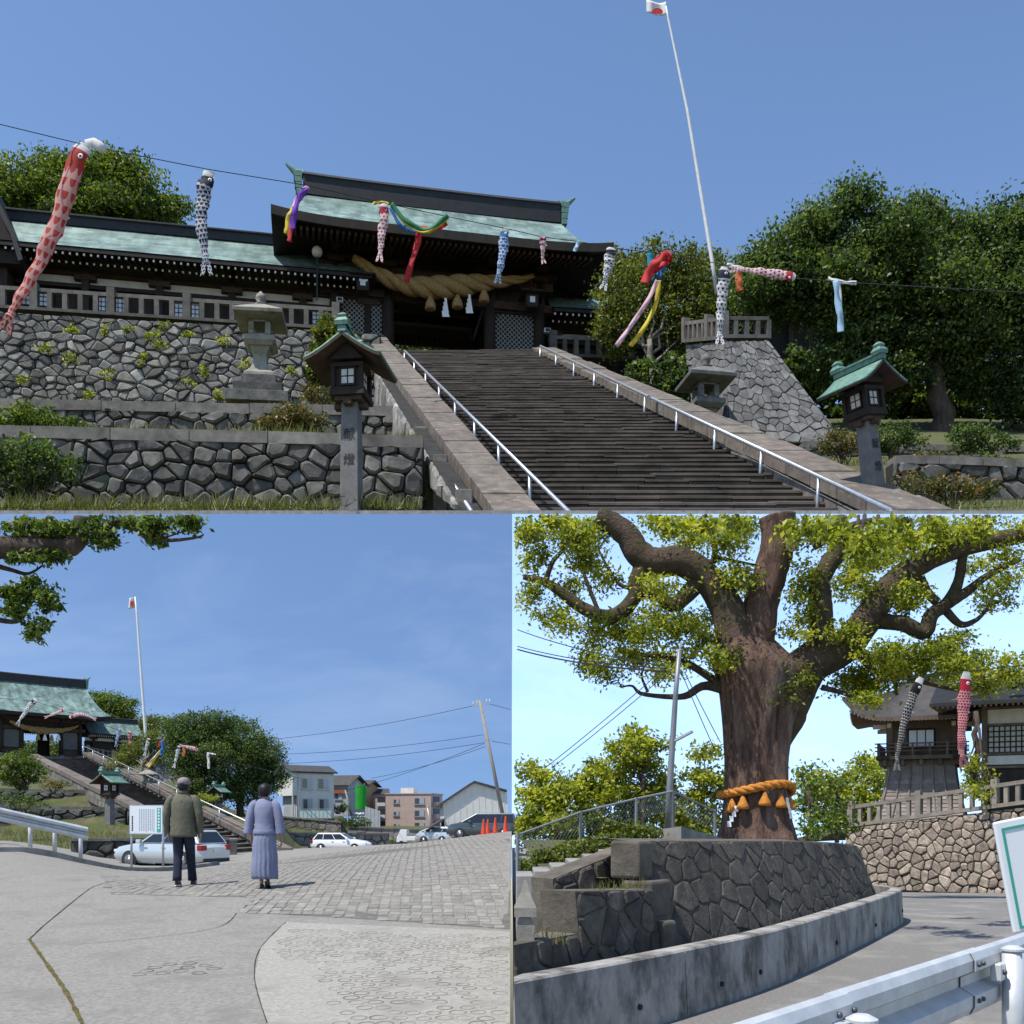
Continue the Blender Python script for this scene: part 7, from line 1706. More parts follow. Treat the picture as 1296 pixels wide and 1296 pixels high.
# trunk with ridged, uneven girth
mb = MB(); prof = [(1078, 958, 120), (1062, 958, 100), (1040, 958, 86), (1000, 957, 78), (960, 957, 78), (920, 957, 84), (885, 961, 98), (860, 963, 108), (845, 958, 112), (828, 948, 88), (812, 946, 62), (800, 946, 36), (792, 946, 8)]; NV = 72
vv = []
for v, u, w in prof:
    for k_ in range(NV):
        a = 2 * math.pi * k_ / NV; f = 1 + .05 * math.sin(3 * a + v * .01) + .04 * math.sin(7 * a + v * .02) + .028 * math.sin(13 * a + v * .03) + .015 * math.sin(21 * a); c = P(u, v, DT); vv.append(c + Vector((math.cos(a) * w / 2 * kT * f, math.sin(a) * w / 2 * kT * f * .95, 0)))
mb.add(vv, [(i * NV + k_, (i + 1) * NV + k_, (i + 1) * NV + (k_ + 1) % NV, i * NV + (k_ + 1) % NV) for i in range(len(prof) - 1) for k_ in range(NV)]); mb.f.append(tuple((len(prof) - 1) * NV + k_ for k_ in range(NV))); mb.mi.append(0); mb.uv.append([(0, 0)] * NV)
mb.build('trunk', camph_bark, cam_t, world=True, smooth=True)
tlimb('limb', [(938, 850), (932, 815), (924, 780), (912, 755), (893, 730), (862, 710), (830, 712), (808, 700), (794, 678), (775, 663), (755, 654)], [66, 52, 44, 40, 38, 38, 38, 34, 31, 29, 26], mossy, 40)
tlimb('limb', [(818, 712), (806, 735), (803, 755), (788, 773), (766, 781), (735, 768), (708, 748), (688, 736), (662, 730)], [28, 21, 19, 19, 19, 16, 13, 10, 7], mossy, 34)
tlimb('limb', [(885, 735), (870, 752), (851, 766), (833, 753), (812, 750)], [23, 21, 19, 16, 14], mossy, 20)
tlimb('limb', [(950, 850), (955, 810), (963, 765), (978, 715), (986, 680), (984, 654)], [66, 52, 44, 42, 44, 46], camph_bark, 30)
tlimb('limb', [(968, 985, .1), (976, 940, .1), (990, 900, .1), (1006, 866, .1), (1030, 838, .1), (1068, 820), (1100, 780), (1125, 745), (1158, 717), (1200, 699), (1240, 687), (1300, 676), (1370, 664)], [34, 50, 64, 60, 50, 42, 37, 33, 29, 25, 23, 20, 12], mossy, 48)
tlimb('limb', [(1045, 830), (1040, 800), (1038, 765), (1036, 725)], [38, 32, 30, 26], mossy, 20); tlimb('limb', [(1037, 735), (1050, 712), (1061, 695), (1062, 654)], [24, 24, 24, 20], mossy, 20); tlimb('limb', [(1005, 862), (1002, 840), (1022, 822), (1030, 815)], [30, 22, 18, 16], mossy, 14)
tlimb('limb', [(1108, 785), (1125, 787), (1145, 790), (1170, 800), (1179, 778), (1200, 762), (1213, 735), (1219, 700)], [22, 20, 20, 20, 18, 16, 13, 11], mossy, 34); tlimb('limb', [(1160, 722), (1172, 748), (1186, 762)], [14, 12, 12], mossy, 12)
tlimb('limb', [(1200, 762), (1222, 750), (1248, 730), (1290, 708)], [18, 12, 9, 7], mossy, 16); tlimb('limb', [(1195, 770), (1215, 790), (1235, 785), (1250, 770)], [12, 9, 6, 4], mossy, 14)
tlimb('limb', [(916, 872), (890, 868), (870, 880), (850, 882), (812, 878), (800, 868), (785, 870)], [14, 11, 9, 7, 5, 3, 2], bark, 22); tlimb('limb', [(915, 868), (895, 855), (870, 840), (840, 832), (805, 828), (790, 830)], [12, 10, 9, 7, 5, 2], bark, 20); tlimb('limb', [(820, 876), (812, 855), (818, 840)], [4, 3, 2], bark, 8)
tlimb('limb', [(1040, 870), (1060, 875), (1080, 882), (1100, 890)], [8, 6, 5, 2], bark, 10); tlimb('limb', [(1085, 825), (1110, 838), (1140, 855), (1175, 865), (1215, 875)], [12, 10, 8, 6, 3], bark, 16); tlimb('limb', [(1080, 820), (1105, 848), (1130, 858), (1135, 880)], [10, 8, 6, 4], bark, 12)
for q, w in (([(690, 738), (700, 710), (718, 690), (722, 668)], [8, 6, 5, 3]), ([(760, 780), (742, 735), (728, 690)], [6, 5, 3]), ([(803, 745), (785, 740), (770, 720), (755, 690)], [6, 5, 4, 2]), ([(1190, 700), (1192, 680), (1196, 656)], [8, 7, 6]), ([(1152, 716), (1155, 690), (1152, 656)], [8, 7, 6]), ([(895, 725), (905, 700), (898, 660)], [10, 8, 6]), ([(905, 705), (930, 710), (960, 716)], [6, 4, 3]), ([(1155, 690), (1135, 692), (1128, 670)], [6, 5, 3]), ([(1000, 840), (1030, 860), (1050, 850)], [5, 4, 2]), ([(1225, 693), (1230, 670), (1250, 656)], [10, 8, 6]), ([(765, 782), (790, 800), (800, 815)], [6, 4, 2]), ([(1030, 690), (1090, 662), (1150, 660)], [14, 10, 8])): tlimb('twig', q, w, bark, 12, 7)
cut = thing_c = MB().tube([P(1003, 690, DT - .62), P(1003.5, 690, DT - .72)], [8 * kT, 7.6 * kT], 14).build('pruned_cut', nm('cut_wood', (.55, .46, .36, 1), (.42, .34, .26, 1), 8, .8, .2, 40, .004), cam_t, world=True)
def rb(L, d, dd=1.6):
    return [(P(u, v, d + rr_.uniform(-dd, dd)), (ru * d / F, (ru + rv) * .5 * d / F, rv * d / F)) for u, v, ru, rv in L]
crown = [(668, 675, 20, 22), (690, 668, 26, 16), (715, 672, 20, 24), (672, 705, 18, 14), (735, 690, 22, 22), (752, 672, 22, 18), (745, 715, 20, 20), (722, 740, 22, 14), (680, 752, 24, 12), (700, 775, 16, 14), (712, 785, 10, 12), (765, 735, 16, 16), (785, 800, 34, 20), (755, 805, 22, 20), (760, 848, 20, 14), (745, 835, 14, 14), (815, 800, 34, 20), (850, 800, 34, 24), (880, 785, 26, 20), (825, 775, 30, 14), (890, 820, 22, 16), (800, 830, 30, 12), (850, 835, 28, 12), (905, 840, 12, 14), (840, 740, 24, 10), (845, 850, 14, 12), (878, 670, 36, 20), (850, 668, 24, 14), (915, 690, 26, 26), (940, 668, 22, 16), (935, 720, 18, 26), (948, 745, 10, 16), (865, 695, 14, 8), (820, 662, 20, 8), (1020, 672, 20, 18), (1018, 720, 14, 24), (1018, 765, 14, 18), (1010, 800, 14, 16), (1085, 690, 30, 26), (1075, 735, 26, 26), (1095, 755, 18, 18), (1110, 710, 24, 20), (1130, 690, 20, 20), (1170, 670, 24, 18), (1190, 685, 18, 14), (1218, 668, 24, 14), (1255, 660, 24, 10), (1150, 745, 18, 16), (1145, 770, 18, 12), (1240, 715, 22, 14), (1262, 740, 22, 14), (1250, 762, 22, 14), (1275, 700, 16, 12), (1120, 822, 34, 16), (1150, 835, 36, 20), (1185, 825, 30, 22), (1210, 840, 28, 24), (1235, 845, 24, 22), (1170, 845, 36, 14), (1222, 858, 30, 14), (1130, 848, 26, 12), (1205, 810, 18, 14), (1255, 862, 20, 14), (1090, 850, 20, 14), (1085, 875, 20, 12), (1065, 868, 16, 12), (1100, 885, 12, 7), (1118, 862, 14, 8), (1278, 845, 14, 14), (1070, 800, 14, 14), (1000, 870, 18, 14), (1010, 855, 12, 10), (990, 885, 10, 10), (1310, 668, 30, 16), (1345, 680, 30, 24), (1330, 720, 30, 20), (1310, 850, 26, 20), (1380, 690, 30, 30)]
kr = window_keep(652, 1400, 652.5, 1300)
C, tone = clump_points(rb(crown, DT), 66, 38, .19, nr3, .15); leaf_obj('crown', C, tone, .115, leaf_bright, cam_t, nr3, .5, .45, kr)
# nearer boughs of the same crown, reaching towards the viewer over the bed and the road
near = [(1018, 668, 22, 12, 13), (1060, 672, 22, 14, 12.5), (1092, 682, 26, 16, 12), (1122, 670, 22, 14, 13.5), (1150, 682, 22, 14, 14), (1185, 668, 20, 12, 15), (880, 664, 20, 10, 12), (930, 662, 16, 8, 13), (1235, 672, 20, 12, 17), (1090, 705, 18, 10, 15), (700, 664, 18, 9, 14)]
C2 = []; T2 = []
for u_, v_, ru_, rv_, d_ in near:
    C_, t_ = clump_points(rb([(u_, v_, ru_, rv_)], d_, .1), 260, 14, .1, nr3, .15); C2.append(C_); T2.append(t_)
    b_ = P(u_, v_, d_); p_, r_ = grow_limb(rr_, P(u_ + rr_.uniform(-20, 20), 653, d_ + .3), b_ + Vector((0, 0, -.05)), .03, .008, 4, .08); MB().tube(p_, r_, 6).build('twig', bark, cam_t, world=True)
leaf_obj('foliage', np.concatenate(C2), np.concatenate(T2), .1, leaf_bright, cam_t, nr3, .5, .45, kr)
C, tone = clump_points(rb([(985, 880, 18, 12), (1000, 862, 14, 10), (985, 845, 10, 12), (930, 825, 10, 8)], DT - .9, .1), 60, 12, .12, nr3); o = leaf_obj('moss_foliage', C, tone, .1, leaf_yellow, cam_t, nr3); o['kind'] = 'stuff'
# upper canopy that shades the bed and the road (above and towards the viewer)
# sacred rope round the trunk
orange_straw = nm('orange_straw', (.56, .23, .04, 1), (.34, .12, .02, 1), 12, .9, .7, 60, .01)
rp_ = thing('sacred_rope', 'orange twisted straw rope with tassels tied round the camphor trunk', 'rope', P(958, 1010, DT), 0, 1)
def tr(v): return pw(v, [(1000, 92), (1040, 96)]) * kT / 2
rpath = []
for i in range(73):
    a = -math.pi + 2 * math.pi * i / 72; r_ = 41.5 * kT * 1.06; v_ = 1004 - 8 * math.cos(a - R(-75)) + 3 * math.sin(2 * a); rpath.append(P(957, v_, DT) + Vector((math.cos(a) * r_, math.sin(a) * r_ * .97, 0)))
rope_strands(rp_, rpath, [5.2 * kT] * 73, 9, orange_straw)
for u, v, ang in ((917, 1016, -.95), (931, 1012, -.6), (956, 1008, 0), (978, 1010, .5), (997, 1013, .95)):
    c = P(957, v, DT) + Vector((math.sin(ang) * 44 * kT, -math.cos(ang) * 44 * kT, 0)); mb = MB(); mb.lathe([(.025, .1), (.06, .04), (.09, -.05), (.155, -.17), (.165, -.25), (.1, -.27)], 12, c); mb.build('tassel', orange_straw, rp_, world=True, smooth=True)
for u, v, ang in ((925, 1018, -.78), (985, 1008, .7)):
    c = P(957, v, DT) + Vector((math.sin(ang) * 46 * kT, -math.cos(ang) * 46 * kT, 0))
    for j in range(4): M = Matrix.Translation(c + Vector((-.06 * j * (1 if ang < 0 else -.5), 0, -.05 - .13 * j))) @ Matrix.Rotation(ang, 4, 'Z'); MB().prism([(-.06, 0), (.05, 0), (.07, -.15), (-.04, -.15)], 'y', -.012, 0, M).build('paper_streamer', white_cloth, rp_, world=True)
# --- fence, lamp pole, ivy
fence_grey = nm('fence_grey', (.26, .28, .29, 1), (.2, .21, .22, 1), 4, .6, 0, metal=.3)
t = thing('chain_link_fence', 'chain link fence on steel posts above the ivy bank', 'fence', P(770, 1060, 14), 0, 1)
fp = [P(655, 1078, 12.2), P(735, 1056, 13), P(805, 1038, 13.4), P(852, 1026, 13.6)]; fp2 = [P(852, 1026, 13.6), P(905, 1052, 15.5)]
for seq, hh in ((fp, (.2, .28, .28, .26)), (fp2, (.26, .3))):
    for (a, ha), (b, hb) in zip(list(zip(seq, hh))[:-1], list(zip(seq, hh))[1:]):
        MB().tube([a + Vector((0, 0, ha)), b + Vector((0, 0, hb))], .014, 6).build('rail', fence_grey, t, world=True); mb = MB(); n_ = 16
        for i in range(n_ + 4):
            for sg in (0, 1):
                x0 = (i - 4) / n_; x1 = i / n_; 
                if sg: x0, x1 = x1, x0
                lo_ = [max(0, min(1, x)) for x in (x0, x1)]; z0_ = (lo_[0] - x0) / (x1 - x0) if x1 != x0 else 0; z1_ = (lo_[1] - x0) / (x1 - x0) if x1 != x0 else 1
                if abs(lo_[0] - lo_[1]) < 1e-6: continue
                mb.beam(a.lerp(b, lo_[0]) + Vector((0, 0, lerp(ha, hb, lo_[0]) * z0_)), a.lerp(b, lo_[1]) + Vector((0, 0, lerp(ha, hb, lo_[1]) * z1_)), .0026, .0026)
        o = mb.build('wire_mesh', fence_grey, t, world=True); o['kind'] = 'stuff'
    for p_, h_ in zip(seq, hh): MB().tube([p_ + Vector((0, 0, -.25)), p_ + Vector((0, 0, h_ + .02))], .022, 8).build('post', fence_grey, t, world=True)
t = thing('lamp_pole', 'slim grey steel lamp pole left of the camphor trunk', 'lamp pole', P(845, 1055, 13.8), 0, 1); MB().tube([P(845, 1060, 13.8), P(848, 990, 13.8), P(855, 880, 13.8), P(860, 822, 13.8)], [.05, .045, .035, .03], 10).build('pole', nm('pole_grey', (.25, .26, .28, 1), (.18, .19, .2, 1), 4, .5, 0, metal=.4), t, world=True, smooth=True); MB().beam(P(853, 938, 13.8), P(876, 926, 13.6), .05, .03).build('lamp_head', alum, t, world=True); MB().tube([P(860, 824, 13.8), P(862, 812, 13.8)], .012, 6).build('tip', alum, t, world=True)
shrub('ivy', 'clipped ivy bank below the chain link fence', P(750, 1095, 12.6), rb([(680, 1090, 22, 12), (705, 1084, 24, 15), (735, 1078, 26, 17), (765, 1072, 26, 18), (795, 1066, 26, 18), (822, 1060, 18, 15), (672, 1098, 12, 8)], 12.6, .2), leaf_yellow, .045, 2600, 10, .04, 94, keep=kr, cat='ivy')
# --- trees behind
def bt(name, label, u, vb, d, L, mat, seed, leaf, dens, per=14, spread=.3, limbs=8, tt=None, r0=.16): return tree(name, label, 'tree', P(u, vb, d), 6, r0, rb(L, d, 1.5), (bark, mat), leaf, dens, per, spread, seed, kr, limbs=limbs, trunk_top=tt, shell=.2)
bt('camphor_tree', 'yellow green tree with open crown behind the lamp pole', 812, 1075, 40, [(805, 930, 22, 10), (790, 950, 26, 14), (825, 945, 20, 14), (810, 970, 34, 16), (840, 990, 26, 20), (780, 985, 26, 18), (805, 1010, 44, 20), (790, 1040, 40, 20), (845, 1030, 26, 20)], leaf_bright, 101, .2, 60, 20, .26, 9, P(815, 985, 40))
bt('camphor_tree', 'yellow green tree filling the left edge of the lower right picture', 700, 1080, 41, [(665, 975, 14, 8), (690, 985, 26, 14), (680, 1010, 30, 18), (715, 1000, 30, 18), (750, 975, 22, 14), (740, 1000, 30, 18), (700, 1040, 44, 22), (745, 1035, 34, 22), (668, 1050, 20, 24), (725, 1060, 40, 16), (765, 1010, 24, 20)], leaf_bright, 102, .2, 60, 20, .26, 9, P(705, 1010, 41))
bt('camphor_tree', 'yellow green tree just left of the camphor trunk', 895, 1075, 42, [(895, 955, 16, 12), (885, 985, 22, 16), (905, 1000, 16, 18), (875, 1015, 26, 16), (900, 1035, 20, 16), (880, 1045, 26, 14)], leaf_bright, 103, .2, 60, 20, .26, 6, P(890, 1000, 42))
bt('clipped_tree', 'cloud pruned dark tree just right of the camphor trunk', 1022, 1068, 36, [(1022, 990, 20, 10), (1030, 1008, 20, 10), (1014, 1022, 16, 10), (1040, 1030, 18, 10), (1022, 1045, 20, 9)], leaf_camphor, 104, .16, 60, 14, .16, 5, P(1024, 1000, 36), .07)
bt('clipped_tree', 'cloud pruned tree left of the stone wall in the lower right picture', 1058, 1070, 38, [(1055, 995, 16, 9), (1062, 1015, 18, 10), (1050, 1030, 16, 9), (1068, 1038, 12, 10), (1056, 1050, 18, 8)], leaf_camphor, 105, .16, 60, 14, .16, 5, P(1058, 1002, 38), .07)
bt('hill_tree', 'light green wooded knoll behind the turret', 1095, 1050, 70, [(1030, 982, 22, 12), (1070, 985, 24, 14), (1100, 975, 26, 14), (1115, 990, 26, 22), (1085, 1010, 40, 20), (1040, 1010, 34, 20), (1060, 1040, 50, 20), (1110, 1030, 30, 20)], leaf_bright, 106, .32, 26, 14, .45)
bt('garden_tree', 'bright small tree between the turret and the hall', 1235, 1010, 39, [(1228, 968, 12, 10), (1240, 980, 14, 12), (1230, 995, 16, 12), (1245, 1000, 14, 12)], leaf_bright, 107, .16, 70, 14, .18, 4)
# --- stone wall and balustrade at the right
terrace_wall('fieldstone_wall', 'warm brown fieldstone wall under the turret, lower right picture', (1074, 1048), (1330, 1016), 42, 36, 1124, 1134, 28, 11, stone_warm, .02, .09, .16, 95, s=1, LW=L1)
build_balustrade('balustrade', 'stone balustrade along the fieldstone wall in front of the turret', [P(1077, 1047, 41.9), P(1335, 1013, 35.9)], .95, 1, .2, .42, 7, nm('baluster_stone', (.30, .26, .22, 1), (.17, .15, .125, 1), 3, .93, .4, 25, .01, rand=.15))
mb = MB(); mb.pts8([P(1072, 1052, 42.6), P(1350, 1022, 36.4), P(1600, 1040, 60), P(1010, 1066, 70), P(1072, 1048, 42.6), P(1350, 1016, 36.4), P(1600, 1034, 60), P(1010, 1060, 70)]); struct('terrace_ground', mb, soil)
# --- turret (drum tower) with flared skirt
tu = thing('turret', 'wooden drum turret with flared boarded base and upswept roof', 'turret', P(1168, 1042, 47), R(-24), 1.18)
wood_mid = nm('wood_weathered', (.17, .125, .095, 1), (.08, .06, .048, 1), 4, .85, .3, 30, .01, rand=.18, stretch=(1, 1, .3)); wood_grey = nm('wood_grey', (.30, .255, .23, 1), (.18, .15, .135, 1), 4, .85, .3, 30, .01, rand=.2)
hw = lambda z: pw(z, [(0, 1.62), (.6, 1.42), (1.2, 1.28), (1.8, 1.18), (2.4, 1.12)])
MB().sqlathe([(hw(z) - .04, z) for z in (0, .6, 1.2, 1.8, 2.4)]).build('core', wood_dark, tu)
for k_ in range(4):
    M = Matrix.Rotation(k_ * math.pi / 2, 4, 'Z')
    for i in range(16):
        z0_, z1_ = i * .15, i * .15 + .155; a, b = hw(z0_), hw(z1_); MB().pts8([M @ Vector(c) for c in ((-a, -a - .03, z0_), (a, -a - .03, z0_), (a, -a + .03, z0_), (-a, -a + .03, z0_), (-b, -b - .005, z1_), (b, -b - .005, z1_), (b, -b + .03, z1_), (-b, -b + .03, z1_))]).build('board', wood_grey, tu)
    for j in range(7):
        f = -1 + j / 3; pts = [M @ Vector((f * hw(z), -hw(z) - .05, z)) for z in (0, .6, 1.2, 1.8, 2.4)]; MB().tube(pts, .035, 4).build('batten', wood_grey, tu)
    MB().box(-1.6, 1.6, -1.6, -1.1, 2.42, 2.56, M).build('balcony_floor', wood_mid, tu)
    for i in range(5): MB().box(-1.3 + i * .65 - .06, -1.3 + i * .65 + .06, -1.52, -1.0, 2.2, 2.42, M).build('balcony_bracket', wood_mid, tu)
    for z in (2.72, 2.86, 3.0): MB().box(-1.65, 1.65, -1.56, -1.5, z, z + .045, M).build('balcony_rail', wood_mid, tu)
    for i in range(6): MB().box(-1.5 + i * .6 - .035, -1.5 + i * .6 + .035, -1.565, -1.49, 2.56, 3.05, M).build('balcony_post', wood_mid, tu)
    MB().box(-1.15, 1.15, -1.18, -1.1, 2.5, 3.95, M).build('wall', wood_mid, tu)
    w_ = MB().box(-.5, .5, -1.24, -1.19, 2.85, 3.6, M).build('window', wood_dark, tu)
    for j in range(3): MB().box(-.44 + j * .3, -.18 + j * .3, -1.255, -1.242, 2.92, 3.52, M).build('pane', window_white, w_)
    for sx in (-1, 1): MB().box(sx * 1.12 - .1, sx * 1.12 + .1, -1.26, -1.06, 2.5, 4.0, M).build('post', wood_mid, tu); MB().box(sx * 1.12 - .07, sx * 1.12 + .07, -1.75, -1.2, 3.62, 3.78, M).build('nosing', plain('nosing_cream', (.5, .45, .36, 1), .7), tu)
hip_roof(tu, .6, 2.75, 0, -2.4, 2.4, 5.55, 3.95, .85, .14, .22, .25, True, wood_mid, 14, roof_dark)
for k_ in range(4):
    M = Matrix.Rotation(k_ * math.pi / 2, 4, 'Z'); mb = MB(); mt = MB(); off = .2 if k_ % 2 == 0 else 0
    for i in range(38):
        w2 = 2.45 if k_ % 2 == 0 else 2.0; x = -w2 + i * 2 * w2 / 37; c_ = .7 * abs(x / w2 * .9) ** 5; a = M @ Vector((x, -2.1 if k_ % 2 == 0 else -2.5, 3.86 + c_)); b = M @ Vector((x * .6, -1.1, 4.06)); mb.beam(a, b, .07, .09)
        d_ = (a - b).normalized(); mt.beam(a + d_ * .004, a + d_ * .02, .06, .08)
    o = mb.build('rafter_row', nm('rafter_tan', (.24, .165, .115, 1), (.15, .1, .07, 1), 4, .8, .2, 30, .01), tu); o['kind'] = 'stuff'; o = mt.build('rafter_tips', white_tip, tu); o['kind'] = 'stuff'
# --- hall at the right edge
ha = thing('shrine_hall', 'hall with white plaster and lattice window at the right edge, lower right picture', 'building', P(1246, 1030, 43), R(-30), 1)
MB().box(0, 6, 0, 6, -.5, 5.0).build('wall', wood_dark, ha); MB().box(.12, 5.9, -.05, -.005, 3.75, 4.35).build('plaster_band', plaster, ha); MB().box(.12, 5.9, -.05, -.005, 2.05, 2.42).build('plaster_band', plaster, ha)
w_ = MB().box(.15, 5.8, -.04, -.002, 2.55, 3.65).build('window', nm('lattice_back', (.45, .45, .38, 1), (.36, .36, .3, 1), 4, .7, 0), ha); lattice(w_, .15, 5.8, 2.55, 3.65, -.045, .21, wood_dark, False, .05, 'muntin')
for x in (0, 2, 4, 6): MB().box(x - .1, x + .12, -.12, .05, -.5, 4.9).build('post', wood_mid, ha)
for z in (1.9, 2.44, 3.66, 4.36): MB().box(-.05, 6, -.1, -.003, z, z + .1).build('beam', wood_mid, ha)
MB().prism([(-1.9, 4.55), (-1.9, 4.4), (0, 5.1), (6, 5.1), (6, 6.0), (2.5, 5.9), (0, 5.4)], 'x', -1.9, 7).build('roof', black_tile, ha)
mb = MB()
for i in range(44): mb.beam((-1.8 + i * .2, -1.85, 4.36), (-1.8 + i * .2, 0, 4.98), .07, .09)
o = mb.build('rafter_row', MATS['rafter_tan'], ha); o['kind'] = 'stuff'
mb = MB()
for i in range(30): mb.beam((-1.85, -1.6 + i * .25, 4.4), (0, -1.6 + i * .25, 4.98), .07, .09)
o = mb.build('rafter_row', MATS['rafter_tan'], ha); o['kind'] = 'stuff'
MB().box(-1.9, -1.8, -1.9, 6, 4.42, 4.6).build('eave_board', wood_mid, ha); MB().ball((1.2, -1.9, 5.3), .3, 10, 6, (1, .7, 1.2)).build('ridge_ornament', black_tile, ha)
# --- carps by the turret
wire('cable', 'thin cable holding the two carp streamers beside the turret', [P(1120, 862, 21.5), P(1165, 857, 21.5), P(1223, 850, 21.5), P(1330, 838, 21.5)], .01)
build_carp('carp_streamer', 'crimson carp streamer hanging before the hall, lower right picture', [P(1223, 851, 21.5), P(1221, 880, 21.5), P(1218, 915, 21.5), P(1217, 945, 21.5), P(1218, 958, 21.5)], 15 / F * 21.5, K_CRIM, 1, 'carp streamers by the turret', seed=4)
build_carp('carp_streamer', 'dark slanting carp streamer hanging before the turret', [P(1166, 858, 21.5), P(1155, 882, 21.5), P(1144, 915, 21.5), P(1138, 945, 21.5), P(1135, 965, 21.5)], 11 / F * 21.5, K_BLK2, 1, 'carp streamers by the turret', seed=5)
# --- wires on the left
for i, (a, b, lab) in enumerate([((655, 797), (842, 843), 'upper cable from the left edge to the lamp pole'), ((655, 822), (842, 850), 'thick lower cable from the left edge to the lamp pole'), ((655, 818), (842, 846), 'middle cable from the left edge to the lamp pole'), ((690, 972), (850, 838), 'stay wire descending to the left behind the lamp pole'), ((698, 972), (856, 842), 'second stay wire descending to the left behind the lamp pole'), ((862, 850), (905, 950), 'cable descending right from the lamp pole to the trunk'), ((866, 850), (912, 940), 'second cable descending right from the lamp pole')]): wire('cable', lab, [P(a[0], a[1], 20), P(b[0], b[1], 13.9 if i < 3 else 20)], .009 if i != 1 else .014, 'cable', .01, group='cables at the lamp pole')
# --- guardrail in front
gpts = [Vector((lerp(.95, 4.2, i / 10), lerp(3.75, 7.6, i / 10), .8)) for i in range(11)]
def rail_front():
    t = thing('guardrail', 'galvanised steel guardrail in the lower right foreground', 'guardrail', gpts[0], 0, 1)
    prof = [(.02, 0), (-.01, -.012), (-.03, -.05), (-.03, -.105), (.045, -.145), (.045, -.2), (-.03, -.24), (-.03, -.30), (-.01, -.338), (.02, -.35)]
    d = (gpts[-1] - gpts[0]).normalized(); nn = Vector((d.y, -d.x, 0))
    def beam(a, b, off, nm_):
        mb = MB(); vv = [p + nn * (x * -1 + off) + Vector((0, 0, z)) for p in (a, b) for x, z in prof]; m = len(prof); mb.add(vv, [(k_, k_ + 1, m + k_ + 1, m + k_) for k_ in range(m - 1)]); mb.build(nm_, galv, t, world=True, solid=.005)
    A, B = gpts[0], gpts[-1]; f = lambda q: A.lerp(B, q)
    beam(f(.1), f(.50), 0, 'beam'); beam(f(.465), f(1), .012, 'beam'); beam(f(-.12), f(.13), .012, 'end_beam')
    for q in (.10, .13, .475, .49):
        for z in (-.075, -.27): MB().ball(f(q) + nn * .05 + Vector((0, 0, z)), .014, 8, 5).build('bolt', plain('bolt_dark', (.10, .10, .11, 1), .5, .6), t, world=True, smooth=True)
    for q in (.115, .56):
        p = f(q) + nn * .11; MB().tube([Vector((p.x, p.y, -.1)), Vector((p.x, p.y, .77 if q > .3 else .70))], .058, 18).build('post', galv, t, world=True, smooth=True); mb = MB(); mb.lathe([(.064, 0), (.064, .012), (.03, .03)], 18, (p.x, p.y, .765 if q > .3 else .695)); mb.build('post_cap', galv, t, world=True)
        c = f(q) + nn * .045 + Vector((0, 0, -.15)) - d * .09; M = Matrix.Translation(c) @ Matrix.Rotation(math.atan2(d.y, d.x), 4, 'Z'); MB().box(-.05, .06, -.04, .02, -.05, .05, M).build('bracket', galv, t, world=True, bevel=.008); MB().ball(c - Vector((nn.x, nn.y, 0)) * -.045, .016, 8, 5).build('bolt', MATS['bolt_dark'], t, world=True, smooth=True)
rail_front()
# --- sign board at the right edge
t = thing('sign_board', 'white sign board with green border cut by the right edge', 'sign', P(1258, 1042, 4.7), 0, 1)
M = Matrix.Translation(P(1258, 1041, 4.7)) @ Matrix.Rotation(R(-10.5), 4, 'Y') @ Matrix.Rotation(R(9), 4, 'Z') @ Matrix.Rotation(0, 4, 'X')
MB().box(0, .62, 0, .02, -.52, 0, M).build('panel', plain('panel_enamel', (.72, .74, .76, 1), .3), t, world=True, bevel=.008)
gb_ = plain('border_green', (.03, .33, .25, 1), .4)
MB().box(.03, .59, -.004, -.001, -.045, -.033, M).build('border', gb_, t, world=True); MB().box(.03, .042, -.004, -.001, -.49, -.046, M).build('border', gb_, t, world=True); MB().box(.578, .59, -.004, -.001, -.49, -.046, M).build('border', gb_, t, world=True); MB().box(.03, .59, -.004, -.001, -.502, -.491, M).build('border', gb_, t, world=True)
for x in (.14, .5): q = M @ Vector((x, .045, -.1)); MB().tube([q, Vector((q.x + .2, q.y, -.1))], .03, 10).build('post', galv, t, world=True, smooth=True)
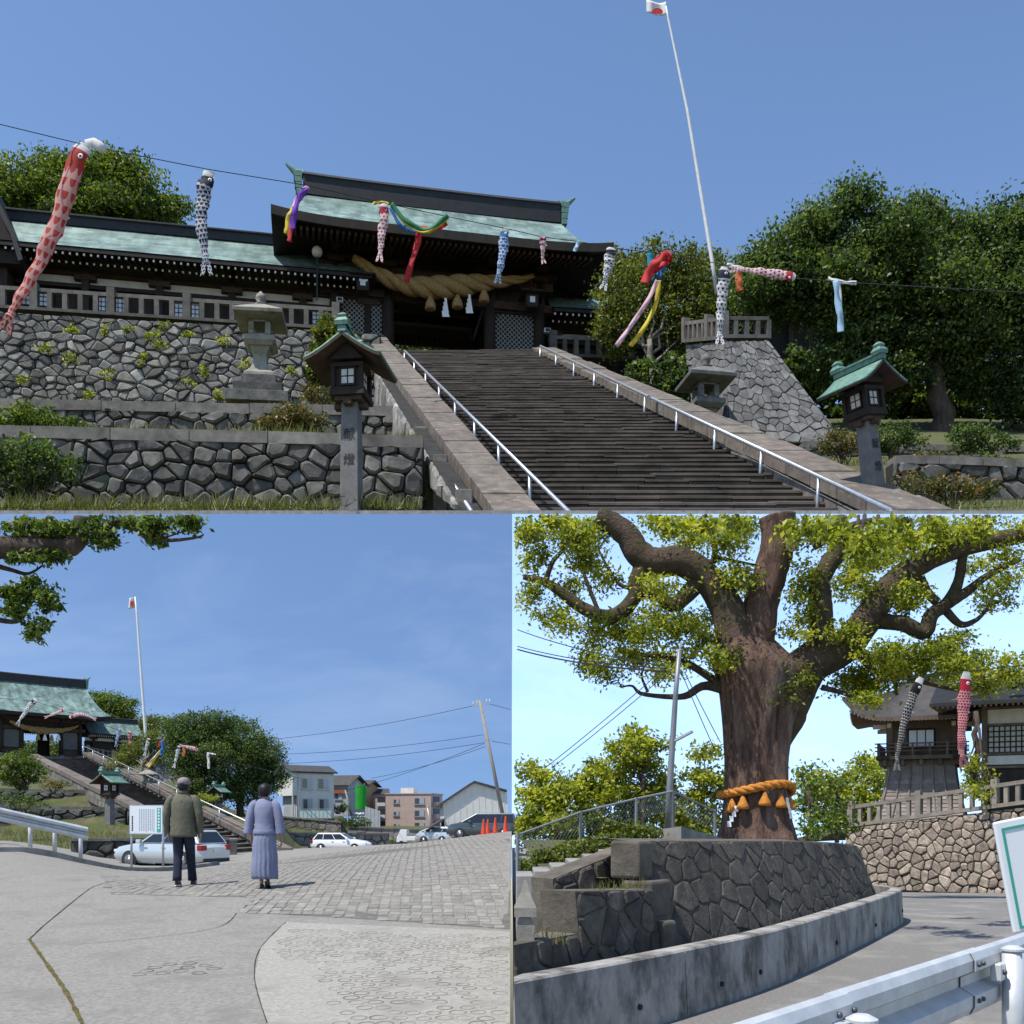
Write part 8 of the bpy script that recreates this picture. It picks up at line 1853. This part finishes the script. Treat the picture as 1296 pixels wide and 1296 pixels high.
# ================================================================ sky behind the two lower views
def skymat(name, strength, tint, H0, cloud=.1):
    m = bpy.data.materials.new(name); m.use_nodes = True; n = m.node_tree.nodes; l = m.node_tree.links; n.clear()
    out = n.new('ShaderNodeOutputMaterial'); em = n.new('ShaderNodeEmission'); em.inputs['Strength'].default_value = strength
    sk = n.new('ShaderNodeTexSky'); sk.sky_type = 'NISHITA'; sk.sun_disc = False
    sk.sun_elevation = sky.sun_elevation; sk.sun_rotation = sky.sun_rotation; sk.air_density = sky.air_density; sk.dust_density = sky.dust_density; sk.ozone_density = sky.ozone_density; sk.altitude = sky.altitude
    ge = n.new('ShaderNodeNewGeometry'); sub = n.new('ShaderNodeVectorMath'); sub.operation = 'SUBTRACT'; sub.inputs[1].default_value = (0, 0, H0)
    l.new(ge.outputs['Position'], sub.inputs[0]); nrm = n.new('ShaderNodeVectorMath'); nrm.operation = 'NORMALIZE'; l.new(sub.outputs[0], nrm.inputs[0]); l.new(nrm.outputs[0], sk.inputs['Vector'])
    mx = n.new('ShaderNodeMix'); mx.data_type = 'RGBA'; mx.blend_type = 'MULTIPLY'; mx.inputs['Factor'].default_value = 1; l.new(sk.outputs[0], mx.inputs[6]); mx.inputs[7].default_value = tint
    cn = n.new('ShaderNodeTexNoise'); cn.inputs['Scale'].default_value = 2.2; cn.inputs['Detail'].default_value = 7; cn.inputs['Roughness'].default_value = .6; cn.inputs['Distortion'].default_value = .6
    cm = n.new('ShaderNodeMapping'); cm.inputs['Scale'].default_value = (.012, .012, .035); cm.inputs['Rotation'].default_value = (0, R(28), 0); l.new(ge.outputs['Position'], cm.inputs['Vector']); l.new(cm.outputs[0], cn.inputs['Vector'])
    cr = n.new('ShaderNodeMapRange'); cr.inputs['From Min'].default_value = .45; cr.inputs['From Max'].default_value = .8; cr.inputs['To Max'].default_value = cloud; l.new(cn.outputs['Fac'], cr.inputs['Value'])
    m4 = n.new('ShaderNodeMix'); m4.data_type = 'RGBA'; l.new(cr.outputs[0], m4.inputs['Factor']); l.new(mx.outputs[2], m4.inputs[6]); m4.inputs[7].default_value = (7, 7.4, 8, 1)
    l.new(m4.outputs[2], em.inputs['Color']); l.new(em.outputs[0], out.inputs['Surface']); return m
YB = 19.4 * S
ztop = CZ + zz(650.5, 19.4) * S
mb = MB(); mb.box(-130, -.01, YB, YB + .2, -6, ztop); o = struct('sky', mb, skymat('sky_left', .125, (1, 1, 1, 1), -42, .11))
mb = MB(); mb.box(.01, 130, YB, YB + .2, -6, ztop); o = struct('sky', mb, skymat('sky_right', .34, (1.12, 1, .95, 1), -45, .08))
